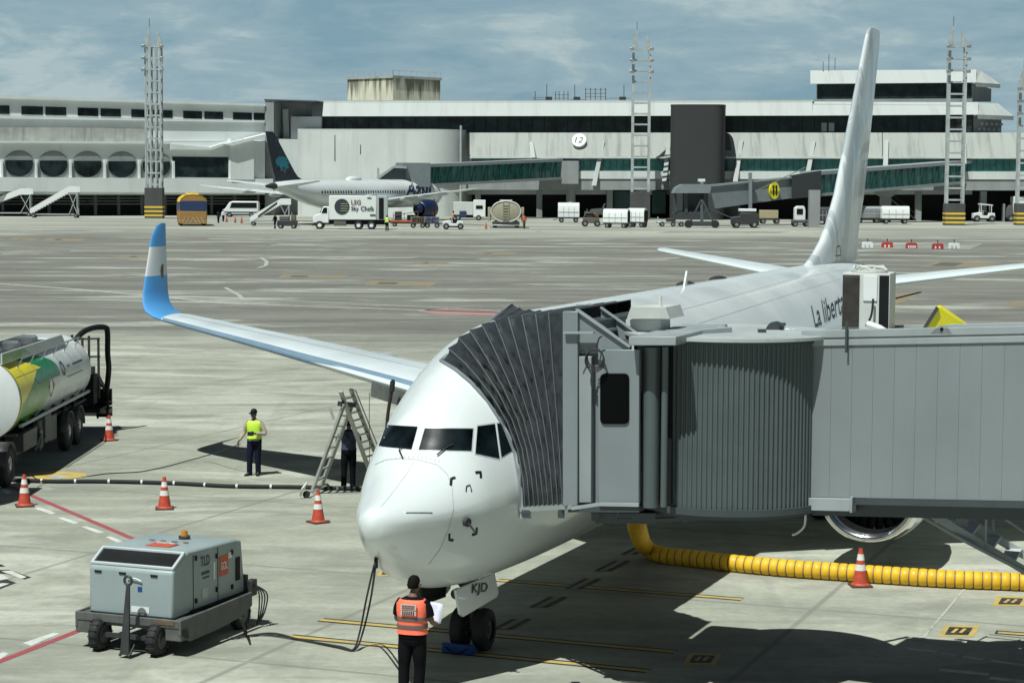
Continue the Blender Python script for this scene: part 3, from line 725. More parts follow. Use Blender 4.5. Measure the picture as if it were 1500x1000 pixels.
# ---- round ended drum block
dr = thing('drum_block', 'pale windowless block with a rounded right end in front of the terminal', 'building', (-28, 402, 0))
m_ = MB()
a, za = PC.sz(436, 192, 6); b, zb = PC.sz(675, 192, 6); zt = PC.hit(436, 191.5, 6).z
r_ = 7.5; pl = [(a, 6), (b - r_, 6)] + [(b - r_ + r_ * math.sin(t), 6 - r_ + r_ * math.cos(t)) for t in [math.pi / 2 * i / 12 for i in range(1, 13)]] + [(b, -6), (a, -6)]
m_.prism([PC.P(q, 0, t) for q, t in pl], Vector((0, 0, zt))); m_.build('wall', 'concrete_white', dr, world=True, ang=25)
m_ = MB(); m_.prism([PC.P(q, zt + .002, t) for q, t in pl], Vector((0, 0, .35))); m_.build('parapet', 'concrete_panel', dr, world=True, ang=25)
m_ = MB(); zz = PC.hit(500, 264, 6).z
m_.prism([PC.P(q + (.25 if t < 5.9 else 0), zz, t + .25) for q, t in pl[:14]], Vector((0, 0, -.5))); m_.build('dark_band', 'concrete_dark', dr, world=True)
m_ = MB()
for x, y0, y1 in ((490.5, 198, 236), (528, 212, 226)): slab(m_, PC, [(x - .7, y1), (x - .5, y0), (x + .6, y0), (x + .8, y1)], 6.04, 5.9)
m_.build('crack_stain', 'concrete_dark', dr, world=True, smooth=False)
m_ = MB(); q = PC.hit(675, 240, 6.5); m_.cyl((q.x, q.y, 0), (q.x, q.y, PC.hit(675, 184, 6.5).z), .22, n=8); m_.build('pole', 'mast_white', dr, world=True)
# ---- dark grey oval tower
PT_ = thing('oval_tower', 'dark grey windowless oval tower standing in front of the terminal', 'building', (38, 396, 0))
a, _ = PC.sz(981.5, 230, 9); b, _ = PC.sz(1060.5, 230, 9); zt = PC.hit(1020, 155.5, 9).z
ce = (a + b) / 2; hw = (b - a) / 2
pl = []
for i in range(48):
    t = 2 * math.pi * i / 48; c_, s_ = math.cos(t), math.sin(t)
    pl.append((ce + hw * math.copysign(abs(c_) ** .32, c_), 7 + 4.2 * math.copysign(abs(s_) ** .45, s_)))
m_ = MB(); m_.prism([PC.P(q, 0, t) for q, t in pl], Vector((0, 0, zt))); m_.build('wall', 'tower_grey', PT_, world=True, ang=30)
m_ = MB(); m_.prism([PC.P(ce + (q - ce) * 1.012, zt + .003, 7 + (t - 7) * 1.012) for q, t in pl], Vector((0, 0, .25))); m_.build('parapet', 'concrete_dark', PT_, world=True, ang=30)
m_ = MB(); q = PC.P(ce + hw + 1.8, 0, 4); zq = PC.hit(1060, 195, 6).z
m_.prism([PC.P(ce + hw - .5, 0, 3), PC.P(ce + hw + 3.2, 0, 3), PC.P(ce + hw + .5, zq, 3), PC.P(ce + hw - .5, zq, 3)], -PC.n * 2); m_.build('flank_fin', 'concrete_dark', PT_, world=True, smooth=False)
# ---- roof water tank
def tankmat():
    m = M['tank_concrete']; nt = m.node_tree; N = nt.nodes; L = nt.links; b = N['Principled BSDF']
    tc = N.new('ShaderNodeTexCoord'); sp = N.new('ShaderNodeSeparateXYZ'); L.new(tc.outputs['Object'], sp.inputs[0])
    mp = N.new('ShaderNodeMapping'); mp.inputs['Scale'].default_value = (.9, .9, .05); L.new(tc.outputs['Object'], mp.inputs[0])
    n = N.new('ShaderNodeTexNoise'); n.inputs['Scale'].default_value = 1.1; n.inputs['Detail'].default_value = 5; L.new(mp.outputs[0], n.inputs['Vector'])
    zr = N.new('ShaderNodeMapRange'); zr.inputs[1].default_value = -2; zr.inputs[2].default_value = 4.2; zr.inputs[3].default_value = -.22; zr.inputs[4].default_value = .16; L.new(sp.outputs[2], zr.inputs['Value'])
    ad = N.new('ShaderNodeMath'); ad.operation = 'ADD'; L.new(n.outputs['Fac'], ad.inputs[0]); L.new(zr.outputs[0], ad.inputs[1])
    r = N.new('ShaderNodeMapRange'); r.inputs[1].default_value = .50; r.inputs[2].default_value = .66; r.inputs[3].default_value = 0; r.inputs[4].default_value = .85; L.new(ad.outputs[0], r.inputs['Value'])
    mx = N.new('ShaderNodeMix'); mx.data_type = 'RGBA'; L.new(b.inputs['Base Color'].links[0].from_socket, mx.inputs['A']); mx.inputs['B'].default_value = (.09, .085, .06, 1); L.new(r.outputs[0], mx.inputs['Factor']); L.new(mx.outputs['Result'], b.inputs['Base Color'])
tankmat()
wt = thing('roof_tank', 'square stained concrete water tank on the terminal roof with a wide pale rim', 'water tank', tuple(PC.hit(577, 148, -22)))
c = PC.hit(577, 148, -24); sz_ = 13.6
m_ = MB(); m_.box((0, 0, 1.0), (sz_, sz_, 6.6), rz=R(47)); m_.build('wall', 'tank_concrete', wt, smooth=False)
m_ = MB(); m_.box((0, 0, 4.55), (sz_ + .5, sz_ + .5, .5), rz=R(47)); m_.build('rim', 'concrete_slope', wt, smooth=False)
m_ = MB()
for i in range(9):
    for sgn in (0, 1):
        k = -sz_ / 2 + sz_ * i / 8; Q = Matrix.Rotation(R(47), 4, 'Z') @ (Vector((k, -sz_ / 2, 0)) if sgn else Vector((-sz_ / 2, k, 0)))
        m_.cyl((Q.x, Q.y, 4.8), (Q.x, Q.y, 5.9), .04, n=5)
        if i:
            Q0 = Matrix.Rotation(R(47), 4, 'Z') @ (Vector((k - sz_ / 8, -sz_ / 2, 0)) if sgn else Vector((-sz_ / 2, k - sz_ / 8, 0)))
            m_.cyl((Q0.x, Q0.y, 5.85), (Q.x, Q.y, 5.85), .04, n=5)
m_.build('railing', 'concrete_slope', wt)
# ---- frames on the roof
sf = thing('roof_scaffold', 'thin dark pipe frames and aerials standing on the terminal roof', 'scaffold', tuple(PC.hit(845, 148, -6)))
m_ = MB()
def rp(x, y, d=0): return PC.hit(x, y, -6 - d)
for x in (784, 801, 814, 819, 826, 832, 842, 858, 865, 872, 880, 887, 914): m_.cyl(rp(x, 149), rp(x, {801: 124, 814: 134, 842: 124, 914: 125}.get(x, 134 if x < 850 else 129)), .07, n=5)
for x0, x1, y in ((780, 804, 143), (780, 804, 146), (812, 834, 139), (812, 834, 144), (857, 888, 131), (857, 888, 137), (857, 888, 142), (834, 858, 146), (888, 924, 144)): m_.cyl(rp(x0, y), rp(x1, y), .06, n=5)
m_.build('frame', 'dark_metal', sf, world=True)
m_ = MB()
for x in (804, 845, 912): q = rp(x, 145.5); m_.box(q, (1.3, 1.0, .9))
m_.build('equipment_box', 'dark_metal', sf, world=True)

# ================================================================== floodlight masts
def mast(px, pyb, pytop, Y, label, block=(275, 316), stripes=True, half=1.55, dense=False):
    g = G(px, pyb); g = W(px, pyb, Y); g.z = 0
    t = thing('lattice_mast', label, 'light mast', tuple(g), 0, 'lattice masts beside the terminal')
    H = W(px, pytop + 27, Y).z; bz = W(px, block[0], Y).z
    lz = W(px, block[0] + 22, Y).z if False else bz
    m_ = MB(); m_.box((0, 0, bz / 2), (2 * half + .15, 2.4, bz)); m_.build('base', 'concrete_dark', t, bevel=.05)
    if stripes:
        m_ = MB()
        for k in range(3): m_.box((0, 0, .5 + k * .75), (2 * half + .21, 2.46, .34))
        m_.build('warning_band', 'bus_yellow', t)
    m_ = MB()
    for sx in (-1, 1):
        for sy in (-1, 1):
            for hx in ((half - .2, half * .30) if dense else (half - .22,)): m_.box((sx * hx, sy * (.95 if dense else .5), (bz + H) / 2), (.27 if dense else .46, .24, H - bz))
    n = int((H - bz) / 2.0)
    for i in range(n + 1):
        z = bz + .6 + i * (H - bz - .8) / n
        for sy in (-1, 1): m_.box((0, sy * (.95 if dense else .5), z), (2 * half - .6, .16, .30))
        for sx in (-1, 1): m_.box((sx * (half - .22), 0, z), (.2, 1.7 if dense else .76, .2))
    m_.build('lattice', 'mast_white', t)
    for sx, hh in ((-1, 3.4), (1, 2.5)):
        m_ = MB(); x0 = sx * (half - .05); x1 = sx * (half - .62)
        m_.prism([(x0, -.15, H + .003), (sx * (half - .95), -.15, H + .003), (sx * (half - .95), -.15, H + hh), (sx * (half - .70), -.15, H + hh * .96), (x0, -.15, H + hh * .35)], (0, .3, 0)); m_.build('top_blade', 'mast_white', t)
    m_ = MB(); m_.cyl((-half + .85, 0, H + 3), (-half + .85, 0, H + 4.9), .05, n=6); m_.build('lightning_rod', 'dark_metal', t)
    for i in range(3):
        for sx in (-1, 1):
            m_ = MB(); m_.box((sx * (half + .1), -1.25, H - .2 - i * 2.1), (.7, .45, .55)); m_.box((sx * (half - .3), -1.1, H - .25 - i * 2.1), (.5, .12, .12)); m_.build('floodlight', 'steel', t, bevel=.03)
    return t
mast(226.5, 317, 40, 384, 'pale lattice mast left of the terminal with yellow striped base', dense=True)
mast(937.5, 305, 44, 396, 'pale lattice mast left of the dark oval tower', block=(281, 316), stripes=False, half=1.75)
mast(1397, 329, 40, 362, 'pale lattice mast by the rooftop room with yellow striped base', block=(298, 329), half=1.6)
mast(1500, 330, 102, 366, 'pale lattice mast cut by the right edge of the picture', block=(298, 329), half=1.5)

# ================================================================== far boarding bridges
def glass_tunnel(parent, a, b, hh, wd, nm='glass_tunnel', nb=14):
    """box walkway with teal glass between two points on its near lower edge"""
    a = Vector(a); b = Vector(b); u = (b - a); ln = u.length; u.normalize(); n = Vector((u.y, -u.x, 0)).normalized()
    if n.y > 0: n = -n
    up = Vector((0, 0, 1))
    m_ = MB()
    def seg(z0, z1, t0, t1, s0=0, s1=ln):
        m_.hexa([a + u * s0 - n * t1 + up * z0, a + u * s1 - n * t1 + up * z0, a + u * s1 - n * t0 + up * z0, a + u * s0 - n * t0 + up * z0], [a + u * s0 - n * t1 + up * z1, a + u * s1 - n * t1 + up * z1, a + u * s1 - n * t0 + up * z1, a + u * s0 - n * t0 + up * z1])
    seg(0, hh * .12, -.1, wd + .1); seg(hh * .86, hh, -.1, wd + .1); seg(hh * .12, hh * .86, .3, wd - .3)
    fr = m_.build(nm, 'bridge_light', parent, world=True, smooth=False)
    m_ = MB(); seg(hh * .12 + .02, hh * .86 - .02, .1, .25); m_.build('pane', 'teal_glass', fr, world=True, smooth=False)
    m_ = MB()
    for i in range(nb + 1):
        p0 = a + u * (ln * i / nb) + n * .02
        m_.bar(p0 + up * hh * .12, p0 + up * hh * .86, .12, .12)
        if i < nb and i % 2 == 0: m_.bar(p0 + up * hh * .14 + u * .3, p0 + u * (ln / nb * .8) + up * hh * .84, .1, .1)
    m_.build('truss', 'teal_frame', fr, world=True, smooth=False)
    return fr
b12 = thing('boarding_bridge', 'green glazed boarding bridge behind the airliner with the dark tail, left of the number 12', 'boarding bridge', tuple(W(700, 300, 385)), 0, 'boarding bridges at the far terminal')
glass_tunnel(b12, W(616, 274, 376), W(824, 263, 407), 4.0, 4, nb=24)
m_ = MB(); q = W(836, 248, 409); m_.box((q.x, q.y, q.z - .6), (3.6, 5, 4.4), rz=R(-8)); m_.build('rotunda', 'concrete_grey', b12, world=True, smooth=False)
m_ = MB(); q = W(836, 300, 409); m_.cyl((q.x, q.y, 0), (q.x, q.y, 8), .9, n=16); m_.build('column', 'concrete_grey', b12, world=True)
m_ = MB(); a = W(600, 258, 375); m_.box((a.x + .6, a.y, a.z + .2), (5.2, 4.2, 4.3), rz=R(20)); m_.build('transition', 'bridge_grey', b12, world=True, smooth=False, bevel=.05)
m_ = MB()
a0, a1 = W(545, 268, 373), W(584, 263, 373)
m_.prism([W(552, 272, 372), W(594, 272, 372), W(594, 246, 372), W(576, 244, 372), W(556, 260, 372)], (0, 3.5, 0)); m_.build('cab', 'bridge_dark', b12, world=True, smooth=False)
m_ = MB(); m_.prism([W(551, 260, 371), W(577, 242.5, 371), W(596, 244, 371), W(596, 247, 371), W(577, 246, 371), (W(554, 263, 371))], (0, 5, 0)); m_.bar(W(554, 258, 372), W(554, 246, 372), .35); m_.build('hood', 'bridge_light', b12, world=True, smooth=False)
for px_ in (628, 634):
    m_ = MB(); a = W(px_, 280, 378); m_.cyl((a.x, a.y, .4), (a.x, a.y, a.z - .1), .35, n=12); m_.build('leg', 'bridge_dark', b12, world=True)
b11 = thing('boarding_bridge', 'grey and green boarding bridge numbered 11, behind the tall white tail fin', 'boarding bridge', tuple(W(1100, 300, 358)), 0, 'boarding bridges at the far terminal')
glass_tunnel(b11, W(1198, 288, 365), W(1468, 264.5, 404), 4.3, 4, nb=30)
m_ = MB(); m_.prism([W(1037, 307, 346), W(1162, 290, 354), W(1162, 260, 354), W(1037, 273, 346)], (.2, 3.6, 0)); tn = m_.build('tunnel', 'bridge_grey', b11, world=True, smooth=False)
m_ = MB(); m_.prism([W(1036, 274, 345.6), W(1163, 261, 353.6), W(1163, 258.5, 353.6), W(1036, 271, 345.6)], (.2, 4.4, 0)); m_.build('roof_edge', 'bridge_light', tn, world=True, smooth=False)
m_ = MB(); m_.prism([W(1160, 291.5, 353), W(1203, 287, 360), W(1203, 250, 360), W(1160, 257, 353)], (.2, 4.6, 0)); m_.build('transition', 'bridge_dark', b11, world=True, smooth=False)
m_ = MB(); m_.bar(W(1099, 325, 349), W(1099, 253, 349), .55); m_.bar(W(1100.5, 283, 349.5), W(1180, 245, 353), .12); m_.build('stay_post', 'bridge_grey', b11, world=True)
m_ = MB()
for x0 in (989, 1005, 1033): a = W(x0, 312, 345); b = W(x0, 282, 345); m_.bar((a.x, a.y, a.z), (b.x, b.y, b.z), .5, .5)
m_.prism([W(988, 314, 345), W(1040, 312, 345), W(1040, 308, 345), W(988, 310, 345)], (0, 4, 0)); m_.prism([W(1000, 310, 347.5), W(1036, 310, 347.5), W(1036, 281, 347.5), W(1000, 281, 347.5)], (0, 1, 0)); m_.build('cab', 'bridge_dark', b11, world=True, smooth=False)
m_ = MB()
hp = [(987, 283), (1040, 283), (1042, 275), (1036, 270), (1000, 270), (991, 275)]; m_.prism([W(x, y, 343.6) for x, y in hp], (0, 6, 0)); m_.build('hood', 'bridge_grey', b11, world=True, smooth=False)
m_ = MB(); m_.prism([W(1023, 266, 345), W(1033, 266, 345), W(1033, 262, 345), (W(1023, 262, 345))], (0, 1.2, 0)); m_.bar(W(1028, 270, 345.5), W(1028, 266, 345.5), .5); m_.build('roof_unit', 'white_paint', b11, world=True, smooth=False)
c = W(1135, 279, 352.2); ux = (W(1162, 275, 354) - W(1037, 290, 346)); ux.z = 0; ux.normalize(); nn = Vector((ux.y, -ux.x, 0)); c = W(1135, 279, 351.6)
m_ = MB(); rows = []
P = [c + ux * (.95 * math.cos(2 * math.pi * i / 28)) + Vector((0, 0, 1.42 * math.sin(2 * math.pi * i / 28))) for i in range(28)]
m_.prism(P, -nn * .45); dsc = m_.build('number_disc', 'yellow', b11, world=True, smooth=False)
m_ = MB(); [(m_.prism([c + ux * (q - .14) + Vector((0, 0, -.85)), c + ux * (q + .14) + Vector((0, 0, -.85)), c + ux * (q + .14) + Vector((0, 0, .85)), c + ux * (q - .14) + Vector((0, 0, .85)), c + ux * (q - .30) + Vector((0, 0, .50)), c + ux * (q - .14) + Vector((0, 0, .52))], nn * .04)) for q in (-.26, .32)]; m_.build('number', 'letter_black', dsc, world=True, smooth=False)
m_ = MB(); g = G(1192, 333); m_.box((g.x, g.y, 3), (1.7, 1.7, 6)); m_.build('column', 'concrete_grey', b11, world=True)
m_ = MB(); g = G(1028, 334)
m_.bar((g.x - 2.4, g.y, .75), (g.x + 2.4, g.y, .75), .5, .6); m_.bar((g.x, g.y, .7), (g.x, g.y + 1, 4.4), .45); m_.bar((g.x - 1.8, g.y, .9), (g.x - .2, g.y + .6, 4.2), .25); m_.bar((g.x + 1.8, g.y, .9), (g.x + .2, g.y + .6, 4.2), .25); m_.bar((g.x + 1.5, g.y - .2, 2.9), (g.x + 6.5, g.y - .2, .9), 1.0, .12)
m_.build('drive_frame', 'bridge_dark', b11, world=True)
for dx in (-2.1, 2.1):
    m_ = MB(); m_.cyl((g.x + dx, g.y - .35, .62), (g.x + dx, g.y + .35, .62), .62, n=18); m_.build('wheel', 'rubber', b11, world=True)
m_ = MB(); a = W(1318, 300, 385); m_.bar((a.x - 3, a.y, 5.4), (a.x + 3, a.y, .4), .9, .2); m_.bar((a.x - 3, a.y - .4, 6.4), (a.x + 3, a.y - .4, 1.4), .07); m_.bar((a.x - 3.1, a.y, 0), (a.x - 3.1, a.y, 6), .2); m_.build('service_stair', 'dark_metal', b11, world=True)
m_ = MB(); a = W(1297, 300, 383); m_.box((a.x, a.y, 2.6), (1.8, 1.8, 5.2)); m_.hexa([(a.x - .9, a.y - .9, 4.6), (a.x + .9, a.y - .9, 4.6), (a.x + .9, a.y + .9, 4.6), (a.x - .9, a.y + .9, 4.6)], [(a.x - 3, a.y - 1.4, 5.9), (a.x + 3, a.y - 1.4, 5.9), (a.x + 3, a.y + 1.4, 5.9), (a.x - 3, a.y + 1.4, 5.9)]); m_.build('pier', 'concrete_grey', b11, world=True)
# ================================================================== aircraft
class Fus:
    """body sections: x, top z, bottom z, widest z, half width, egg factor (narrower towards the crown)"""
    def __init__(s, tab): s.t = [tuple(r_) if len(r_) > 5 else tuple(r_) + (0,) for r_ in tab]
    def sec(s, x): return [interp(s.t, x, k) for k in (1, 2, 3, 4, 5)]
    def pt(s, x, th):
        zt, zb, zw, w_, e = s.sec(x); c, q = math.cos(th), math.sin(th)
        return Vector((x, w_ * q * (1 - 1.4 * e * max(c, 0)), zw + (zt - zw) * c if c > 0 else zw + (zw - zb) * c))
    def yat(s, x, z):
        zt, zb, zw, w_, e = s.sec(x)
        k = (z - zw) / ((zt - zw) if z > zw else (zw - zb)); return w_ * math.sqrt(max(0, 1 - k * k)) * (1 - 1.4 * e * max(k, 0))
    def mesh(s, mb, xs, n=56, m=None):
        rows = [[s.pt(x, 2 * math.pi * j / n) for j in range(n)] for x in xs]
        mb.grid(rows, closed=True, m=m, capends=True)
def airfoil(n=14, t=.12, camber=.015):
    up, lo = [], []
    for i in range(n + 1):
        x = .5 * (1 - math.cos(math.pi * i / n))
        y = 5 * t * (.2969 * math.sqrt(x) - .126 * x - .3516 * x * x + .2843 * x ** 3 - .1036 * x ** 4); c = camber * 4 * x * (1 - x)
        up.append((x, c + y)); lo.append((x, c - y))
    return up[::-1] + lo[1:]          # trailing edge -> top -> nose -> bottom
def loft(mb, secs, side=1, m=None, n=14, mtop=None):
    """secs: (x leading edge, y, z, chord, thickness, dihedral angle in degrees)"""
    rows = []
    for (x, y, z, c, t, a, *tw) in secs:
        tw = R(tw[0]) if tw else 0
        row = []
        for (u, v) in airfoil(n, t):
            du, dv = u * c, v * c
            du, dv = du * math.cos(tw) + dv * math.sin(tw), -du * math.sin(tw) + dv * math.cos(tw)
            row.append(Vector((x + du, (y - dv * math.sin(R(a))) * side, z + dv * math.cos(R(a)))))
        rows.append(row)
    mb.grid(rows, closed=True, m=m, capends=True)
def bvh_world(o):
    Mx = RW(o) if o.parent else o.matrix_basis
    return BVHTree.FromPolygons([Mx @ v.co for v in o.data.vertices], [tuple(p.vertices) for p in o.data.polygons])
def hit(bvh, px, py):
    d = ray(px, py).normalized(); l, n, i, k = bvh.ray_cast(CAM, d)
    if l is None: return None, None
    if n.dot(d) > 0: n = -n
    return l, n
def decal(mb, bvh, q, nu=8, nv=6, off=.006, m=None):
    """panel lying on a surface; q = photo corners TL, TR, BR, BL"""
    rows = []
    for j in range(nv + 1):
        v = j / nv; row = []
        for i in range(nu + 1):
            u = i / nu
            x = (q[0][0] * (1 - u) + q[1][0] * u) * (1 - v) + (q[3][0] * (1 - u) + q[2][0] * u) * v
            y = (q[0][1] * (1 - u) + q[1][1] * u) * (1 - v) + (q[3][1] * (1 - u) + q[2][1] * u) * v
            l, n = hit(bvh, x, y)
            if l is None: return
            row.append(l + n * off)
        rows.append(row)
    mb.grid(rows, m=m)
def ribbon(mb, bvh, pts, wd, off=.005, m=None, sub=8):
    P = []
    for (x0, y0), (x1, y1) in zip(pts, pts[1:]):
        for k in range(sub): P.append((x0 + (x1 - x0) * k / sub, y0 + (y1 - y0) * k / sub))
    P.append(pts[-1]); Q = [hit(bvh, *p_) for p_ in P]; Q = [(l + n * off, n) for l, n in Q if l is not None]
    rows = []
    for i, (l, n) in enumerate(Q):
        d = (Q[min(i + 1, len(Q) - 1)][0] - Q[max(i - 1, 0)][0]).normalized(); s_ = d.cross(n).normalized() * wd / 2
        rows.append([l - s_, l + s_])
    if len(rows) > 1: mb.grid(rows, m=m)

GX, GY, GA = -0.6274, 34.7245, 0.360562
AX = Vector((math.sin(GA), math.cos(GA), 0))
jet = thing('airliner', 'large white airliner parked nose first at the boarding bridge, with sky blue and white winglet', 'airplane', tuple(Vector((GX, GY, 0)) - AX * 4.09), math.pi / 2 - GA)
F7 = Fus([(0.00, 2.74, 2.66, 2.70, .03, 0), (.05, 2.86, 2.50, 2.70, .15, 0), (.15, 2.92, 2.36, 2.70, .26, 0), (.35, 2.98, 2.17, 2.71, .39, .05), (.7, 3.08, 1.93, 2.73, .56, .08), (1.1, 3.22, 1.71, 2.75, .74, .11), (1.5, 3.42, 1.55, 2.77, .90, .13), (1.75, 3.64, 1.47, 2.79, 1.00, .14),
 (2.0, 4.00, 1.41, 2.82, 1.10, .15), (2.15, 4.18, 1.38, 2.84, 1.15, .15), (2.4, 4.33, 1.35, 2.87, 1.24, .15), (2.8, 4.53, 1.31, 2.94, 1.36, .15), (3.4, 4.81, 1.28, 3.04, 1.50, .13), (4.2, 5.08, 1.26, 3.17, 1.65, .10), (5.2, 5.31, 1.25, 3.30, 1.78, .05), (6.5, 5.45, 1.25, 3.41, 1.86, .01), (7.5, 5.48, 1.25, 3.44, 1.88, 0),
          (24.5, 5.48, 1.30, 3.45, 1.88, 0), (27, 5.48, 1.66, 3.5, 1.85, 0), (29.5, 5.48, 2.22, 3.62, 1.70, 0), (32, 5.46, 2.85, 3.85, 1.42, 0), (34.5, 5.38, 3.5, 4.15, 1.05, 0), (36.5, 5.22, 4.05, 4.45, .66, 0), (38.0, 5.0, 4.5, 4.72, .25, 0), (38.05, 4.9, 4.6, 4.74, .1, 0)])
xs = [0, .02, .05, .09, .15, .22, .3] + [.4 + .12 * i for i in range(30)] + [4.1 + .3 * i for i in range(9)] + [7.5, 10, 13, 16, 19, 22, 24.5] + [25 + .5 * i for i in range(27)] + [38.05]
m_ = MB(); F7.mesh(m_, xs, 72)
fus = m_.build('fuselage', 'plane_white', jet, ang=60)
BV = bvh_world(fus)
# cockpit windows
wins = [[(566.5, 622.5), (612, 625), (603, 658), (555.5, 653)], [(622.5, 627.5), (692.5, 628), (690, 660), (613.5, 658.5)],
        [(699, 624.5), (724.5, 621), (731, 671), (696, 664)], [(727.5, 620.5), (746, 618), (757, 655), (734, 669)]]
for q in wins:
    cx = sum(p_[0] for p_ in q) / 4; cy = sum(p_[1] for p_ in q) / 4
    m_ = MB(); decal(m_, BV, [((x - cx) * 1.06 + cx, (y - cy) * 1.10 + cy) for x, y in q], off=.004); fr = m_.build('cockpit_window', 'plane_grey', jet, world=True)
    m_ = MB(); decal(m_, BV, q, off=.012); m_.build('pane', 'cockpit_glass', fr, world=True)
m_ = MB()
for pts in ([(591, 672), (586, 660), (590, 655)], [(640, 667), (655, 655), (664, 651)]): ribbon(m_, BV, pts, .025, .03)
m_.build('windscreen_wiper', 'black', jet, world=True)
m_ = MB()
ribbon(m_, BV, [(549, 680), (565, 673), (590, 671), (612, 673), (640, 680), (655, 694), (662, 714), (664, 745), (657, 775), (645, 803), (628, 826)], .014)
ribbon(m_, BV, [(607, 674), (595, 695), (570, 728), (558, 742)], .008)
for pts in ([(985, 458), (1060, 437), (1150, 412), (1240, 394)], [(1010, 478), (1080, 456), (1160, 430), (1232, 408)], [(1100, 470), (1092, 440), (1078, 414)], [(1180, 462), (1174, 424), (1160, 396)]): ribbon(m_, BV, pts, .012, .004)
m_.build('skin_seam', 'plane_grey', jet, world=True)
m_ = MB()
for i in range(14):
    x = 560 + i * 6.3; y = 674 - 6.5 * math.sin(math.pi * i / 13); decal(m_, BV, [(x, y), (x + 2.2, y + .1), (x + 2.2, y + 2), (x, y + 1.9)], 1, 1, .006)
m_.build('rivet_row', 'plane_grey', jet, world=True, smooth=False)
m_ = MB(); decal(m_, BV, [(593, 748), (631, 747), (632, 749.6), (593, 750.6)], 6, 1, .02); m_.build('diverter_strip', 'plane_white', jet, world=True)
m_ = MB()
for pts in ([(660, 711), (661, 701), (667, 699)], [(696, 692), (704, 691), (704, 700)], [(658, 781), (658, 790), (664, 791)], [(691, 783), (698, 781), (698, 772)]): ribbon(m_, BV, pts, .045, .006, sub=3)
m_.build('panel_mark', 'letter_black', jet, world=True, smooth=False)
for pts in ([(682, 720), (683, 712), (688, 710), (690, 717), (690, 720)],):
    m_ = MB(); ribbon(m_, BV, pts, .02, .01, sub=2); m_.build('probe', 'dark_metal', jet, world=True)
for (x, y) in ((682, 764),):
    l, n = hit(BV, x, y); m_ = MB(); m_.cyl(l, l + n * .06, .07, n=12); m_.bar(l + n * .05, l + n * .05 + Vector((.12, 0, -.16)), .03); m_.build('probe', 'dark_metal', jet, world=True)
m_ = MB()      # entry door outline and service door under the bridge cab
for (x0, x1, z0, z1) in ((4.7, 5.55, 2.65, 4.5), (28.6, 29.3, 2.7, 4.3)):
    for side in (-1, 1):
        pp = [(x0, z0), (x1, z0), (x1, z1), (x0, z1), (x0, z0)]
        for (xa, za), (xb, zb) in zip(pp, pp[1:]):
            rows = []
            for k in range(9):
                x = xa + (xb - xa) * k / 8; z = za + (zb - za) * k / 8; y = F7.yat(x, z) + .004
                d = Vector((0, 0, .02)) if abs(xb - xa) > .1 else Vector((.02, 0, 0))
                rows.append([Vector((x, side * y, z)) - d, Vector((x, side * y, z)) + d])
            m_.grid(rows)
m_.build('door_seam', 'plane_grey', jet)
m_ = MB()
for k in range(40):
    x = 6.6 + k * .56
    for side in (-1, 1):
        z = 3.72; rows = [[Vector((x + dx, side * (F7.yat(x + dx, z + dz) + .006), z + dz)) for dx in (-.12, 0, .12)] for dz in (-.17, 0, .17)]
        m_.grid(rows)
cw = m_.build('cabin_window', 'glass_dark', jet, smooth=False); cw['kind'] = 'stuff'
# aft lettering, laid on the port side
m_ = MB()
V, Fc, (x0, x1, y0, y1) = text_mesh('La libertad', bold=.004, shear=.1)
q = [(1186.5, 449), (1240, 419), (1243, 455), (1194, 480)]
vv = []
for p_ in V:
    u = (p_.x - x0) / (x1 - x0); v = 1 - (p_.y - y0) / (y1 - y0)
    x = (q[0][0] * (1 - u) + q[1][0] * u) * (1 - v) + (q[3][0] * (1 - u) + q[2][0] * u) * v
    y = (q[0][1] * (1 - u) + q[1][1] * u) * (1 - v) + (q[3][1] * (1 - u) + q[2][1] * u) * v
    l, n = hit(BV, x, y)
    vv.append((l + n * .012) if l is not None else None)
if all(a is not None for a in vv): m_.add(vv, Fc); m_.build('lettering', 'letter_dark', jet, world=True, smooth=False)
else:
    print('LETTERING MISS', sum(a is None for a in vv))
    ok = [i for i, a in enumerate(vv) if a is not None]; mp_ = {a: i for i, a in enumerate(ok)}
    m_.add([vv[i] for i in ok], [[mp_[i] for i in f] for f in Fc if all(i in mp_ for i in f)]); m_.build('lettering', 'letter_dark', jet, world=True, smooth=False)
# crown fittings
m_ = MB(); m_.prism([(16.6, -.01, 5.46), (16.8, -.01, 5.46), (16.86, -.01, 5.80), (16.81, -.01, 5.80)], (0, .04, 0)); m_.build('blade_antenna', 'plane_white', jet)
for x, w_ in ((17.6, .45), (20.4, .5)):
    m_ = MB(); m_.ball((x, .25, 5.44), (w_, .2, .10), 6); m_.build('crown_antenna', 'dark_metal', jet)
m_ = MB(); m_.prism([(7.3, -.015, 1.47), (7.7, -.015, 1.46), (7.75, -.015, 1.2), (7.6, -.015, 1.2)], (0, .03, 0)); m_.build('belly_antenna', 'dark_metal', jet)
m_ = MB(); m_.ball((9.0, 0, 1.45), (.14, .14, .1), 6); m_.build('beacon', 'red', jet)
M['slat_shade'] = mat('slat_shade', (.22, .32, .42), .30, metal=.2, var=.06)
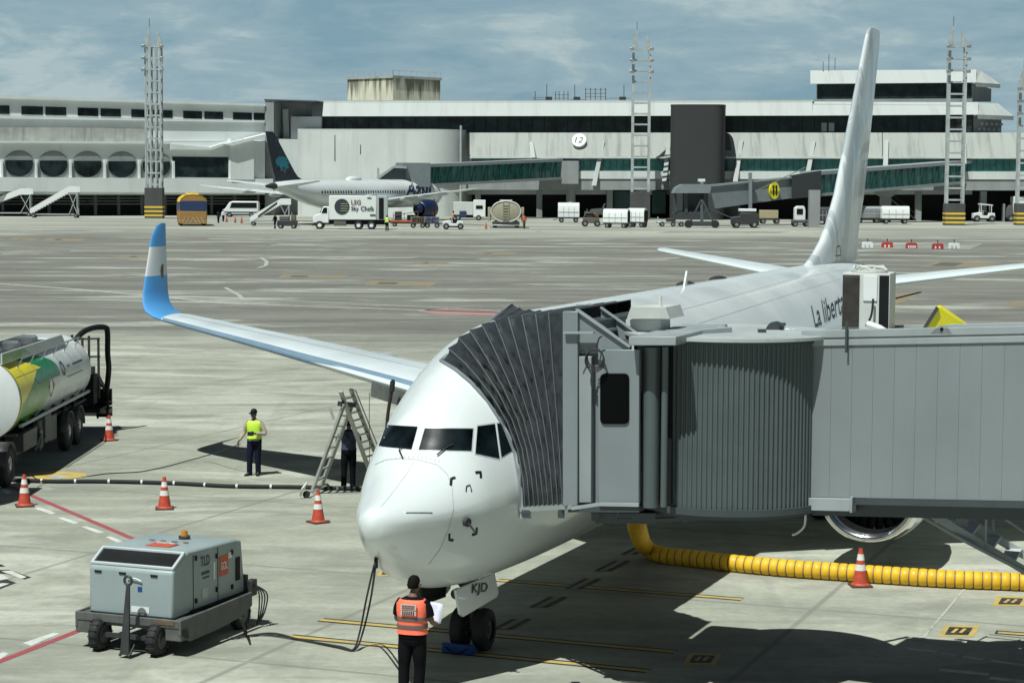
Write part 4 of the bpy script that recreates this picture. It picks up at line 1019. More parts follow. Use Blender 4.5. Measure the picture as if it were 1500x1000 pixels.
# wings
WS = [(13.0, .6, 2.02, 8.0, .13, 0, 1), (13.5, 1.8, 2.1, 7.5, .13, 5, 1), (15.9, 5.2, 2.72, 5.0, .12, 7, .5), (19.2, 11.0, 3.36, 3.2, .11, 7, 0), (22.1, 16.35, 3.92, 1.75, .10, 7.5, -1)]
WL = [(22.1, 16.35, 3.92, 1.75, .10, 8), (22.35, 16.78, 3.98, 1.66, .10, 14), (22.55, 17.10, 4.10, 1.58, .095, 32), (22.75, 17.30, 4.30, 1.48, .09, 54), (22.95, 17.41, 4.58, 1.38, .085, 70), (23.3, 17.52, 5.15, 1.18, .08, 79), (23.9, 17.69, 6.1, .82, .075, 80), (24.25, 17.74, 6.4, .55, .07, 80), (24.5, 17.75, 6.48, .3, .06, 80)]
def flagmat():
    m = bpy.data.materials.new('winglet_flag'); m.use_nodes = True; nt = m.node_tree; N = nt.nodes; L = nt.links; b = N['Principled BSDF']; b.inputs['Roughness'].default_value = .28
    tc = N.new('ShaderNodeTexCoord'); sp = N.new('ShaderNodeSeparateXYZ'); L.new(tc.outputs['Object'], sp.inputs[0])
    rp_ = N.new('ShaderNodeValToRGB'); rp_.color_ramp.interpolation = 'CONSTANT'
    e = rp_.color_ramp.elements; e[0].position = 0; e[0].color = (.09, .32, .66, 1); e[1].position = .393; e[1].color = (.66, .68, .68, 1)
    k = e.new(.700); k.color = (.09, .32, .66, 1)
    mr = N.new('ShaderNodeMapRange'); mr.inputs[1].default_value = 4.0; mr.inputs[2].default_value = 6.6; L.new(sp.outputs[2], mr.inputs['Value']); L.new(mr.outputs[0], rp_.inputs[0])
    L.new(rp_.outputs[0], b.inputs['Base Color']); return m
M['winglet_flag'] = flagmat()
for side in (1, -1):
    m_ = MB(); loft(m_, WS, side); wg = m_.build('wing', 'wing_top', jet, ang=50)
    m_ = MB(); loft(m_, WL, side); wl = m_.build('winglet', 'winglet_flag', wg, ang=50)
    # metal slats along the leading edge, blue-grey shade mixed into their colour
    m_ = MB(); rows = []
    for i in range(41):
        y = 3.2 + (16.3 - 3.2) * i / 40
        k = [interp([(s_[1],) + tuple(s_) for s_ in WS], y, j) for j in (1, 3, 4, 5, 6, 7)]
        x, z, c, t, a, tw = k; tw = R(tw); af = [(u * math.cos(tw) + v * math.sin(tw), -u * math.sin(tw) + v * math.cos(tw), u) for u, v in airfoil(22, t)]
        sel = [p_ for p_ in af if p_[2] <= (.07 if p_[1] > 0 else .10)]
        rows.append([Vector((x + u * c - .012 * (1 - u0 / .11) - .002, side * (y - v * c * math.sin(R(a))), z + v * c * math.cos(R(a)) + (.008 if v > 0 else -.008) * min(1, u0 / .01 + .2))) for u, v, u0 in sel])
    m_.grid(rows); m_.build('slat', 'slat_shade', wg, ang=60)
    m_ = MB()      # flap track fairings
    for y in (6.6, 9.6, 12.4):
        x, z, c = [interp([(s_[1],) + tuple(s_) for s_ in WS], y, j) for j in (1, 3, 4)]
        m_ = MB(); m_.ball((x + c * .85, side * y, z - .16), (1.5 * c / 4, .16, .22), 8); m_.build('flap_fairing', 'plane_grey', wg)
    m_ = MB()
    for y0, y1, f in ((3.5, 9.5, .70), (9.9, 15.9, .74), (6, 16, .34)):
        rows = []
        for i in range(13):
            y = y0 + (y1 - y0) * i / 12; x, z, c, t, a = [interp([(s_[1],) + tuple(s_) for s_ in WS], y, j) for j in (1, 3, 4, 5, 6)]
            yt = 5 * t * (.2969 * math.sqrt(f) - .126 * f - .3516 * f * f + .2843 * f ** 3 - .1036 * f ** 4) + .06 * f * (1 - f)
            rows.append([Vector((x + f * c + d, side * y, z + yt * c + .014)) for d in (-.022, .022)])
        m_.grid(rows)
    m_.build('panel_seam', 'plane_grey', wg)
    # engine
    ex, ey, ez = 13.1, side * 4.83, 1.58
    ax = (1, 0, 0)
    m_ = MB(); rows = []
    for h, r in ((.10, .80), (.02, .86), (-.02, .92), (0, .97), (.08, 1.01), (.22, 1.05)):
        rows.append([Vector((ex + h, ey + r * math.cos(2 * math.pi * j / 40), ez + r * math.sin(2 * math.pi * j / 40) * (.93 if math.sin(2 * math.pi * j / 40) < 0 else 1))) for j in range(40)])
    m_.grid(rows, closed=True); en = None
    en = MB(); rows2 = []
    for h, r in ((.22, 1.05), (.7, 1.10), (1.4, 1.10), (2.4, 1.0), (3.2, .84), (3.25, .78)):
        rows2.append([Vector((ex + h, ey + r * math.cos(2 * math.pi * j / 40), ez + r * math.sin(2 * math.pi * j / 40) * (.93 if math.sin(2 * math.pi * j / 40) < 0 else 1))) for j in range(40)])
    en.grid(rows2, closed=True); en.lathe((ex + 3.1, ey, ez), ax, ((0, .6), (.6, .5), (1.0, .38), (1.5, .05)), 28)
    eng = en.build('engine', 'plane_white', jet, ang=50)
    m_.build('intake_lip', 'bare_metal', eng, ang=60)
    m_ = MB(); m_.lathe((ex + .10, ey, ez), ax, ((0, .80), (.5, .78), (1.0, .79)), 40); m_.lathe((ex + 1.0, ey, ez), ax, ((0, .80), (.02, .02)), 40); m_.build('intake_duct', 'black', eng)
    m_ = MB()
    for k in range(24):
        t = 2 * math.pi * k / 24; c_, s_ = math.cos(t), math.sin(t)
        m_.add([(ex + .92, ey + .2 * c_, ez + .2 * s_), (ex + .98, ey + .2 * math.cos(t + .2), ez + .2 * math.sin(t + .2)), (ex + .95, ey + .78 * math.cos(t + .24), ez + .78 * math.sin(t + .24)), (ex + .82, ey + .78 * c_, ez + .78 * s_)], [(0, 1, 2, 3)])
    m_.lathe((ex + .95, ey, ez), (-1, 0, 0), ((0, .24), (.2, .18), (.4, .08), (.47, .01)), 24); m_.build('fan', 'dark_metal', eng)
    m_ = MB(); m_.prism([(ex + 1.0, ey - .14, ez + 1.0), (ex + 3.6, ey - .14, ez + .6), (ex + 4.6, ey - .14, 2.35), (ex + 2.6, ey - .14, 2.6)], (0, .28, 0)); m_.build('pylon', 'plane_white', eng)
    # horizontal stabiliser
    m_ = MB(); loft(m_, [(33.9, .3, 4.62, 4.1, .09, 7), (38.0, 7.0, 5.48, 1.35, .085, 7), (38.25, 7.15, 5.50, 1.0, .07, 7)], side); m_.build('tailplane', 'wing_top', jet, ang=50)
    # main gear
    m_ = MB(); m_.cyl((19.7, side * 2.86, .4), (19.7, side * 2.7, 2.3), .13, n=14); m_.bar((19.6, side * 2.8, 1.5), (18.9, side * 1.4, 2.0), .1); m_.cyl((19.7, side * 2.4, .55), (19.7, side * 3.3, .55), .09, n=12); lg = m_.build('main_gear', 'steel', jet)
    for dy in (-.42, .42):
        m_ = MB(); m_.lathe((19.7, side * 2.86 + dy - .2, .56), (0, 1, 0), ((0, .28), (0, .45), (.05, .54), (.12, .56), (.28, .56), (.35, .54), (.4, .45), (.4, .28)), 28); wh = m_.build('wheel', 'rubber', lg)
# tail fin
m_ = MB(); rows = []
for (x, z, c, t) in ((28.2, 5.40, 7.7, .05), (29.5, 5.75, 6.1, .065), (30.5, 6.1, 5.2, .08), (31.35, 6.6, 4.6, .09), (32.4, 7.4, 4.15, .10), (36.2, 12.0, 2.3, .10), (36.55, 12.38, 2.0, .09), (36.95, 12.5, 1.5, .06)):
    rows.append([Vector((x + u * c, v * c, z)) for u, v in airfoil(14, t, 0)])
m_.grid(rows, closed=True, capends=True)
def finmat():
    m = mat('fin_paint', (.70, .74, .75), .25, var=.05, scale=.5, coat=.2); nt = m.node_tree; N = nt.nodes; L = nt.links; b = N['Principled BSDF']
    # weathered paint patches on the flank
    tc = N.new('ShaderNodeTexCoord'); n = N.new('ShaderNodeTexNoise'); n.inputs['Scale'].default_value = .55; n.inputs['Detail'].default_value = 5; n.inputs['Distortion'].default_value = .4
    mp = N.new('ShaderNodeMapping'); mp.inputs['Scale'].default_value = (1.6, 1, .5); L.new(tc.outputs['Object'], mp.inputs[0]); L.new(mp.outputs[0], n.inputs['Vector'])
    r = N.new('ShaderNodeMapRange'); r.inputs[1].default_value = .50; r.inputs[2].default_value = .53; r.inputs[3].default_value = 0; r.inputs[4].default_value = .55; L.new(n.outputs['Fac'], r.inputs['Value'])
    mx = N.new('ShaderNodeMix'); mx.data_type = 'RGBA'; old = b.inputs['Base Color'].links[0].from_socket
    L.new(old, mx.inputs['A']); mx.inputs['B'].default_value = (.30, .36, .385, 1); L.new(r.outputs[0], mx.inputs['Factor']); L.new(mx.outputs['Result'], b.inputs['Base Color']); return m
M['fin_paint'] = finmat()
fin = m_.build('tail_fin', 'fin_paint', jet, ang=50)
BF = bvh_world(fin)
m_ = MB()
ribbon(m_, BF, [(1224, 375), (1226, 362), (1230, 360), (1232, 374), (1224, 375)], .035, .01, sub=3)
m_.build('stencil_mark', 'letter_dark', fin, world=True, smooth=False)
m_ = MB(); ribbon(m_, BF, [(1271, 192), (1267, 230), (1262, 290), (1255, 350), (1252, 380)], .03, .008); m_.build('rudder_seam', 'plane_grey', fin, world=True)
# nose gear
m_ = MB(); m_.cyl((4.09, 0, .34), (4.05, 0, 1.7), .085, n=16); m_.cyl((4.05, 0, .85), (4.02, 0, 1.7), .115, n=16); m_.cyl((4.09, -.3, .35), (4.09, .3, .35), .06, n=12); m_.bar((3.95, 0, .95), (3.0, 0, 1.6), .09); m_.bar((4.0, 0, .8), (4.3, 0, .62), .06); m_.bar((4.3, 0, .62), (4.1, 0, .42), .06)
m_.cyl((3.85, -.16, .98), (3.7, -.16, .98), .085, n=12); m_.cyl((3.85, .16, .98), (3.7, .16, .98), .085, n=12)
ng = m_.build('nose_gear', 'dark_metal', jet)
for dy in (-.20, .20):
    m_ = MB(); m_.lathe((4.09, dy - .1, .345), (0, 1, 0), ((-.02, .17), (-.02, .27), (.01, .335), (.06, .355), (.14, .355), (.19, .335), (.22, .27), (.22, .17)), 32); wh = m_.build('wheel', 'rubber', ng)
    m_ = MB(); m_.cyl((4.09, dy - .08, .345), (4.09, dy + .08, .345), .19, n=24); m_.cyl((4.09, dy - .095, .345), (4.09, dy + .095, .345), .07, n=12); m_.build('rim', 'chassis_grey', wh)
for side in (-1, 1):
    m_ = MB(); y0 = side * .33
    m_.prism([(2.42, y0, 1.32), (4.12, y0, 1.30), (4.10, y0 + side * .08, .98), (4.0, y0 + side * .09, .92), (2.52, y0 + side * .09, .88), (2.42, y0 + side * .08, .94)], (0, side * .05, 0)); gd = m_.build('gear_door', 'plane_white', jet, bevel=.01)
    if side < 0:
        BG = bvh_world(gd); V, Fc, (x0, x1, y0_, y1_) = text_mesh('KJD', bold=.012); vv = []
        q = [(691, 854.5), (714, 852.5), (713, 870), (690, 873)]
        for p_ in V:
            u = (p_.x - x0) / (x1 - x0); v = 1 - (p_.y - y0_) / (y1_ - y0_)
            x = (q[0][0] * (1 - u) + q[1][0] * u) * (1 - v) + (q[3][0] * (1 - u) + q[2][0] * u) * v
            y = (q[0][1] * (1 - u) + q[1][1] * u) * (1 - v) + (q[3][1] * (1 - u) + q[2][1] * u) * v
            l, n = hit(BG, x, y); vv.append(l + n * .014 if l is not None else None)
        ok = [i for i, a in enumerate(vv) if a is not None]; mp_ = {a: i for i, a in enumerate(ok)}; print('gear lettering', len(ok), len(vv))
        m_ = MB(); m_.add([vv[i] for i in ok], [[mp_[i] for i in f] for f in Fc if all(i in mp_ for i in f)]); m_.build('lettering', 'letter_black', gd, world=True, smooth=False)
m_ = MB(); m_.prism([(2.3, .20, 1.45), (3.35, .20, 1.38), (3.35, .22, 1.0), (2.4, .22, 1.04)], (0, -.04, 0)); m_.build('front_gear_door', 'black', jet)
# crest on the winglet flag
BWL = bvh_world([c for c in bpy.data.objects if c.name.startswith('winglet')][0]); m_ = MB()
for k in range(6):
    y = 387 + k * 3.2; w_ = 4.2 * math.sqrt(max(.05, 1 - ((k - 2.5) / 3.2) ** 2)); decal(m_, BWL, [(239.2 - w_, y), (239.0, y), (239.0, y + 3.2), (239.2 - w_, y + 3.2)], 2, 1, .012)
M['crest'] = mat('crest', (.16, .11, .05), .5)
if m_.v: m_.build('crest', 'crest', [c for c in bpy.data.objects if c.name.startswith('winglet')][0], world=True, smooth=False)
# fuelling panel under the starboard wing, hanging open
m_ = MB(); a = Vector((16.75, 7.6, 2.86))
m_.prism([(16.85, 6.75, 2.86), (17.5, 7.95, 3.0), (17.45, 7.97, 2.62), (16.8, 6.77, 2.46)], (.03, -.01, 0)); m_.build('fuel_panel', 'chassis_grey', jet)

# ------------------------------------------------------------------ second airliner by the terminal
TAIL = W(388, 287, 335); BETA = R(28); SC2 = .87
hd = Vector((math.sin(BETA), math.cos(BETA), 0))
# local x = aft from the nose, so +x points back along -hd
root2 = TAIL + hd * (63.2 * SC2); rz2 = math.atan2(-hd.y, -hd.x)
big = thing('airliner', 'white wide body airliner with dark tail in front of the far terminal', 'airplane', (root2.x, root2.y, 0), rz2, scale=SC2)
F3 = Fus([(0, 5.0, 4.9, 4.95, .05), (.15, 5.5, 4.45, 4.97, .55), (.5, 5.95, 4.0, 5.0, 1.0), (1.2, 6.5, 3.5, 5.05, 1.5), (2.2, 7.15, 3.1, 5.15, 2.0), (3.5, 7.75, 2.85, 5.3, 2.4), (5.5, 8.2, 2.72, 5.4, 2.7), (8, 8.34, 2.7, 5.5, 2.82), (42, 8.34, 2.7, 5.5, 2.82), (47, 8.34, 3.3, 5.6, 2.72), (52, 8.30, 4.4, 6.0, 2.3), (57, 8.1, 5.7, 6.7, 1.55), (61, 7.6, 6.6, 7.05, .75), (63.2, 7.2, 6.85, 7.02, .2)])
m_ = MB(); F3.mesh(m_, [.0, .07, .15, .3, .5, .8] + [1.2 + i * .5 for i in range(16)] + [10, 16, 22, 28, 34, 40] + [42 + i * 1.2 for i in range(18)] + [63.2], 40); fb = m_.build('fuselage', 'plane_white', big, ang=60)
m_ = MB()
for x in [9.5 + .9 * k for k in range(44)]:
    if 17 < x < 18.5 or 37 < x < 38: continue
    for side in (1, -1):
        z = 5.95; m_.grid([[Vector((x + dx, side * (F3.yat(x + dx, z + dz) + .02), z + dz)) for dx in (-.2, .2)] for dz in (-.27, .27)])
o = m_.build('cabin_window', 'glass_dark', big, smooth=False); o['kind'] = 'stuff'
m_ = MB()
for x in (8.2, 17.8, 37.5, 47.5):
    z0, z1 = 4.9, 6.8
    for xa in (x - .5, x + .5): m_.grid([[Vector((xa + d, F3.yat(xa, z0 + (z1 - z0) * k / 6) + .02, z0 + (z1 - z0) * k / 6)) for d in (-.05, .05)] for k in range(7)])
m_.build('door_seam', 'plane_grey', big)
m_ = MB(); V, Fc, (x0, x1, y0, y1) = text_mesh('Azul', bold=.03, shear=.1); BB = bvh_world(fb); vv = []
q = [(594, 264.5), (632, 265.5), (632, 287), (594, 289)]
for p_ in V:
    u = (p_.x - x0) / (x1 - x0); v = 1 - (p_.y - y0) / (y1 - y0)
    x = (q[0][0] * (1 - u) + q[1][0] * u) * (1 - v) + (q[3][0] * (1 - u) + q[2][0] * u) * v
    y = (q[0][1] * (1 - u) + q[1][1] * u) * (1 - v) + (q[3][1] * (1 - u) + q[2][1] * u) * v
    l, n = hit(BB, x, y); vv.append(l + n * .05 if l is not None else None)
ok = [i for i, a in enumerate(vv) if a is not None]; mp_ = {a: i for i, a in enumerate(ok)}
m_.add([vv[i] for i in ok], [[mp_[i] for i in f] for f in Fc if all(i in mp_ for i in f)]); m_.build('lettering', 'letter_blue', big, world=True, smooth=False)
m_ = MB(); m_.grid([[F3.pt(x, 2 * math.pi * j / 24) + Vector((0, 0, 0)) for j in range(24)] for x in (60.4, 61.5, 62.6, 63.25)], closed=True); m_.v = [Vector((p_.x, p_.y * 1.03, 7.05 + (p_.z - 7.05) * 1.03)) for p_ in m_.v]; m_.build('tail_cone', 'dark_metal', big)
m_ = MB(); m_.ball((33, 0, 8.3), (2.6, 1.0, .75), 10); m_.build('radome_bump', 'plane_white', big)
m_ = MB(); m_.ball((30, 0, 3.2), (9, 2.5, 1.2), 12); m_.build('belly_fairing', 'plane_grey', big)
for side in (1, -1):
    m_ = MB(); loft(m_, [(20, 1.5, 3.6, 11.5, .13, 4), (27.2, 11, 4.9, 6.6, .11, 5), (36.8, 28.5, 6.6, 2.6, .10, 6), (38.6, 31.2, 6.95, 1.1, .08, 10), (39.3, 31.9, 7.1, .4, .08, 12)], side); wg = m_.build('wing', 'wing_top', big, ang=50)
    m_ = MB()
    for y in (7, 12, 17, 22): x, z, c = [interp([(1.5, 20, 3.6, 11.5), (11, 27.2, 4.9, 6.6), (28.5, 36.8, 7.0, 2.6)], y, j) for j in (1, 2, 3)]; m_ = MB(); m_.ball((x + c * .85, side * y, z - .45), (2.4, .3, .45), 8); m_.build('flap_fairing', 'plane_grey', wg)
    m_ = MB(); loft(m_, [(54.6, .6, 7.0, 6.0, .09, 6), (59.6, 9.7, 8.0, 2.2, .09, 6)], side); m_.build('tailplane', 'wing_top', big, ang=50)
    ex, ey, ez = 19.2, side * 9.4, 2.6
    m_ = MB(); m_.lathe((ex, ey, ez), (1, 0, 0), ((.3, 1.45), (0, 1.62), (.2, 1.78), (1.2, 1.9), (3, 1.85), (4.6, 1.45), (4.7, 1.3)), 32); m_.lathe((ex + 4.6, ey, ez), (1, 0, 0), ((0, 1.0), (1.2, .7), (2, .2)), 24); en = m_.build('engine', 'letter_blue', big)
    m_ = MB(); m_.lathe((ex + .3, ey, ez), (1, 0, 0), ((0, 1.45), (.8, 1.4), (.82, .03)), 32); m_.build('intake_duct', 'black', en)
    m_ = MB(); m_.lathe((ex - .02, ey, ez), (1, 0, 0), ((.3, 1.44), (0, 1.63), (.22, 1.795)), 32); m_.build('intake_lip', 'bare_metal', en)
    m_ = MB(); m_.prism([(ex + 1, ey - .2, ez + 1.7), (ex + 6, ey - .2, ez + .8), (ex + 9, ey - .2, 4.6), (ex + 5, ey - .2, 4.9)], (0, .4, 0)); m_.build('pylon', 'plane_white', en)
    m_ = MB(); m_.cyl((31.5, side * 5.3, .6), (31.5, side * 4.6, 3.2), .25, n=12); lg = m_.build('main_gear', 'steel', big)
    for dx in (-.8, .8):
        for dy in (-.6, .6): m_ = MB(); m_.cyl((31.5 + dx, side * 5.3 + dy - .22, .7), (31.5 + dx, side * 5.3 + dy + .22, .7), .7, n=20); m_.build('wheel', 'rubber', lg)
m_ = MB(); m_.cyl((6.7, 0, .5), (6.7, 0, 3), .16, n=12); ng2 = m_.build('nose_gear', 'steel', big)
for dy in (-.3, .3): m_ = MB(); m_.cyl((6.7, dy - .15, .5), (6.7, dy + .15, .5), .5, n=18); m_.build('wheel', 'rubber', ng2)
m_ = MB(); rows = []
for (x, z, c, t) in ((50.2, 8.0, 9.6, .06), (52.4, 8.8, 7.6, .08), (53.6, 9.8, 6.9, .09), (60.0, 16.6, 2.9, .09), (60.7, 17.0, 2.3, .06)): rows.append([Vector((x + u * c, v * c, z)) for u, v in airfoil(12, t, 0)])
m_.grid(rows, closed=True, capends=True); f2 = m_.build('tail_fin', 'tail_navy', big, ang=50)
m_ = MB(); rng_ = random.Random(5)
BF2 = bvh_world(f2)
for (x, y) in [(i, j) for i in range(9) for j in range(13)]:      # patchwork map emblem made of small blocks
    u, v = x / 8 - .5, y / 12 - .5
    if abs(u) + .9 * max(0, v) * 1.1 + max(0, -v - .38) * 2 > .46 + .06 * rng_.random(): continue
    px, py = 402.3 + x * 2.15 + y * .45, 229.5 + y * 2.1
    if v > .08 and rng_.random() < .30: continue
    decal(m_, BF2, [(px, py), (px + 1.9, py), (px + 1.9, py + 1.9), (px, py + 1.9)], 1, 1, .05, m=(0 if v < .1 else 1))
M['emblem_pale'] = mat('emblem_pale', (.10, .16, .18), .5)
if m_.v: m_.build('emblem', ['cyan', 'emblem_pale'], f2, world=True, smooth=False)
# ================================================================== near boarding bridge
KB = .93
W0 = W
def W(px, py, Y): return W0(px, py, Y * KB)      # the bridge stands a little nearer than first measured
jb = thing('boarding_bridge', 'big grey boarding bridge with ribbed curtain and black folding canopy docked at the near airliner', 'boarding bridge', (2.2, 32.4, 0))
CP = VPlane((1.0 * KB, 33.6 * KB), (1.0 * KB + .936 * 2, 33.6 * KB - .353 * 2))
AXN = Vector((.353, .936, 0))
M['bridge_mid'] = mat('bridge_mid', (.27, .30, .31), .42, var=.08, streak=.25, sscale=3, sdark=.7)
M['louvre_brown'] = mat('louvre_brown', (.055, .048, .042), .7, var=.3, scale=9)
M['rib_grey'] = mat('rib_grey', (.12, .133, .14), .5)
# --- folding canopy
E0 = [(646, 528), (668, 541), (690, 559), (714, 585), (738, 622), (754, 662), (761, 702), (763, 743)]
TOPS = [(646, 528), (657, 510), (672, 494), (688, 484), (706, 475), (725, 469), (745, 465), (765, 462), (785, 460), (804, 458), (826, 456)]
NS = 29
def e0(s):
    k = s * (len(E0) - 1); i = min(int(k), len(E0) - 2); f = k - i
    return Vector((E0[i][0] + (E0[i + 1][0] - E0[i][0]) * f, E0[i][1] + (E0[i + 1][1] - E0[i][1]) * f))
lead_pts = []
for k in range(NS):
    q = e0(k / (NS - 1)); l, n = hit(BV, q.x, q.y)
    if l is None: l = lead_pts[-1]; n = Vector((-1, 0, 0))
    lead_pts.append(l + n * .06)
NH = len(TOPS)
def hoop(i):
    """near leg from top to bottom, for a fractional hoop number"""
    i0 = min(int(i), NH - 2); f = i - i0
    T = Vector((TOPS[i0][0] * (1 - f) + TOPS[i0 + 1][0] * f, TOPS[i0][1] * (1 - f) + TOPS[i0 + 1][1] * f))
    w_ = i / (NH - 1); B = Vector((763 + (831 - 763) * w_, 743 - 3 * w_))
    out = []
    for k in range(NS):
        s = k / (NS - 1)
        bulge = (e0(s) - (Vector(E0[0]) * (1 - s) + Vector(E0[-1]) * s)) * (1 - w_) ** 1.3
        q = T * (1 - s) + B * s + bulge
        Yl = lead_pts[k].y; Ym = CP.hit(q.x, q.y, .02).y * w_ + 33.62 * KB * (1 - w_)
        out.append(W0(q.x, q.y, Yl * (1 - w_) + Ym * w_))
    return out
def hoop_full(i, inset=0.0):
    near = hoop(i); w_ = i / (NH - 1)
    top = near[0]; ft = top + AXN * 3.3; ft.z = max(top.z, 5.60) * (1 - w_) + top.z * w_
    bot = near[-1]; fb = bot + AXN * 3.3 + CP.u * (.35 * (1 - w_))
    cen = (top + ft + bot + fb) / 4
    P = list(reversed(near)) + [top + (ft - top) * k / 6 for k in range(1, 7)] + [ft + (fb - ft) * k / 6 for k in range(1, 7)]
    if inset:
        Q = []
        for k, p_ in enumerate(P):
            d = (cen - p_); d.normalize(); Q.append(p_ + d * inset)
        return Q
    return P
m_ = MB(); rows = []
for i in range(NH - 1):
    rows.append(hoop_full(i))
    wr_ = random.Random(100 + i); ph = [wr_.uniform(0, 6.28) for _ in range(8)]
    for f_, dep in ((.14, .024), (.32, .036), (.5, .040), (.68, .036), (.86, .024)):
        row = hoop_full(i + f_, dep)
        for k_ in range(1, len(row) - 1):      # creased cloth between the ribs
            a_ = .026 * math.sin(k_ * 1.35 + ph[0] + f_ * 5) + .022 * math.sin(k_ * 2.3 + ph[1] - f_ * 7) + .016 * wr_.uniform(-1, 1)
            row[k_] = row[k_] + CP.n * (a_ * (1 - abs(f_ - .5) * 1.2))
        rows.append(row)
rows.append(hoop_full(NH - 1)); m_.grid(rows); cnp = m_.build('canopy', 'canvas', jb, world=True, ang=70)
for i in range(NH):
    m_ = MB(); P = hoop_full(min(i, NH - 1.001)); r_ = .03 if i == 0 else .009
    m_.tube([p_ - CP.u * .0 + CP.n * .012 for p_ in P], r_, n=6); m_.build('canopy_rib', 'bridge_grey' if i == 0 else 'rib_grey', cnp, world=True)
m_ = MB(); a = CP.hit(764, 745, .12); b = CP.hit(836, 742, .06); m_.bar(W0(763, 746, lead_pts[-1].y - .03), b, .05, .07); m_.box(W0(768, 749, lead_pts[-1].y) + Vector((.02, .1, -.05)), (.18, .3, .1)); m_.build('canopy_sill', 'bridge_light', cnp, world=True)
m_ = MB()
l0 = [p_ + CP.n * .03 for p_ in lead_pts]
for k in range(NS - 6, NS): pass
m_.tube([p_ - CP.u * .03 for p_ in lead_pts[15:]], .05, n=8); m_.build('bumper', 'steel', cnp, world=True)
# --- cab
m_ = MB()
slab(m_, CP, [(824, 741), (824, 456), (846, 456), (846, 741)], .05, -.10); m_.build('cab_frame', 'bridge_grey', jb, world=True, bevel=.012)
m_ = MB(); slab(m_, CP, [(824, 741), (824, 456), (832, 456), (832, 741)], -3.2, -3.35)
m_.build('cab_frame', 'bridge_grey', jb, world=True, bevel=.012)
m_ = MB(); slab(m_, CP, [(846, 738), (846, 512), (880, 512), (880, 738)], -.12, -.2)
slab(m_, CP, [(846, 517), (846, 452), (884, 478), (922, 508), (922, 517)], -.02, -.08)
m_.build('cab_wall', 'bridge_grey', jb, world=True, bevel=.012)
m_ = MB(); slab(m_, CP, [(880, 500), (880, 450), (930, 486), (930, 502)], -1.1, -1.16); m_.build('cab_wall', 'bridge_grey', jb, world=True, bevel=.012)
m_ = MB(); slab(m_, CP, [(843, 500), (843, 446), (884, 446), (884, 500)], -3.0, -3.1)
cabw = m_.build('cab_wall', 'bridge_grey', jb, world=True, bevel=.012)
m_ = MB(); slab(m_, CP, [(876, 738), (876, 512), (936, 512), (936, 738)], .06, -.02)
cabw = m_.build('cab_wall', 'bridge_grey', jb, world=True, bevel=.012)
m_ = MB(); slab(m_, CP, [(846, 500), (846, 470), (878, 470), (878, 500)], -.3, -3.0); m_.build('cab_header', 'bridge_dark', jb, world=True, smooth=False)
m_ = MB(); slab(m_, CP, [(848, 736), (848, 522), (866, 522), (866, 736)], .02, -.12); m_.build('door_post', 'bridge_mid', jb, world=True, bevel=.01)
m_ = MB()
m_.bar(CP.hit(844, 453, .01), CP.hit(923, 508, .01), .045, .03); m_.build('cab_trim', 'bridge_light', jb, world=True)
m_ = MB(); m_.bar(CP.hit(880, 450, -1.07), CP.hit(932, 487, -1.07), .045, .03); m_.bar(CP.hit(826, 487, .1), CP.hit(870, 487, .1), .06, .03); m_.bar(CP.hit(886, 484, -.1), CP.hit(902, 482, -1.1), .05, .04)
m_.bar(CP.hit(838, 744, .09), CP.hit(878, 738, .12), .05, .05); m_.bar(CP.hit(878, 738, .12), CP.hit(936, 739, .12), .05, .05); m_.build('cab_trim', 'bridge_light', jb, world=True)
def rrect(x0, x1, y0, y1, r):
    out = []
    for cx, cy, a0 in ((x1 - r, y0 + r, -90), (x1 - r, y1 - r, 0), (x0 + r, y1 - r, 90), (x0 + r, y0 + r, 180)):
        for k in range(7): t = R(a0 + 15 * k); out.append((cx + r * math.cos(t), cy + r * math.sin(t)))
    return out
m_ = MB(); slab(m_, CP, rrect(879, 921, 547, 621, 7), .085, .04); fr = m_.build('window', 'window_black', jb, world=True, smooth=False)
m_ = MB(); slab(m_, CP, rrect(882, 918, 551, 617, 5), .09, .07); m_.build('pane', 'window_black', fr, world=True, smooth=False)
m_ = MB(); slab(m_, CP, [(878, 741), (832, 744), (832, 750), (936, 750), (936, 741)], .0, -3.3); m_.build('cab_floor', 'bridge_dark', jb, world=True, smooth=False)
m_ = MB()
slab(m_, CP, [(846, 505), (846, 503), (922, 503), (922, 505)], -.1, -3.2); m_.build('cab_roof', 'bridge_dark', jb, world=True, smooth=False)
m_ = MB()
c = CP.hit(872, 524, .16); 
for k in range(3):
    P = [c + CP.u * ((.125 + .012 * k) * math.cos(2 * math.pi * i / 20)) + Vector((0, 0, (.14 + .01 * k) * math.sin(2 * math.pi * i / 20) - .02 * k)) + CP.n * (.012 * k) for i in range(21)]; m_.tube(P, .011, n=6)
m_.tube(catmull([c + CP.u * .02 + Vector((0, 0, .14)), c + CP.u * .05 + Vector((0, 0, .28)), c + CP.u * .1 + Vector((0, 0, .32))], 5), .012, n=6)
m_.tube(catmull([c - CP.u * .13, c - CP.u * .2 + Vector((0, 0, .12)), c - CP.u * .26 + Vector((0, 0, .02))], 5), .011, n=6); m_.build('cable_coil', 'rubber', jb, world=True)
m_ = MB(); q = CP.hit(950, 462, -1.2)
t0 = [CP.hit(x, y, -1.0) for x, y in ((918, 467), (981, 467), (975, 450), (924, 450))]
m_.prism(t0, -CP.n * .8); m_.bar(CP.hit(924, 475, -1.4), CP.hit(975, 475, -1.4), .5, .18); m_.cyl(CP.hit(967, 449, -1.3), CP.hit(967, 434, -1.3), .03, n=8); m_.build('roof_lamp_housing', 'dirty_white', jb, world=True, smooth=False)
m_ = MB(); slab(m_, CP, [(921, 506), (921, 493), (990, 493), (990, 506)], .30, -2.6); m_.build('roof_beam', 'bridge_light', jb, world=True, bevel=.01)
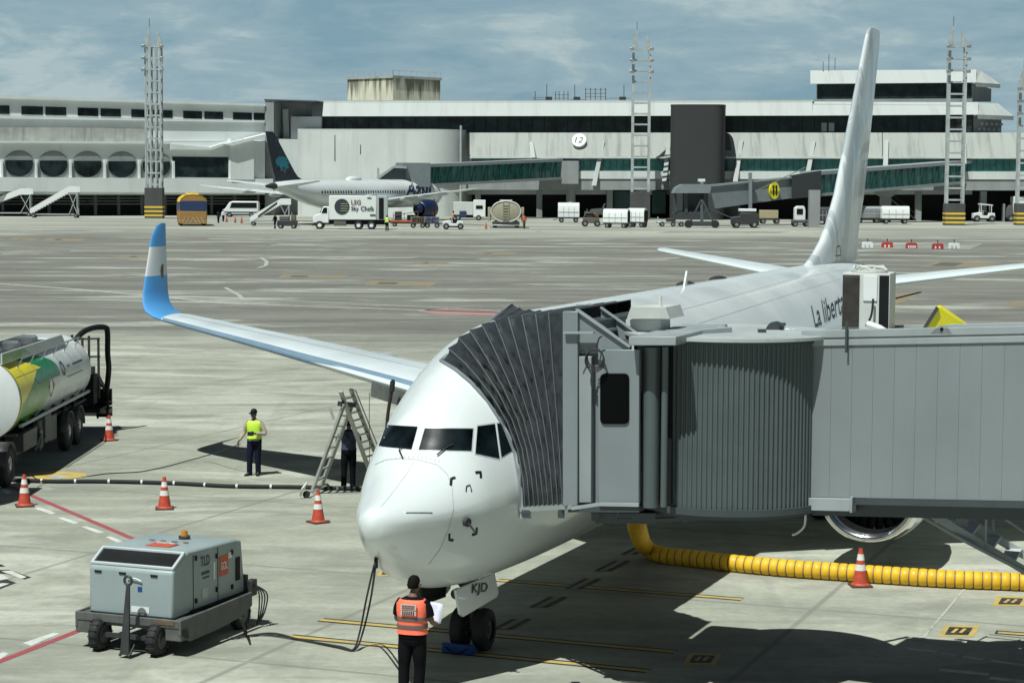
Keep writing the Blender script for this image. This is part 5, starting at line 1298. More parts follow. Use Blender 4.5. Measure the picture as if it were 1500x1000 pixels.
m_ = MB(); m_.bar(W(984, 492, 34.0), W(1062, 486, 34.6), .35, .16); m_.box(W(1056, 483, 34.6), (.14, .2, .12)); m_.bar(W(930, 478, 35.5), W(1000, 488, 35.0), .9, .05); m_.build('roof_rail', 'bridge_light', jb, world=True, bevel=.008)
# --- rollers and curtain
RC = Vector((3.6 * KB, 34.75 * KB, 0)); RR = 1.55 * KB
m_ = MB(); slab(m_, CP, [(934, 738), (934, 504), (985, 504), (985, 738)], -.45, -.55); m_.build('gap_shade', 'black', jb, world=True, smooth=False)  # black sheet behind the rollers, painted in as the shade of the gap
for px_, r_, t_ in ((952, .135, -.2), (972, .05, -.12)):
    m_ = MB(); a = CP.hit(px_, 742, t_); b = CP.hit(px_, 508, t_); m_.cyl(a, Vector((a.x, a.y, b.z)), r_, n=24); m_.build('curtain_roller', 'curtain', jb, world=True)
m_ = MB(); rows = [[], []]; n_ = 64
zb_, zt_ = 2.97, 5.41
cols = []
NR = 68
for k in range(NR * 6 + 1):
    t = R(168) + R(205) * k / (NR * 6); ph = (k % 6)
    rr_ = RR + (0, .004, .026, .030, .026, .004)[ph]
    cols.append((rr_ * math.cos(t), rr_ * math.sin(t)))
m_.grid([[RC + Vector((x, y, zb_)) for x, y in cols], [RC + Vector((x, y, zt_)) for x, y in cols]]); cur = m_.build('curtain', 'curtain', jb, world=True, ang=25)
m_ = MB(); m_.cyl(RC + Vector((0, 0, zb_ - .10)), RC + Vector((0, 0, zb_)), RR + .07, n=64); m_.cyl(RC + Vector((0, 0, zb_ - .18)), RC + Vector((0, 0, zb_ - .1)), RR - .1, n=48); m_.build('rotunda_floor', 'bridge_dark', jb, world=True)
m_ = MB(); m_.cyl(RC + Vector((0, 0, zt_)), RC + Vector((0, 0, zt_ + .05)), RR + .05, n=64, m=1); m_.cyl(RC + Vector((0, 0, zt_ + .052)), RC + Vector((0, 0, zt_ + .10)), RR + .20, n=64, m=0); m_.build('rotunda_roof', ['bridge_roof', 'bridge_dark'], jb, world=True)
# --- tunnel
TP = VPlane((4.81 * KB, 33.8 * KB), (7.79 * KB, 32.1 * KB)); SL = .062; TL = 13.0; TW = 2.1
def tb(q): return 3.088 + SL * q
def tt(q): return 5.376 + SL * q
m_ = MB()
def tbox(q0, q1, za, zb, t0, t1, m=None, mb=None):
    (mb or m_).hexa([TP.P(q0, za(q0), t0), TP.P(q1, za(q1), t0), TP.P(q1, za(q1), t1), TP.P(q0, za(q0), t1)], [TP.P(q0, zb(q0), t0), TP.P(q1, zb(q1), t0), TP.P(q1, zb(q1), t1), TP.P(q0, zb(q0), t1)], m)
q = 0.0; k = 0
while q < 4.9:
    wd = .327; tbox(q, q + wd - .0035, tb, tt, 0, -.04); q += wd; k += 1
tbox(.0, 4.9, lambda q: tb(q) - .05, lambda q: tt(q) + .04, -.008, -.12); tbox(0, TL, tb, tt, -TW + .1, -TW)
wl_ = m_.build('tunnel_wall', 'tunnel_paint', jb, world=True, smooth=False)
m_ = MB(); tbox(-.2, TL, lambda q: tt(q) + .0, lambda q: tt(q) + .03, -.1, -TW + .05); m_.build('tunnel_roof', 'bridge_roof', jb, world=True, smooth=False)
m_ = MB(); tbox(-.15, 4.9, lambda q: tt(q) - .02, lambda q: tt(q) + .075, .025, -.06); tbox(-.15, 4.9, lambda q: tt(q) + .10, lambda q: tt(q) + .215, .03, -.12); tbox(-.15, 4.9, lambda q: tt(q) + .076, lambda q: tt(q) + .099, .01, -.11); tbox(-.15, 4.9, lambda q: tt(q) + .03, lambda q: tt(q) + .16, -TW + .12, -TW - .02); m_.build('roof_gutter', 'bridge_light', jb, world=True, bevel=.008)
m_ = MB(); tbox(-.02, .68, lambda q: tb(q) - .20, lambda q: tb(q) - .01, .06, -.1); tbox(.682, .72, lambda q: tb(q) - .22, lambda q: tb(q) + .02, .08, -.1); m_.build('bottom_rail', 'bridge_light', jb, world=True, bevel=.008)
m_ = MB(); tbox(.73, 4.9, lambda q: tb(q) - .10, lambda q: tb(q) - .01, .02, -.12); tbox(0, 4.9, lambda q: tb(q) - .3, lambda q: tb(q) - .12, -.14, -TW + .1); m_.build('underframe', 'bridge_dark', jb, world=True, smooth=False)
m_ = MB(); tbox(4.95, TL, lambda q: tb(q) - .42, lambda q: tt(q) + .3, .32, -TW - .3); m_.build('outer_tunnel', 'bridge_grey', jb, world=True, bevel=.02)
m_ = MB(); q = TP.P(9.0, 0, -TW / 2); m_.cyl((q.x, q.y, 0), (q.x, q.y, tb(9) - .4), .45, n=20); m_.box((q.x, q.y, .12), (1.4, 1.4, .24)); m_.build('support_column', 'bridge_light', jb, world=True)
for qq, tt_ in ((2.02, .03), (2.75, -TW + .1)):
    m_ = MB(); z = tt(qq) + .12
    m_.prism([TP.P(qq - .17, z, tt_), TP.P(qq + .17, z, tt_), TP.P(qq + .06, z + .13, tt_), TP.P(qq - .04, z + .13, tt_)], -TP.n * .03); m_.ball(TP.P(qq, z + .075, tt_ + .01), (.028, .01, .028), 6, m=1); m_.build('lifting_lug', ['bridge_light', 'black'], jb, world=True)
m_ = MB(); tbox(.57, .60, lambda q: tt(q) - .12, lambda q: tt(q) + .34, .10, .06); m_.build('bracket', 'bridge_dark', jb, world=True)
# air conditioning unit on the roof
ac = W0(1272, 492, 32.4); U = Vector((.80, .60, 0)).normalized(); V_ = Vector((.60, -.80, 0))
acp = MB()
def acb(mb, x0, x1, y0, y1, z0, z1, m=None):
    o = Vector((ac.x, ac.y, 0)); z = ac.z
    mb.hexa([o + XA * x0 + YA * y0 + Vector((0, 0, z + z0)), o + XA * x1 + YA * y0 + Vector((0, 0, z + z0)), o + XA * x1 + YA * y1 + Vector((0, 0, z + z0)), o + XA * x0 + YA * y1 + Vector((0, 0, z + z0))],
            [o + XA * x0 + YA * y0 + Vector((0, 0, z + z1)), o + XA * x1 + YA * y0 + Vector((0, 0, z + z1)), o + XA * x1 + YA * y1 + Vector((0, 0, z + z1)), o + XA * x0 + YA * y1 + Vector((0, 0, z + z1))], m)
XA = Vector((.955, -.296, 0)); YA = Vector((.296, .955, 0))
acb(acp, -.36, .36, -.36, .36, .12, .98); acp_o = acp.build('air_conditioner', 'dirty_white', jb, world=True, bevel=.01)
m_ = MB(); acb(m_, -.38, .42, -.40, .40, 0, .115); m_.build('mounting_frame', 'bridge_dark', acp_o, world=True)
m_ = MB(); acb(m_, -.355, -.10, -.375, -.361, .16, .95)
for k in range(26): acb(m_, -.35, -.105, -.381, -.376, .175 + .029 * k, .193 + .029 * k)
m_.build('louvre', 'louvre_brown', acp_o, world=True, smooth=False)
m_ = MB(); acb(m_, .20, .345, -.37, -.361, .15, .95); m_.build('louvre', 'black', acp_o, world=True, smooth=False)
m_ = MB(); acb(m_, -.04, .17, -.38, -.361, .56, .95); m_.build('access_panel', 'white_paint', acp_o, world=True, bevel=.006)
o = Vector((ac.x, ac.y, ac.z))
m_ = MB(); m_.cyl(o + Vector((0, 0, .985)), o + Vector((0, 0, 1.02)), .28, n=24)
for k in range(3): m_.tube([o + Vector((.24 * math.cos(t), .24 * math.sin(t), 1.03)) * 1 + Vector((0, 0, .05 * math.sin(t * 3 + k))) for t in [2 * math.pi * i / 16 + k for i in range(9)]], .018, n=6)
m_.tube([o + XA * (.26 * math.cos(t)) + YA * (.12 * math.sin(t)) + Vector((0, 0, 1.01 + .06 * math.sin(t))) for t in [math.pi * i / 10 for i in range(11)]], .02, n=6); m_.build('fan_cover', 'dirty_white', acp_o, world=True)
m_ = MB(); m_.tube(catmull([o + XA * .12 - YA * .43 + Vector((0, 0, .6)), o + XA * .10 - YA * .46 + Vector((0, 0, .35)), o + XA * .02 - YA * .46 + Vector((0, 0, .18))], 6), .018, n=6); m_.build('cable', 'rubber', acp_o, world=True)
m_ = MB(); m_.tube(catmull([o + XA * .05 - YA * .50 + Vector((0, 0, .22)), o + XA * .25 - YA * .55 + Vector((0, 0, .16)), o + XA * .38 - YA * .5 + Vector((0, 0, .08))], 6), [.05] * 7 + [.045] * 6, n=10); m_.build('insulated_pipe', 'white_paint', acp_o, world=True)
m_ = MB()
P = catmull([W(1146, 485, 35.2), W(1170, 487, 35.3), W(1205, 488, 35.5), W(1242, 487, 35.9)], 8); m_.tube(P, [.045 + .01 * (i % 3 == 0) for i in range(len(P))], n=10); m_.tube(catmull([W(1100, 489, 34.6), W(1160, 492, 34.9), W(1242, 489, 35.9)], 8), .012, n=6); m_.build('roof_pipe', 'white_paint', jb, world=True)
m_ = MB(); a = W(1136, 487, 35.1)
m_.prism([a + Vector((.14 * math.cos(t) - .02, 0, .17 * math.sin(t))) for t in [math.pi * i / 10 for i in range(11)]] + [a + Vector((-.16, 0, -.02))], (.05, .12, 0)); m_.box(a + Vector((.1, -.03, .13)), (.1, .06, .05)); m_.box(W(1116, 487, 34.5), (.12, .12, .1)); m_.build('roof_hatch', 'bridge_dark', jb, world=True)
# yellow cover standing behind the roof
m_ = MB(); Yc = 34.8
A = [W(1349, 489, Yc), W(1373, 450, Yc), W(1378, 450, Yc), W(1424, 482, Yc + .2), W(1428, 489, Yc + .2)]
m_.prism(A, (.12, .55, 0)); yc = m_.build('yellow_cover', 'yellow', jb, world=True, bevel=.01)
m_ = MB(); m_.bar(W(1349, 489, Yc - .02), W(1373.5, 450, Yc - .02), .03, .05); m_.build('cover_edge', 'bridge_dark', yc, world=True)
# service stair at the far side
m_ = MB()
s0 = W(1350, 744, 36.0); s1 = s0 + Vector((4.4, -.5, -s0.z)); dv_ = (s1 - s0)
bk = Vector((.35, 1.0, 0))
for off in (Vector((0, 0, 0)), bk): m_.bar(s0 + off, s1 + off, .05, .13)
m_.bar(s0 + Vector((-.35, 0, -.05)), s0 + Vector((.2, 0, -.02)), .06, .16)
st = m_.build('service_stair', 'bridge_light', jb, world=True)
m_ = MB()
for k in range(1, 13):
    p_ = s0 + dv_ * (k / 13.0); m_.hexa([p_ + Vector((-.12, .02, -.03)), p_ + Vector((.14, .02, -.03)), p_ + Vector((.14, .02, -.03)) + bk, p_ + Vector((-.12, .02, -.03)) + bk], [p_ + Vector((-.12, .02, .01)), p_ + Vector((.14, .02, .01)), p_ + Vector((.14, .02, .01)) + bk, p_ + Vector((-.12, .02, .01)) + bk])
m_.build('tread', 'dirty_white', st, world=True, smooth=False)['kind'] = 'stuff'
m_ = MB()
for off in (Vector((0, -.02, 0)), bk):
    for h in (.45, .9): m_.tube([s0 + off + Vector((.4, 0, h)), s1 + off + Vector((0, 0, h))], .022, n=8)
    for k in range(7): p_ = s0 + dv_ * ((k + .6) / 7.0) + off; m_.cyl(p_, p_ + Vector((0, 0, .9)), .02, n=8)
m_.build('handrail', 'bridge_light', st, world=True)
m_ = MB(); a = W(1408, 746, 36.3); m_.box((a.x, a.y, a.z - .02), (.2, .14, .5)); m_.tube(catmull([W(1338, 748, 36.2), W(1420, 795, 35.8), W(1512, 842, 35.4)], 6), .035, n=8); m_.build('stair_bracket', 'bridge_light', st, world=True)
# service gear hanging under the cab
m_ = MB(); m_.box(W(915, 755, 34.2), (.9, .5, .16)); m_.bar(W(948, 762, 34.3), W(1052, 757, 34.5), .1, .06); m_.bar(W(1003, 765, 34.4), W(1003, 750, 34.4), .07); m_.bar(W(905, 748, 33.6), W(905, 760, 33.6), .03); m_.bar(W(905, 760, 33.6), W(925, 760, 33.6), .03)
m_.box(W(770, 752, 33.4), (.12, .2, .08)); m_.box(W(822, 752, 33.9), (.1, .1, .12)); m_.box(W(872, 756, 33.9), (.12, .1, .12)); m_.build('under_cab_gear', 'bridge_dark', jb, world=True)
m_ = MB(); m_.tube(catmull([W(1180, 752, 35.0), W(1178, 770, 35.0), W(1168, 780, 35.0), W(1160, 783, 35.0)], 6), .018, n=6); m_.build('loose_cable', 'white_paint', jb, world=True)

W = W0
# ================================================================== ground power cart
cf = Vector((-.37, -.93, 0)).normalized(); ccen = Vector((-5.84, 35.42, 0))
gp = thing('power_cart', 'grey ground power cart with upright tow bar standing by the red lines', 'power cart', tuple(ccen), math.atan2(cf.y, cf.x))
# local: x forward (towards the tow bar), y to the cart's left
L0, L1, HW = 1.15, -1.2, .80
m_ = MB()
prof = [(L0, .60), (L0, 1.36), (L0 - .05, 1.41), (L0 - .42, 1.62), (L0 - .5, 1.65), (L1 + .25, 1.60), (L1 + .05, 1.55), (L1 - .08, .62)]
m_.prism([(x, -HW, z) for x, z in prof], (0, 2 * HW, 0)); bd = m_.build('body', 'cart_grey', gp, bevel=.035)
m_ = MB()
d = Vector((-.37, 0, .21)).normalized(); nn = Vector((.21, 0, .37)).normalized(); o = Vector((L0 - .045, 0, 1.41))
def cq(u, v, off): return o + d * u + Vector((0, v, 0)) + nn * off
m_.add([cq(.05, -HW + .07, .012), cq(.05, HW - .07, .012), cq(.40, HW - .07, .012), cq(.40, -HW + .07, .012)], [(0, 1, 2, 3)]); m_.build('air_intake', 'black', bd, smooth=False)  # flat black quad stands for the shaded hollow of the opening
m_ = MB()
for u, v0, v1 in ((.02, -HW + .01, HW - .01), (.42, -HW + .01, HW - .01)): m_.bar(cq(u, v0, .015), cq(u, v1, .015), .05, .05)
for v in (-HW + .03, HW - .03): m_.bar(cq(.02, v, .015), cq(.42, v, .015), .05, .05)
m_.build('intake_rim', 'cart_light', bd, bevel=.012) if 'cart_light' in M else m_.build('intake_rim', 'white_paint', bd, bevel=.012)
m_ = MB()
for y in (-HW - .003, HW + .003):
    for x in (.50, -.32): m_.box((x, y, 1.1), (.012, .008, .92))
m_.build('door_seam', 'black', bd, smooth=False)
for x, z in ((.42, 1.5), (.42, .78), (-.27, 1.42), (-.27, .85), (-.80, 1.40), (-.80, .80)):
    m_ = MB(); m_.box((x, HW + .012, z), (.05, .022, .08)); m_.build('latch', 'black', bd)
m_ = MB(); m_.box((-1.0, HW + .008, 1.08), (.14, .016, .40)); m_.build('vent', 'black', bd)
for y in (.45, -.15, -.62):
    m_ = MB(); m_.box((L0 + .008, y, 1.30), (.015, .13, .035)); m_.build('latch', 'black', bd)
m_ = MB(); m_.box((-.52, HW + .005, 1.22), (.30, .008, .34)); sg = m_.build('side_panel_sign', 'sign_red', bd, smooth=False)
m_ = MB(); text_on(m_, 'GOL', (-.41, HW + .012, 1.15), (-1, 0, 0), (0, 0, 1), .22, .14, off=.004, bold=.02); m_.build('lettering', 'white_paint', sg, smooth=False)
m_ = MB(); m_.box((.28, 0.08, 1.652), (.34, .46, .006)); sg = m_.build('roof_panel_sign', 'sign_red', bd, smooth=False)
m_ = MB(); text_on(m_, 'TURBO' if False else 'GOL', (.20, -.10, 1.656), (0, 1, 0), (-1, 0, 0), .36, .12, off=.004, bold=.02); m_.build('lettering', 'white_paint', sg, smooth=False)
m_ = MB(); text_on(m_, 'TLD', (.26, HW + .004, 1.32), (-1, 0, 0), (0, 0, 1), .30, .17, off=.006, bold=.015); m_.box((.10, HW + .005, 1.20), (.26, .006, .05)); m_.box((.08, HW + .005, 1.12), (.22, .006, .03)); m_.build('lettering', 'letter_dark', bd, smooth=False)
m_ = MB(); m_.box((.12, HW + .004, .86), (.18, .006, .18)); m_.build('data_plate', 'steel', bd, smooth=False)
m_ = MB(); m_.box((-.20, HW + .004, 1.18), (.05, .006, .30)); m_.box((-.74, HW + .004, 1.36), (.12, .006, .10)); m_.box((L0 + .004, .18, .72), (.006, .34, .10)); m_.build('label_plate', 'white_paint', bd, smooth=False)
m_ = MB(); m_.tube([(L0 + .03, -.05, 1.24), (L0 + .04, .12, 1.24), (L0 + .03, .22, 1.20)], .012, n=6); m_.build('handle', 'white_paint', bd)
m_ = MB(); m_.box((L0 + .004, .18, 1.06), (.006, .08, .08)); m_.build('round_sticker', 'chock_blue', bd, smooth=False)
m_ = MB()
for k in range(4): m_.box((-.10, -.35 + .22 * k, 1.645), (.05, .10, .012))
m_.build('roof_hinge', 'steel', bd)
m_ = MB(); m_.cyl((-.55, .02, 1.62), (-.55, .02, 1.67), .10, n=20); m_.cyl((-.55, .02, 1.67), (-.55, .02, 1.76), .065, .05, n=16, m=1); m_.build('beacon', ['dark_metal', 'amber'], bd)
# chassis
m_ = MB()
m_.box((0, 0, .50), (2.4, 1.5, .16))
m_.prism([(1.26, .96, .62), (-1.15, .96, .66), (-1.15, .96, .42), (-.75, .96, .30), (.0, .96, .24), (.95, .96, .22), (1.26, .96, .36)], (0, .05, 0)); m_.prism([(1.26, -.96, .62), (-1.15, -.96, .66), (-1.15, -.96, .42), (-.75, -.96, .30), (.0, -.96, .24), (.95, -.96, .22), (1.26, -.96, .36)], (0, -.05, 0))
m_.box((1.24, 0, .55), (.05, 1.96, .14)); m_.box((1.12, .86, .38), (.26, .30, .22)); m_.box((1.12, -.86, .38), (.26, .30, .22))
m_.prism([(1.24, .958, .60), (.2, .958, .60), (.2, .82, .60), (1.24, .82, .60)], (0, 0, -.03)); m_.prism([(1.24, -.958, .60), (.2, -.958, .60), (.2, -.82, .60), (1.24, -.82, .60)], (0, 0, -.03))
ch = m_.build('chassis', 'chassis_grey', gp, bevel=.012)
m_ = MB(); m_.box((1.272, .72, .56), (.01, .34, .06)); m_.build('reflector', 'brown', ch)
m_ = MB(); m_.box((-.35, 0, .60), (1.9, 1.7, .10)); m_.build('deck', 'black', gp, smooth=False)
m_ = MB(); m_.box((-1.32, .90, .70), (.20, .12, .28)); m_.box((-1.26, .50, .78), (.08, .7, .3)); m_.build('cable_tray', 'dark_metal', gp, bevel=.01)
m_ = MB()
for k in range(4): m_.tube(catmull([(-1.32, .97, .75), (-1.34 - .04 * k, 1.04 + .03 * k, .58), (-1.32 - .03 * k, 1.04 + .02 * k, .25), (-1.32, 1.0, .05)], 5), .014, n=6)
m_.build('hanging_cable', 'rubber', gp)
for x, y in ((1.22, .55), (1.22, -.55), (-1.12, .78), (-1.12, -.78)):
    m_ = MB(); r_ = .27; m_.lathe((x, y - .1, r_), (0, 1, 0), ((0, .16), (0, .21), (.03, .255), (.06, .27), (.14, .27), (.17, .255), (.2, .21), (.2, .16)), 28)
    for k in range(16):
        t = 2 * math.pi * k / 16; m_.box((x + (r_ + .004) * math.cos(t), y, r_ + (r_ + .004) * math.sin(t) * .985), (.016, .15, .02), rot=Matrix.Rotation(-t - math.pi / 2, 3, 'Y'))
    wh = m_.build('wheel', 'rubber', gp); m_ = MB(); m_.cyl((x, y - .085, r_), (x, y + .085, r_), .165, n=24); m_.cyl((x, y - .11, r_), (x, y + .11, r_), .06, n=12); m_.build('rim', 'chassis_grey', wh)
m_ = MB(); m_.bar((1.22, -.6, .27), (1.22, .6, .27), .07); m_.build('axle', 'dark_metal', gp)
m_ = MB(); y0 = .16
m_.add([(1.62, y0 - .085, .06), (1.62, y0 + .085, .06), (1.50, y0 + .03, 1.18), (1.50, y0 - .03, 1.18), (1.57, y0 - .085, .06), (1.57, y0 + .085, .06), (1.46, y0 + .03, 1.18), (1.46, y0 - .03, 1.18)], [(0, 1, 2, 3), (7, 6, 5, 4), (0, 4, 5, 1), (1, 5, 6, 2), (2, 6, 7, 3), (3, 7, 4, 0)])
for sy in (-.085, .085): m_.bar((1.44, y0 + sy, .20), (1.62, y0 + sy, .04), .04)
m_.tube([(1.48 + .0, y0 + .07 * math.cos(2 * math.pi * i / 16), 1.26 + .07 * math.sin(2 * math.pi * i / 16)) for i in range(17)], .024, n=8)
m_.build('tow_bar', 'dark_metal', gp, bevel=.006)

# ================================================================== fuel truck at the left edge
FX = -13.72; YF, YR = 54.0, 63.3; TZ, TR = 2.02, 1.06
ft = thing('fuel_truck', 'white aircraft fuel truck with green and yellow painted tank cut by the left edge', 'fuel truck', (FX, 58.5, 0))
m_ = MB(); m_.lathe((FX, YF - .12, TZ), (0, 1, 0), ((0, .05), (0.02, .7), (.12, TR), (.18, TR + .015), (.24, TR), (YR - YF, TR), (YR - YF + .12, .9), (YR - YF + .2, .5), (YR - YF + .22, .02)), 56); tk = m_.build('tank', 'tank_white', ft, world=True, ang=40)
def tpt(s, th, off=.006):   # th: 0 right side (towards +x), 90 top
    return Vector((FX + (TR + off) * math.cos(R(th)), YF + s, TZ + (TR + off) * math.sin(R(th))))
def band(mat_, fl, fr, t0, t1, off, name):
    m_ = MB(); rows = []
    for k in range(25):
        t = t0 + (t1 - t0) * k / 24; a, b = fl(t), fr(t); b = max(b, a + .01)
        rows.append([tpt(a + (b - a) * j / 4, t, off) for j in range(5)])
    m_.grid(rows); m_.build(name, mat_, tk, world=True)
band('green_mid', lambda t: .12, lambda t: 3.6 - .00055 * (t - 8) ** 2 if t < 8 else 3.6 - .0005 * (t - 8) ** 2, -66, 84, .008, 'green_band')
band('green_dark', lambda t: 1.3 + .028 * abs(t - 48), lambda t: 5.0 - .0012 * (t - 22) ** 2, 12, 66, .014, 'dark_green_band')
band('green_dark', lambda t: .3, lambda t: .3 + .05 * (t + 66), -66, -38, .016, 'dark_green_band')
band('tank_yellow', lambda t: .12, lambda t: 3.2 - .062 * (t - 33), 33, 78, .020, 'yellow_band')
band('tank_yellow', lambda t: .12, lambda t: .35 + .062 * (t + 4), -4, 32, .020, 'yellow_band')
band('tank_yellow', lambda t: .10, lambda t: .22, -90, 90, .024, 'yellow_band')
m_ = MB(); c = tpt(3.75, 3, .02)
m_.add([tpt(3.75, -16, .02), tpt(4.1, 2, .02), tpt(3.75, 20, .02), tpt(3.4, 2, .02)], [(0, 1, 2, 3)]); m_.build('hazard_diamond', 'red', tk, world=True, smooth=False)
m_ = MB(); rows = []
for k in range(25):
    t = 2 * math.pi * k / 24; rows.append([tpt(5.5 + r_ * math.cos(t), 20 + r_ * 54 * math.sin(t), .012) for r_ in (.15, .22)])
m_.grid(rows)
for s0, s1, t0, t1 in ((6.1, 6.2, 18, 22), (6.3, 6.4, 18, 22), (6.8, 8.2, 18.5, 21.5), (5.8, 8.0, 4, 5)): m_.grid([[tpt(s0 + (s1 - s0) * j / 4, t, .012) for j in range(5)] for t in (t0, t1)])
m_.build('faint_lettering', 'letter_dark', tk, world=True, smooth=False)
m_ = MB()
for sx in (-1, 1): m_.prism([(FX + sx * .55, YF + .1, 2.95), (FX + sx * .55, YR - 1.6, 2.95), (FX + sx * .55, YR - 2.0, 3.20), (FX + sx * .55, YF + .1, 3.24)], (sx * .05, 0, 0))
m_.box((FX, YR - 1.8, 3.08), (1.0, .06, .24)); m_.build('walkway_coaming', 'plane_grey', ft, world=True, smooth=False, bevel=.01)
m_ = MB(); m_.prism([(FX + .607, YF + .1, 3.0), (FX + .607, YF + 3.2, 3.0), (FX + .607, YF + 2.5, 3.19), (FX + .607, YF + .1, 3.22)], (.006, 0, 0)); m_.build('green_band', 'green_mid', tk, world=True, smooth=False)
m_ = MB(); m_.box((FX, 57.6, 3.06), (1.05, 6.8, .04)); m_.build('walkway', 'dark_metal', ft, world=True, smooth=False)
for y in (55.5, 57.6, 59.7): m_ = MB(); m_.cyl((FX, y, 3.02), (FX, y, 3.25), .25, n=20); m_.box((FX, y, 3.28), (.4, .12, .05)); m_.build('manhole', 'steel', ft, world=True)
m_ = MB()
for k in range(6): y = 55 + 1.45 * k; m_.cyl((FX + .74, y, 2.72), (FX + .9, y, 3.05), .02, n=6)
m_.tube([(FX + .9, 55, 3.05), (FX + .9, 62.3, 3.05)], .022, n=6); m_.build('handrail', 'steel', ft, world=True)
m_ = MB(); m_.box((FX, 58.2, .98), (1.0, 11.5, .25)); m_.box((FX, 58.5, 1.13), (1.9, 9.0, .06))
for k in range(7): y = 54.8 + 1.3 * k; m_.prism([(FX - .9, y, 1.1), (FX + .9, y, 1.1), (FX + 1.0, y, 1.42), (FX - 1.0, y, 1.42)], (0, .08, 0))
m_.build('chassis', 'black', ft, world=True, smooth=False)
m_ = MB(); m_.tube([(FX + 1.0, 54.3, 1.35), (FX + 1.02, 63, 1.38)], .05, n=8); m_.build('side_rail', 'steel', ft, world=True)
for y in (52.6, 59.75, 61.15):
    for sx in (-1, 1):
        m_ = MB(); x = FX + sx * .98; m_.lathe((x - .15, y, .52), (1, 0, 0), ((0, .28), (0, .42), (.05, .50), (.1, .52), (.2, .52), (.25, .50), (.3, .42), (.3, .28)), 32); wh = m_.build('wheel', 'rubber', ft, world=True)
        m_ = MB(); m_.lathe((x + sx * .15, y, .52), (sx, 0, 0), ((-.02, .30), (-.1, .24), (-.06, .1), (.0, .09), (.02, .01)), 24); m_.build('rim', 'steel', wh, world=True)
        m_ = MB(); pr = [Vector((x - .18, y + .62 * math.cos(t), .55 + .60 * math.sin(t))) for t in [math.pi * i / 14 for i in range(15)]]; m_.grid([pr, [p_ + Vector((.36, 0, 0)) for p_ in pr]]); mg = m_.build('mudguard', 'dark_metal', ft, world=True); sm = mg.modifiers.new('Solidify', 'SOLIDIFY'); sm.thickness = .025
m_ = MB(); m_.box((FX + .85, 57.3, .95), (.42, .75, .75)); m_.box((FX + .9, 56.5, .75), (.3, .4, .5)); m_.cyl((FX + .95, 56.55, .62), (FX + .95, 56.55, 1.25), .1, n=10); m_.tube(catmull([(FX + 1.0, 55.9, .5), (FX + 1.1, 56.2, .9), (FX + 1.0, 56.5, .45), (FX + 1.08, 56.8, .8)], 5), .04, n=6); m_.build('valve_box', 'chassis_grey', ft, world=True, bevel=.02)
m_ = MB(); m_.box((FX + .80, 58.2, .85), (.4, .9, .7)); m_.box((FX + .8, 55.2, .9), (.5, 1.6, .5)); m_.box((FX + .4, 57.5, .7), (.4, 4, .6)); m_.build('dark_side_box', 'dark_metal', ft, world=True, bevel=.02)  # plain dark boxes added to make the underside of the tank darker
# rear platform with hose arm
m_ = MB(); m_.box((FX, 64.3, .72), (2.5, 1.5, .12)); m_.box((FX + .2, 64.9, 1.0), (2.3, .2, .5)); m_.box((FX, 63.9, 1.35), (2.1, .6, .9))
for k in range(3): m_.box((FX + 1.15, 64.7, .45 + .22 * k), (.4, .5, .05))
for sx in (.95, 1.25): m_.bar((FX + sx, 64.7, .35), (FX + sx, 64.7, 1.5), .06)
m_.build('rear_platform', 'black', ft, world=True, bevel=.01)
m_ = MB()
for x, y, h in ((.35, 63.9, 3.0), (.62, 64.1, 2.9), (.80, 64.2, 2.95), (1.05, 64.4, 2.85)): m_.bar((FX + x, y, 1.0), (FX + x, y, h), .07)
for z in (1.7, 2.3, 2.85): m_.bar((FX + .3, 63.95, z), (FX + 1.1, 64.4, z), .05)
m_.box((FX + .7, 64.2, 1.75), (.5, .4, .5)); m_.build('pump_frame', 'dark_metal', ft, world=True, bevel=.01)
m_ = MB(); m_.tube(catmull([(FX + .55, 62.9, 2.75), (FX + .72, 63.3, 3.05), (FX + .95, 63.8, 3.2), (FX + 1.25, 64.3, 3.2), (FX + 1.33, 64.4, 3.05), (FX + 1.33, 64.4, 2.4), (FX + 1.36, 64.4, 1.9), (FX + 1.28, 64.4, 1.2)], 6), .085, n=12); m_.build('fuel_arm', 'black', ft, world=True)
m_ = MB()
for k in range(5): m_.tube(catmull([(FX + .5 + .12 * k, 64.6, 1.5), (FX + .75 + .1 * k, 64.9, 1.25 + .1 * (k % 2)), (FX + .9, 64.95, 1.7), (FX + 1.0, 64.9, 1.1)], 5), .035, n=6)
m_.build('hose_bundle', 'rubber', ft, world=True)
m_ = MB(); m_.box((FX + .9, 64.98, .55), (.9, .06, .3)); m_.build('rear_plate', 'dirty_white', ft, world=True)
# cab, standing just outside the picture
m_ = MB(); m_.prism([(FX - 1.15, 49.0, .7), (FX - 1.15, 51.3, .7), (FX - 1.15, 51.3, 2.9), (FX - 1.15, 49.5, 2.9), (FX - 1.15, 49.0, 1.8)], (2.3, 0, 0)); cb_ = m_.build('cab', 'tank_white', ft, world=True, bevel=.04)
m_ = MB(); m_.prism([(FX - 1.0, 49.12, 1.9), (FX + 1.0, 49.12, 1.9), (FX + 1.0, 49.45, 2.7), (FX - 1.0, 49.45, 2.7)], (0, -.03, .02)); m_.build('windscreen', 'glass_dark', cb_, world=True)
for sx in (-1, 1):
    m_ = MB(); x = FX + sx * .98; m_.lathe((x - .15, 50.3, .52), (1, 0, 0), ((0, .28), (0, .42), (.05, .50), (.1, .52), (.2, .52), (.25, .50), (.3, .42), (.3, .28)), 32); m_.build('wheel', 'rubber', ft, world=True)

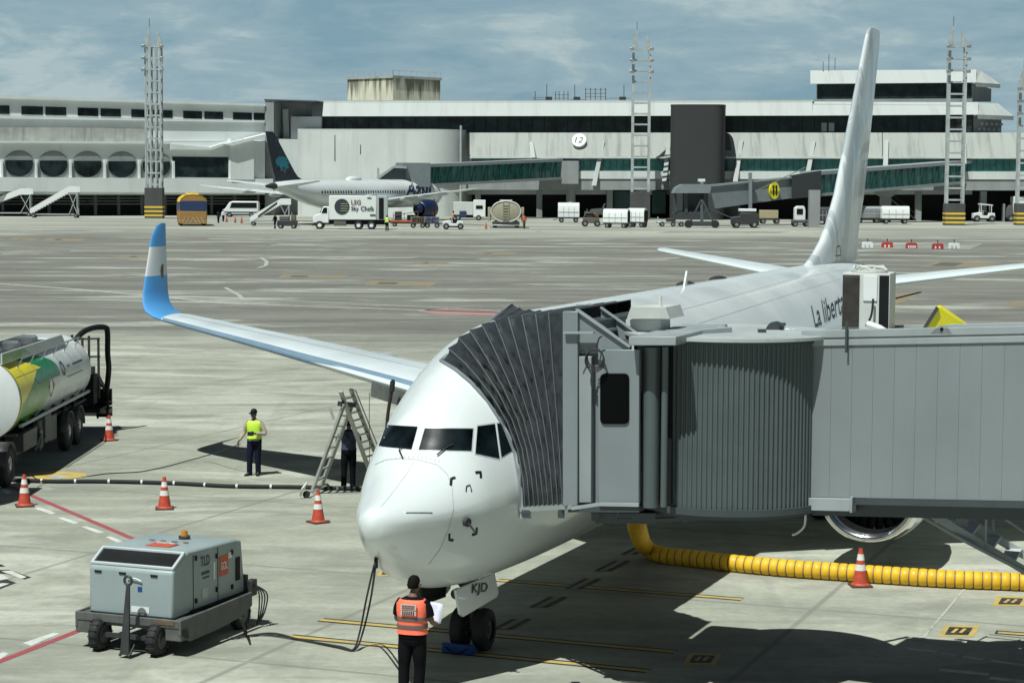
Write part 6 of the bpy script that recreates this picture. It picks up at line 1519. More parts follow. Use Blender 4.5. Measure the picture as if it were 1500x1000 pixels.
# ================================================================== cones
def cone(px, py, h, label, n=20):
    g = G(px, py); t = thing('traffic_cone', label, 'traffic cone', tuple(g), random.uniform(0, 1), 'red and white traffic cones on the apron', scale=h / .75)
    m_ = MB(); m_.box((0, 0, .02), (.42, .42, .04)); m_.build('base', 'cone_base', t, bevel=.012)
    m_ = MB(); rr = lambda z: .155 - .125 * z / .75
    m_.lathe((0, 0, .04), (0, 0, 1), ((0, .185), (.03, rr(.03)), (.28, rr(.28)), (.281, rr(.28) + .003), (.40, rr(.40) + .003), (.401, rr(.40)), (.48, rr(.48)), (.481, rr(.48) + .003), (.60, rr(.60) + .003), (.601, rr(.6)), (.71, rr(.71)), (.71, .01)), n, m=0)
    nb = n
    for fi in range(len(m_.f)):
        ring = fi // nb
        if ring in (3, 7): m_.m[fi] = 1
    m_.build('cone_body', ['cone_red', 'cone_white'], t)
    return t
M['cone_base'] = mat('cone_base', (.10, .035, .025), .7, var=.3, scale=8)
cone(36, 741, .76, 'leftmost traffic cone, beside the start of the red line')
cone(241, 745, .76, 'traffic cone standing between the power cart and the worker in yellow')
cone(466, 765, .74, 'traffic cone in front of the foot of the step ladder')
cone(1260, 858, .74, 'traffic cone in front of the yellow hose')
cone(160, 645, .76, 'traffic cone behind the rear of the fuel truck')

# ================================================================== yellow air hose
P = [W(940, 742, 35.4), W(933, 762, 37.0), W(935, 778, 38.2), G(945, 800, .30)]
for x, y in ((968, 808), (1020, 814), (1080, 821), (1150, 827.5), (1220, 832.5), (1300, 838), (1380, 843), (1450, 846), (1530, 849), (1620, 852)): P.append(G(x, y + 4, .17))
P = catmull(P, 10)
# resample evenly into ribs
S = [0]
for a, b in zip(P, P[1:]): S.append(S[-1] + (b - a).length)
def along(s):
    for i in range(len(S) - 1):
        if S[i] <= s <= S[i + 1]: return P[i] + (P[i + 1] - P[i]) * ((s - S[i]) / max(1e-9, S[i + 1] - S[i]))
    return P[-1]
pts, rad, mm = [], [], []
s = 0
while s < S[-1] - .2:
    for ds, r_ in ((0, .160), (.008, .171), (.07, .176), (.138, .171), (.148, .160)): pts.append(along(s + ds)); rad.append(r_)
    s += .172
m_ = MB(); m_.tube(pts, rad, n=20)
for fi in range(len(m_.f)):
    seg = fi // 20
    if seg % 5 == 4: m_.m[fi] = 1
yh = m_.build('air_hose', ['yellow_hose', 'rust_metal'], None, ang=60); tag(yh, 'thick ribbed yellow air hose lying on the ground under the boarding bridge', 'air hose')

# ================================================================== hoses and cables on the ground
m_ = MB(); P = catmull([G(x, y, .06) for x, y in ((-40, 698), (60, 704), (150, 704.5), (250, 707), (340, 711.5), (450, 713), (560, 716.5), (660, 718), (720, 717))], 12); m_.tube(P, .05, n=10)
bh = m_.build('ground_hose', 'rubber', None); tag(bh, 'black hose with pale couplings running straight across the apron behind the cones', 'hose')
S = [0]
for a, b in zip(P, P[1:]): S.append(S[-1] + (b - a).length)
s = .3
while s < S[-1] - .2:
    m_ = MB(); a = along(s); b = along(s + .05); m_.cyl(a, b, .054, n=12); m_.build('coupling', 'cone_white', bh); s += .86
m_ = MB()
l, n = hit(BV, 551, 816)
for k in range(2):
    o = Vector((.035 * k, .03 * k, 0))
    P = catmull([G(352, 905, .5), G(358, 928, .04) + o, G(340, 934, .03) + o * 3, G(385, 929, .03) + o * 4, G(440, 936, .03), G(495, 947, .03) + o, G(517, 951, .035) + o, W(527, 925, 34.7) + o * 1.5, W(536, 880, 34.3) + o * 2, W(545, 840, l.y + .1) + o, l + Vector((0, 0, -.02))], 8); m_.tube(P, .017, n=8)
m_.tube([l + Vector((0, -.01, -.16)), l + Vector((0, 0, .0))], .03, n=10); pcb = m_.build('power_cable', 'rubber', None); tag(pcb, 'black power cable from the grey cart up to the nose of the airliner', 'cable')
m_ = MB(); P = catmull([G(40, 690, .5), G(70, 706, .02), G(150, 694, .02), G(215, 689, .02), W(290, 670.5, 57.6), W(330, 658, 56.0), W(352, 650, 55.1)], 8); m_.tube(P, .014, n=6); o = m_.build('thin_cable', 'rubber', None); tag(o, 'thin dark cable on the ground from the fuel truck to the worker in yellow', 'cable')
m_ = MB(); a = W(574, 562, 49.0)
m_.tube(catmull([a + Vector((.03, 0, .1)), a + Vector((-.02, 0, -.25)), a + Vector((-.10, .0, -.8)), a + Vector((-.14, .0, -1.6)), Vector((a.x - .12, a.y, .35)), Vector((a.x + .3, a.y + .2, .06)), Vector((a.x + 2.0, a.y + .5, .06))], 8), .042, n=10); m_.cyl(a + Vector((0, 0, -.18)), a + Vector((0.02, 0, .06)), .06, n=12)
m_.tube([W(541, 575, 49.6), W(541, 660, 49.6), W(541, 735, 49.6)], .008, n=5); o = m_.build('fuel_hose', 'rubber', None); tag(o, 'black fuelling hose hanging from under the wing behind the nose', 'hose')
# wheel chock
jm = jet.matrix_basis
t = thing('wheel_chock', 'blue chock lying against the nose wheels of the airliner', 'wheel chock', tuple(jm @ Vector((3.70, .08, 0))), math.pi / 2 - GA)
m_ = MB(); m_.prism([(-.10, -.28, .003), (.10, -.28, .003), (.08, -.28, .08), (-.02, -.28, .17), (-.10, -.28, .17)], (0, .56, 0)); m_.build('block', 'chock_blue', t, bevel=.015)
m_ = MB(); m_.tube(catmull([(-.13, -.2, .12), (-.2, 0, .03), (-.13, .2, .12)], 6), .012, n=6); m_.build('rope', 'black', t)
# ================================================================== step ladder
ld = thing('step_ladder', 'aluminium A frame extension ladder beside the nose of the airliner', 'ladder', tuple(G(500, 718)))
M['alu'] = mat('alu', (.46, .47, .45), .4, metal=.4, var=.15, scale=5)
def ladder_side(a0, a1, b0, b1, n_, name):
    m_ = MB(); m_.bar(a0, a1, .095, .06); m_.bar(b0, b1, .095, .06); sd_ = m_.build(name, 'alu', ld, world=True)
    m_ = MB()
    for k in range(1, n_): f = k / n_; m_.bar(a0 + (a1 - a0) * f, b0 + (b1 - b0) * f, .06, .035)
    m_.build('rung', 'alu', sd_, world=True)
ladder_side(G(457, 720, .05), W(504, 592, 51.3), G(471, 711, .05), W(515, 594, 51.8), 8, 'rear_rails')
ladder_side(W(499, 573, 51.2), G(549, 711, .03), W(514, 570, 51.8), G(566, 705, .03), 13, 'front_rails')
m_ = MB(); m_.tube([W(514, 570, 51.9), W(521, 572, 51.9), W(556, 660, 51.9)], .018, n=6); m_.bar(W(483, 597, 51.4), W(489, 614, 51.4), .06); m_.build('guard_rail', 'alu', ld, world=True)
m_ = MB(); m_.bar(W(497, 591, 51.25), W(519, 593, 51.9), .1, .12); m_.build('hinge_head', 'dark_metal', ld, world=True)
m_ = MB()
a = G(450, 722, .12); b = G(478, 711, .12)
m_.tube([a + Vector((-.1, 0, 0)), a, b], .03, n=8); m_.tube(catmull([a + Vector((0, 0, .25)), a + Vector((-.12, -.1, .1)), a + Vector((-.16, -.1, -.06))], 5), .03, n=8); m_.build('stabiliser', 'alu', ld, world=True)
for q in (a + Vector((-.02, 0, 0)), b):
    m_ = MB(); m_.cyl(q + Vector((0, -.03, -.03)), q + Vector((0, .03, -.03)), .09, n=14); m_.build('wheel', 'rubber', ld, world=True)
# ================================================================== service vehicles in the distance (parts measured in photo pixels at each thing's own distance)
def FT(name, label, cat, px, py, rz=0, group=None):
    g = G(px, py); return thing(name, label, cat, tuple(g), R(rz), group, scale=g.y / FPX)
def wheels(t, pos, r, w_=4, mat_='rubber', hub='steel', axis='y'):
    for x, y in pos:
        m_ = MB(); d = Vector((0, 1, 0)) if axis == 'y' else Vector((1, 0, 0)); c = Vector((x, y, r))
        m_.lathe(c - d * w_ / 2, d, ((0, r * .5), (0, r * .86), (w_ * .15, r), (w_ * .85, r), (w_, r * .86), (w_, r * .5)), 18); wh = m_.build('wheel', mat_, t)
        m_ = MB(); m_.cyl(c - d * w_ * .42, c + d * w_ * .42, r * .55, n=14); m_.build('rim', hub, wh)
def pbox(name, mt, t, x0, x1, y0, y1, z0, z1, bevel=.6):
    m_ = MB(); m_.box(((x0 + x1) / 2, (y0 + y1) / 2, (z0 + z1) / 2), (x1 - x0, y1 - y0, z1 - z0)); return m_.build(name, mt, t, bevel=bevel)
def pprism(name, mt, t, prof, y0, y1, bevel=.5):
    m_ = MB(); m_.prism([(x, y0, z) for x, z in prof], (0, y1 - y0, 0)); return m_.build(name, mt, t, bevel=bevel)
def airstair(label, px, py, w_, h, flip=1, lettering=False, plat=14):
    t = FT('passenger_stairs', label, 'boarding stairs', px, py, 0, 'mobile boarding stairs near the concourse')
    a = -w_ / 2 * flip; b = (w_ / 2 - plat) * flip; e = w_ / 2 * flip
    for y in (0, 12):
        m_ = MB(); m_.prism([(a, y, 6), (b, y, h - 9), (b, y, h), (a - 1 * flip, y, 13)], (0, .8, 0)); m_.prism([(b, y, h - 9), (e, y, h - 9), (e, y, h), (b, y, h)], (0, .8, 0)); sp_ = m_.build('side_panel', 'white_paint', t, smooth=False)
    m_ = MB(); n_ = 14
    for k in range(n_): f = k / n_; m_.box((a + (b - a) * (f + .5 / n_), 6, 6 + (h - 15) * (f + .5 / n_)), (abs(b - a) / n_, 11, 1))
    m_.box(((b + e) / 2, 6, h - 9), (abs(e - b), 11, 1)); m_.build('tread', 'steel', t, smooth=False)['kind'] = 'stuff'
    m_ = MB(); m_.box(((a + e) / 2, 6, 5), (w_, 8, 1.6)); m_.bar((e - 2 * flip, 1, 5), (e - 2 * flip, 1, h - 9), 1.2); m_.bar((e - 2 * flip, 11, 5), (e - 2 * flip, 11, h - 9), 1.2); m_.bar((b, 1, 5), (e - 2 * flip, 1, h - 10), .9); m_.bar((b, 1, h - 10), (e - 2 * flip, 1, 6), .9); m_.build('frame', 'mast_white', t)
    wheels(t, [(a + 4 * flip, 0), (a + 4 * flip, 12), (e - 4 * flip, 0), (e - 4 * flip, 12)], 3, 2.4)
    return t
airstair('white mobile stairs cut by the left edge of the picture', 4, 317, 84, 41, 1, plat=16)
airstair('white mobile stairs second from the left, in front of the arched windows', 80, 319, 70, 46, 1)
t = airstair('white mobile stairs beside the tail of the distant airliner', 396, 331, 58, 40, 1)
m_ = MB(); m_.prism([(-18, -.4, 15), (10, -.4, 35.5), (10, -.4, 32), (-18, -.4, 11.5)], (0, .3, 0)); m_.build('dark_stripe', 'dark_metal', t, smooth=False)
# bus seen from behind
t = FT('apron_bus', 'apron bus with yellow roof, blue window and striped brown rear, left of the white van', 'bus', 283, 331, 11)
rows = []
for y, k in ((0, .93), (2, 1), (92, 1), (94, .93)):
    rows.append([Vector((x * k, y, z)) for x, z in [(-20, 4), (20, 4), (20.5, 20), (19.5, 36), (18, 40), (12, 44), (0, 45.5), (-12, 44), (-18, 40), (-19.5, 36), (-20.5, 20)]])
m_ = MB(); m_.grid(rows, closed=True, capends=True); bd = m_.build('body', 'bus_orange', t, ang=40)
m_ = MB(); rows = [[Vector((x * k, y, z)) for x, z in [(-20.2, 35), (-18.3, 40), (-12.2, 44.3), (0, 45.9), (12.2, 44.3), (18.3, 40), (20.2, 35)]] for y, k in ((-.5, .95), (2, 1.01), (92, 1.01))]
m_.grid(rows); m_.build('roof', 'bus_yellow', bd); pbox('roof_pod', 'bus_yellow', bd, -9, 9, 8, 80, 45, 47.5)
m_ = MB(); m_.prism([(-17.5, -.9, 22.5), (17.5, -.9, 22.5), (17, -.9, 36.5), (-17, -.9, 36.5)], (0, 1.5, 0)); m_.build('rear_window', 'bus_blue', bd, smooth=False)
m_ = MB(); m_.prism([(-21.0, 3, 23), (-21.0, 90, 23), (-20.2, 90, 35), (-20.2, 3, 35)], (.6, 0, 0)); m_.build('side_window', 'bus_blue', bd, smooth=False)
m_ = MB(); m_.prism([(-19.5, -.4, 19), (19.5, -.4, 19), (19.5, -.4, 36), (17.5, -.4, 36), (17.5, -.4, 22), (-17.5, -.4, 22), (-17.5, -.4, 36), (-19.5, -.4, 36)], (0, .8, 0)); m_.build('window_surround', 'bus_blue', bd, smooth=False)
pbox('bumper', 'bus_orange', bd, -20, 20, -1.5, 3, 3, 9)
m_ = MB()
for sx in (-1, 1):
    for k in range(3): x = 4 + k * 5.5; m_.prism([(sx * x, -1.8, 4), (sx * (x + 1.8), -1.8, 4), (sx * (x - 3.0), -1.8, 13), (sx * (x - 4.8), -1.8, 13)], (0, .8, 0))
m_.build('chevron', 'beige', bd, smooth=False)
pbox('plate_panel', 'bus_orange', bd, -19.5, 19.5, -.9, .5, 9.2, 21.5); wheels(t, [(-17, 14), (17, 14), (-17, 74), (17, 74)], 4.5, 4, axis='x')
# van
t = FT('van', 'white van with dark side windows, right of the apron bus', 'van', 352, 318)
bd = pprism('body', 'white_paint', t, [(-26, 4), (-26.5, 10), (-22, 12.5), (-16, 21.5), (-12, 23), (25, 23), (26.5, 20), (26.5, 4)], 0, 18, 1)
m_ = MB(); m_.prism([(-15.2, -.5, 13.5), (-12.5, -.5, 21), (24, -.5, 21), (24, -.5, 13.5)], (0, .7, 0)); m_.build('side_window', 'glass_dark', bd, smooth=False)
m_ = MB(); m_.prism([(-22.4, 2, 13.2), (-22.4, 16, 13.2), (-17.0, 16, 21), (-17.0, 2, 21)], (-.6, 0, .3)); m_.build('windscreen', 'glass_dark', bd, smooth=False)
pbox('stripe', 'bus_blue', bd, -24, 26, -.4, .3, 6.5, 8, 0); wheels(t, [(-16, 1), (16, 1), (-16, 17), (16, 17)], 3.6, 3)
# service cart at the tail of the far airliner
t = FT('service_cart', 'small dark service cart below the tail stairs of the distant airliner', 'cart', 421, 335)
pbox('body', 'dark_metal', t, -15, 14, 0, 14, 4, 12); pbox('tank', 'chassis_grey', t, -12, 2, 2, 12, 12.2, 18); pbox('seat_back', 'rust_metal', t, 5, 12, 2, 12, 12.2, 20); wheels(t, [(-10, 0), (9, 0), (-10, 14), (9, 14)], 3.6, 3)
m_ = MB(); m_.bar((13, 1, 8), (18, 1, 3), 1); m_.cyl((6, 6, 12), (6, 6, 24), .7, n=6); m_.build('pole', 'steel', t)
# catering truck
t = FT('catering_truck', 'white catering box truck with a dark round emblem in front of the distant airliner', 'truck', 515, 336)
bx = pbox('cargo_box', 'white_paint', t, -33, 36, 0, 24, 14, 49, .8); pbox('rear_section', 'mast_white', t, 36.2, 52, 0, 24, 14, 49, .6)
pbox('open_door', 'black', t, 40, 47, -.5, 1, 15, 46, 0); pbox('door_leaf', 'mast_white', t, 47.5, 53, -4, -2, 14, 48, .3); pbox('roof_frame', 'steel', t, 20, 36, 2, 22, 49.2, 50.4, .2)
cb_ = pprism('cab', 'white_paint', t, [(-57, 9), (-57, 18), (-52, 21.5), (-46, 22.5), (-42, 33), (-33.5, 33), (-33.5, 9)], 2, 22, 1)
m_ = MB(); m_.prism([(-44.2, 1.6, 23.5), (-41, 1.6, 31.5), (-36, 1.6, 31.5), (-36, 1.6, 23.5)], (0, .8, 0)); m_.build('side_window', 'glass_dark', cb_, smooth=False)
m_ = MB(); m_.prism([(-46.3, 4, 23.2), (-46.3, 20, 23.2), (-42.6, 20, 32), (-42.6, 4, 32)], (-.6, 0, .3)); m_.build('windscreen', 'glass_dark', cb_, smooth=False)
pbox('bumper', 'dark_metal', t, -59, -54, 1, 23, 5, 9); pbox('chassis', 'black', t, -50, 50, 4, 20, 7, 13.8); pbox('fuel_tank', 'chassis_grey', t, -26, -8, 0, 5, 5, 12)
wheels(t, [(-47, 2), (-47, 22), (10, 1), (10, 23), (29, 1), (29, 23)], 6, 4, hub='white_paint')
m_ = MB(); c = Vector((-14, -.5, 33)); m_.prism([c + Vector((11 * math.cos(2 * math.pi * i / 28), 0, 11.5 * math.sin(2 * math.pi * i / 28))) for i in range(28)], (0, .3, 0)); em = m_.build('round_emblem', 'letter_dark', bx, smooth=False)
m_ = MB()
for z in (-6, -2.5, 1, 4.5): m_.box((c.x + 3.5, -.75, c.z + z), (11, .3, .9))
m_.build('emblem_line', 'beige', em, smooth=False)
m_ = MB(); text_on(m_, 'LSG', (-.5, -.5, 36), (1, 0, 0), (0, 0, 1), 14, 7, off=.3, bold=.02); m_.build('lettering', 'brown', bx, smooth=False)
m_ = MB(); text_on(m_, 'Sky', (-.5, -.5, 25.5), (1, 0, 0), (0, 0, 1), 11, 8, off=.3, bold=.02); m_.build('lettering', 'letter_dark', bx, smooth=False)
m_ = MB(); text_on(m_, 'Chefs', (13.5, -.5, 27), (1, 0, 0), (0, 0, 1), 19, 7, off=.3, bold=.02); m_.box((31, -.5, 21), (8, .4, 2)); m_.box((26, -.5, 46), (6, .4, 1.5)); m_.build('lettering', 'green_text', bx, smooth=False) if 'green_text' in M else m_.build('lettering', 'teal_frame', bx, smooth=False)
# loader under the far wing
t = FT('cargo_loader', 'dark cargo loader with orange frame under the wing of the distant airliner', 'cargo loader', 592, 332)
pbox('platform', 'rust_metal', t, -20, 22, 0, 16, 4, 7, .3); pbox('side_rail', 'orange', t, -20, 22, -1, 0, 7.2, 9, 0); pbox('control_cab', 'dark_metal', t, -14, -4, 2, 12, 7.2, 22); pbox('engine_box', 'black', t, 4, 18, 2, 14, 7.2, 17); wheels(t, [(-14, 0), (14, 0), (-14, 15), (14, 15)], 3, 3)
m_ = MB()
for x in (-16, 0, 20): m_.bar((x, 1, 7), (x, 1, 20), .9)
m_.bar((-16, 1, 16), (20, 1, 22), .9); m_.bar((-16, 12, 16), (20, 12, 22), .9); m_.build('lift_frame', 'rust_metal', t)
# dolly train and tractor
for px_, lab in ((612, 'flat baggage dolly with cases, left one behind the white tractor'), (633, 'flat baggage dolly with cases, hitched right behind the white tractor')):
    t = FT('baggage_dolly', lab, 'dolly', px_, 334, 0, 'baggage dollies behind the white tractor')
    pbox('deck', 'dark_metal', t, -10, 10, 0, 12, 6, 8, .3); wheels(t, [(-7, 0), (7, 0), (-7, 12), (7, 12)], 3.6, 2.4)
    m_ = MB(); m_.bar((-10, 1, 8), (-10, 1, 17), .8); m_.bar((10, 1, 8), (10, 1, 17), .8); m_.bar((-10, 1, 16), (10, 1, 16), .6); m_.bar((10, 6, 6), (15, 6, 4), .8); m_.build('rack', 'steel', t)
    m_ = MB(); r2 = random.Random(px_)
    for k in range(6): m_.box((-8 + 3.2 * k, 5, 11 + r2.random() * 2), (2.8, 6, 5 + r2.random() * 5), rz=r2.random())
    m_.build('suitcase_load', 'brown' if px_ == 612 else 'cloth_blue', t, bevel=.3)
def tractor(label, px, py, sc=1.0, mt='white_paint', canopy=False, rz=0, drv=False):
    t = FT('baggage_tractor', label, 'tractor', px, py, rz, 'baggage tractors on the far apron')
    s = sc; bd = pprism('body', mt, t, [(-16 * s, 5 * s), (-16 * s, 12 * s), (-4 * s, 14 * s), (-3 * s, 9 * s), (5 * s, 9 * s), (6 * s, 13 * s), (15 * s, 13 * s), (16 * s, 5 * s)], 0, 14 * s)
    pbox('seat', 'black', t, 1 * s, 6 * s, 3 * s, 11 * s, 9.2 * s, 15 * s); pbox('underbody', 'black', t, -15 * s, 15 * s, 1 * s, 13 * s, 3 * s, 4.9 * s, .2)
    m_ = MB(); m_.tube([(-3 * s, 5 * s, 10 * s), (-4.5 * s, 5 * s, 16 * s)], .6 * s, n=6); m_.tube([(-4.5 * s + 1.2 * s * math.sin(a), 5 * s + 3 * s * math.cos(a), 16.5 * s) for a in [2 * math.pi * i / 12 for i in range(13)]], .5 * s, n=5); m_.build('steering_wheel', 'black', t)
    wheels(t, [(-11 * s, 0), (11 * s, 0), (-11 * s, 14 * s), (11 * s, 14 * s)], 4.8 * s, 3.4 * s)
    if canopy:
        m_ = MB(); m_.prism([(-7 * s, 0, 25 * s), (12 * s, 0, 23.5 * s), (12 * s, 0, 25 * s), (-7 * s, 0, 27 * s)], (0, 14 * s, 0))
        for x in (-5, 10):
            for y in (.6, 13): m_.bar((x * s, y * s, 12 * s), (x * s, y * s, 25 * s), .9 * s)
        m_.build('canopy', mt, t, smooth=False)
    return t
tractor('small white tractor pulling flat dollies, below the distant boarding bridge', 664, 336, .95)
# container truck
t = FT('supply_truck', 'white container truck with a taller right end under the far wing', 'truck', 687, 323)
pbox('container', 'dirty_white', t, -23, 6, 0, 20, 8, 27); bk_ = pbox('lift_housing', 'white_paint', t, 6.2, 24, 0, 20, 5, 30); pbox('cab_window', 'glass_dark', bk_, 10, 20, -.5, .5, 17, 22, 0); pbox('chassis', 'black', t, -22, 22, 3, 18, 4, 7.8); pbox('bin', 'bus_blue', t, -14, -4, -2, -.2, 5, 14); wheels(t, [(-16, 1), (14, 1), (-16, 19), (14, 19)], 4, 3)
# tanker from behind
t = FT('tanker_truck', 'beige tanker truck seen from behind, below the distant boarding bridge', 'tanker truck', 741, 334)
rows = []
for y, k in ((-1, .05), (-1, .9), (0, 1), (70, 1)): rows.append([Vector((22 * k * math.copysign(abs(math.cos(a)) ** .85, math.cos(a)), y, 24 + 15.5 * k * math.copysign(abs(math.sin(a)) ** .85, math.sin(a)))) for a in [2 * math.pi * i / 36 for i in range(36)]])
m_ = MB(); m_.grid(rows, closed=True); tk2 = m_.build('tank', 'tanker_beige', t, ang=40)
m_ = MB(); m_.tube([(21.8 * math.cos(a), -1, 24 + 15.3 * math.sin(a)) for a in [2 * math.pi * i / 36 for i in range(37)]], 1.0, n=6); m_.build('end_rim', 'dirty_white', tk2); pbox('top_walkway', 'dirty_white', tk2, -9, 9, 0, 60, 39.2, 40.5, .2)
m_ = MB(); m_.bar((-4, -2, 8), (-4, -2, 38), .8); m_.bar((4, -2, 8), (4, -2, 38), .8)
for k in range(7): m_.bar((-4, -2, 10 + 4 * k), (4, -2, 10 + 4 * k), .6)
m_.build('ladder', 'tanker_beige', t); pbox('chassis', 'black', t, -17, 17, 0, 66, 6, 10); pbox('rear_box', 'dark_metal', t, -20, 20, -3, 2, 4, 9.5); pbox('bumper', 'steel', t, -20, 20, -4, -3.1, 3, 5, .2); wheels(t, [(-16, 8), (16, 8), (-16, 55), (16, 55)], 4.6, 6, axis='x')
for x in (-24.5, 24.5): pbox('side_locker', 'tanker_beige', t, x - 2, x + 2, 2, 40, 10, 30)
# baggage carts
def bagcart(label, px, py, w_, h, mt='white_paint', rz=0, dark_end=True, open_=False):
    t = FT('baggage_cart', label, 'baggage cart', px, py, rz, 'covered baggage carts on the far apron')
    d = 15; z0 = 8; hw = w_ / 2
    pbox('deck', 'dark_metal', t, -hw, hw, 0, d, z0 - 2, z0 - .1, .2)
    rows = []
    for x in (-hw, hw): rows.append([Vector((x, d / 2 + (d / 2) * a, z)) for a, z in ((-1, z0), (-1.03, z0 + (h - z0) * .7), (-.7, h - 1), (0, h), (.7, h - 1), (1.03, z0 + (h - z0) * .7), (1, z0))])
    m_ = MB(); m_.grid(rows, closed=True, capends=True); cv = m_.build('cover', mt, t, ang=40)
    m_ = MB(); m_.box((hw + .3, d / 2, z0 + (h - z0) * .42), (.6, d * .92, (h - z0) * .8)); m_.build('end_curtain', 'black' if dark_end else 'mast_white', cv, smooth=False)
    m_ = MB()
    for k in range(1, 4): m_.bar((-hw + w_ * k / 4, -.25, z0), (-hw + w_ * k / 4, -.55, z0 + (h - z0) * .7), .5)
    m_.box((0, -.3, z0 + (h - z0) * .35), (w_ * .96, .4, .8)); m_.build('side_strap', 'mast_white', cv, smooth=False)
    wheels(t, [(-hw * .68, 1), (hw * .68, 1), (-hw * .68, d - 1), (hw * .68, d - 1)], 3.6, 2.4)
    m_ = MB(); m_.bar((-hw, d / 2, 5.5), (-hw - 7, d / 2, 3.5), 1); m_.build('draw_bar', 'dark_metal', t); return t
bagcart('white covered baggage cart standing alone right of the beige tanker', 833, 326, 31, 29)
bagcart('white covered baggage cart with dark end, left of the middle lattice mast base', 901, 334, 37, 28, rz=-18)
bagcart('white covered baggage cart in front of the middle lattice mast base', 931, 333, 26, 28, rz=-25)
bagcart('grey covered baggage cart just right of the white tail fin', 1272, 327, 36, 25, mt='steel')
bagcart('silver white covered baggage cart left of the striped mast on the right', 1312, 328, 40, 26)
t = FT('diesel_tug', 'rusty dark tug with large engine beside the white pickup', 'tug', 866, 332)
pbox('body', 'rust_metal', t, -12, 12, 0, 16, 5, 13); pbox('engine', 'dark_metal', t, -10, 3, 2, 13, 13.2, 22); pbox('cowl', 'brown', t, 4, 11, 2, 13, 13.2, 20); wheels(t, [(-9, 0), (9, 0), (-9, 16), (9, 16)], 4.6, 3)
m_ = MB(); m_.cyl((-6, 6, 21), (-6, 6, 26), .8, n=8); m_.tube([(-11, 1, 13), (-8, 1, 20), (2, 1, 20), (8, 1, 15)], .7, n=6); m_.build('exhaust', 'rust_metal', t)
t = FT('pickup_truck', 'white pickup truck behind the covered baggage carts', 'pickup', 888, 319)
bd = pprism('body', 'white_paint', t, [(-24, 4), (-24, 11), (-21, 13), (-6, 14), (-3, 21), (9, 21), (11, 13.5), (24, 13.5), (24, 4)], 0, 17, .7); m_ = MB(); m_.prism([(-3.6, -.4, 14.5), (-1.6, -.4, 20), (7.6, -.4, 20), (9, -.4, 14.5)], (0, .6, 0)); m_.build('side_window', 'glass_dark', bd, smooth=False); wheels(t, [(-15, 1), (15, 1), (-15, 16), (15, 16)], 3.8, 3)
t = FT('cargo_dolly', 'low empty cargo dolly left of the numbered boarding bridge wheels', 'dolly', 984, 332)
pbox('frame', 'steel', t, -22, 18, 0, 14, 5, 7, .2); wheels(t, [(-14, 0), (2, 0), (14, 0), (-14, 14), (14, 14)], 3.6, 2.4); pbox('motor_box', 'dark_metal', t, -8, 6, 2, 12, 7.2, 12)
m_ = MB(); m_.bar((-20, 1, 7), (-20, 1, 14), .8); m_.bar((-20, 13, 7), (-20, 13, 14), .8); m_.bar((16, 6, 6), (26, 6, 4), .9); m_.build('post', 'mast_white', t)
t = FT('pushback_tug', 'dark low pushback tug with white cab behind the yellow number 11 bridge', 'tug', 1092, 334)
pprism('body', 'dark_metal', t, [(-20, 5), (-20, 16), (-8, 17), (-8, 22), (18, 22), (20, 16), (20, 5)], 0, 22, .8); pbox('roof', 'white_paint', t, -9, 16, 2, 20, 24, 28); pbox('cab_glass', 'glass_dark', t, -8, 15, 3, 19, 22.1, 23.9, 0); wheels(t, [(-13, 0), (13, 0), (-13, 22), (13, 22)], 5, 4)
t = FT('cargo_cart', 'beige cargo cart parked under the yellow number 11 disc', 'cart', 1128, 328)
pbox('box', 'beige', t, -15, 12, 0, 14, 8, 20); pbox('deck', 'dark_metal', t, -16, 14, 0, 14, 5.5, 7.8, .2); wheels(t, [(-10, 0), (10, 0), (-10, 14), (10, 14)], 4, 2.6)
t = FT('tow_tug', 'white upright tug beside the concrete column of the numbered bridge', 'tug', 1174, 332)
pprism('cab', 'white_paint', t, [(-10, 7), (-10, 27), (-6, 30), (4, 30), (6, 24), (6, 7)], 2, 16, .8); pbox('side_window', 'glass_dark', t, -7, 2, 1.4, 2.2, 18, 26, 0); pbox('body', 'chassis_grey', t, -13, 12, 0, 18, 5, 10); wheels(t, [(-9, 0), (8, 0), (-9, 18), (8, 18)], 4, 3)
t = FT('blue_trailer', 'blue caged trailer in the shade behind the numbered bridge column', 'trailer', 1160, 318)
pbox('body', 'bus_blue', t, -8, 9, 0, 14, 6, 26)
m_ = MB()
for k in range(5): m_.bar((-8 + 4 * k, -.6, 6), (-8 + 4 * k, -.6, 26), .7)
m_.build('cage_bar', 'steel', t); wheels(t, [(-5, 0), (6, 0), (-5, 14), (6, 14)], 3, 2.4)
bagcart('dark covered cart between the bridge column and the white tail fin', 1205, 330, 20, 27, mt='dark_metal')
tractor('white tractor with a canopy right of the striped mast', 1442, 325, 1.0, canopy=True)
t = FT('service_truck', 'white box truck cut by the right edge of the picture', 'truck', 1500, 325)
pbox('box', 'white_paint', t, -16, 40, 0, 22, 12, 37); pprism('cab', 'chassis_grey', t, [(-26, 6), (-26, 14), (-22, 24), (-16.3, 24), (-16.3, 6)], 2, 20, .6); pbox('chassis', 'black', t, -24, 40, 3, 19, 5, 11.8); pbox('bin', 'steel', t, -30, -27, 4, 12, 0, 26, .3); wheels(t, [(-19, 1), (20, 1), (-19, 21), (20, 21)], 5, 3)
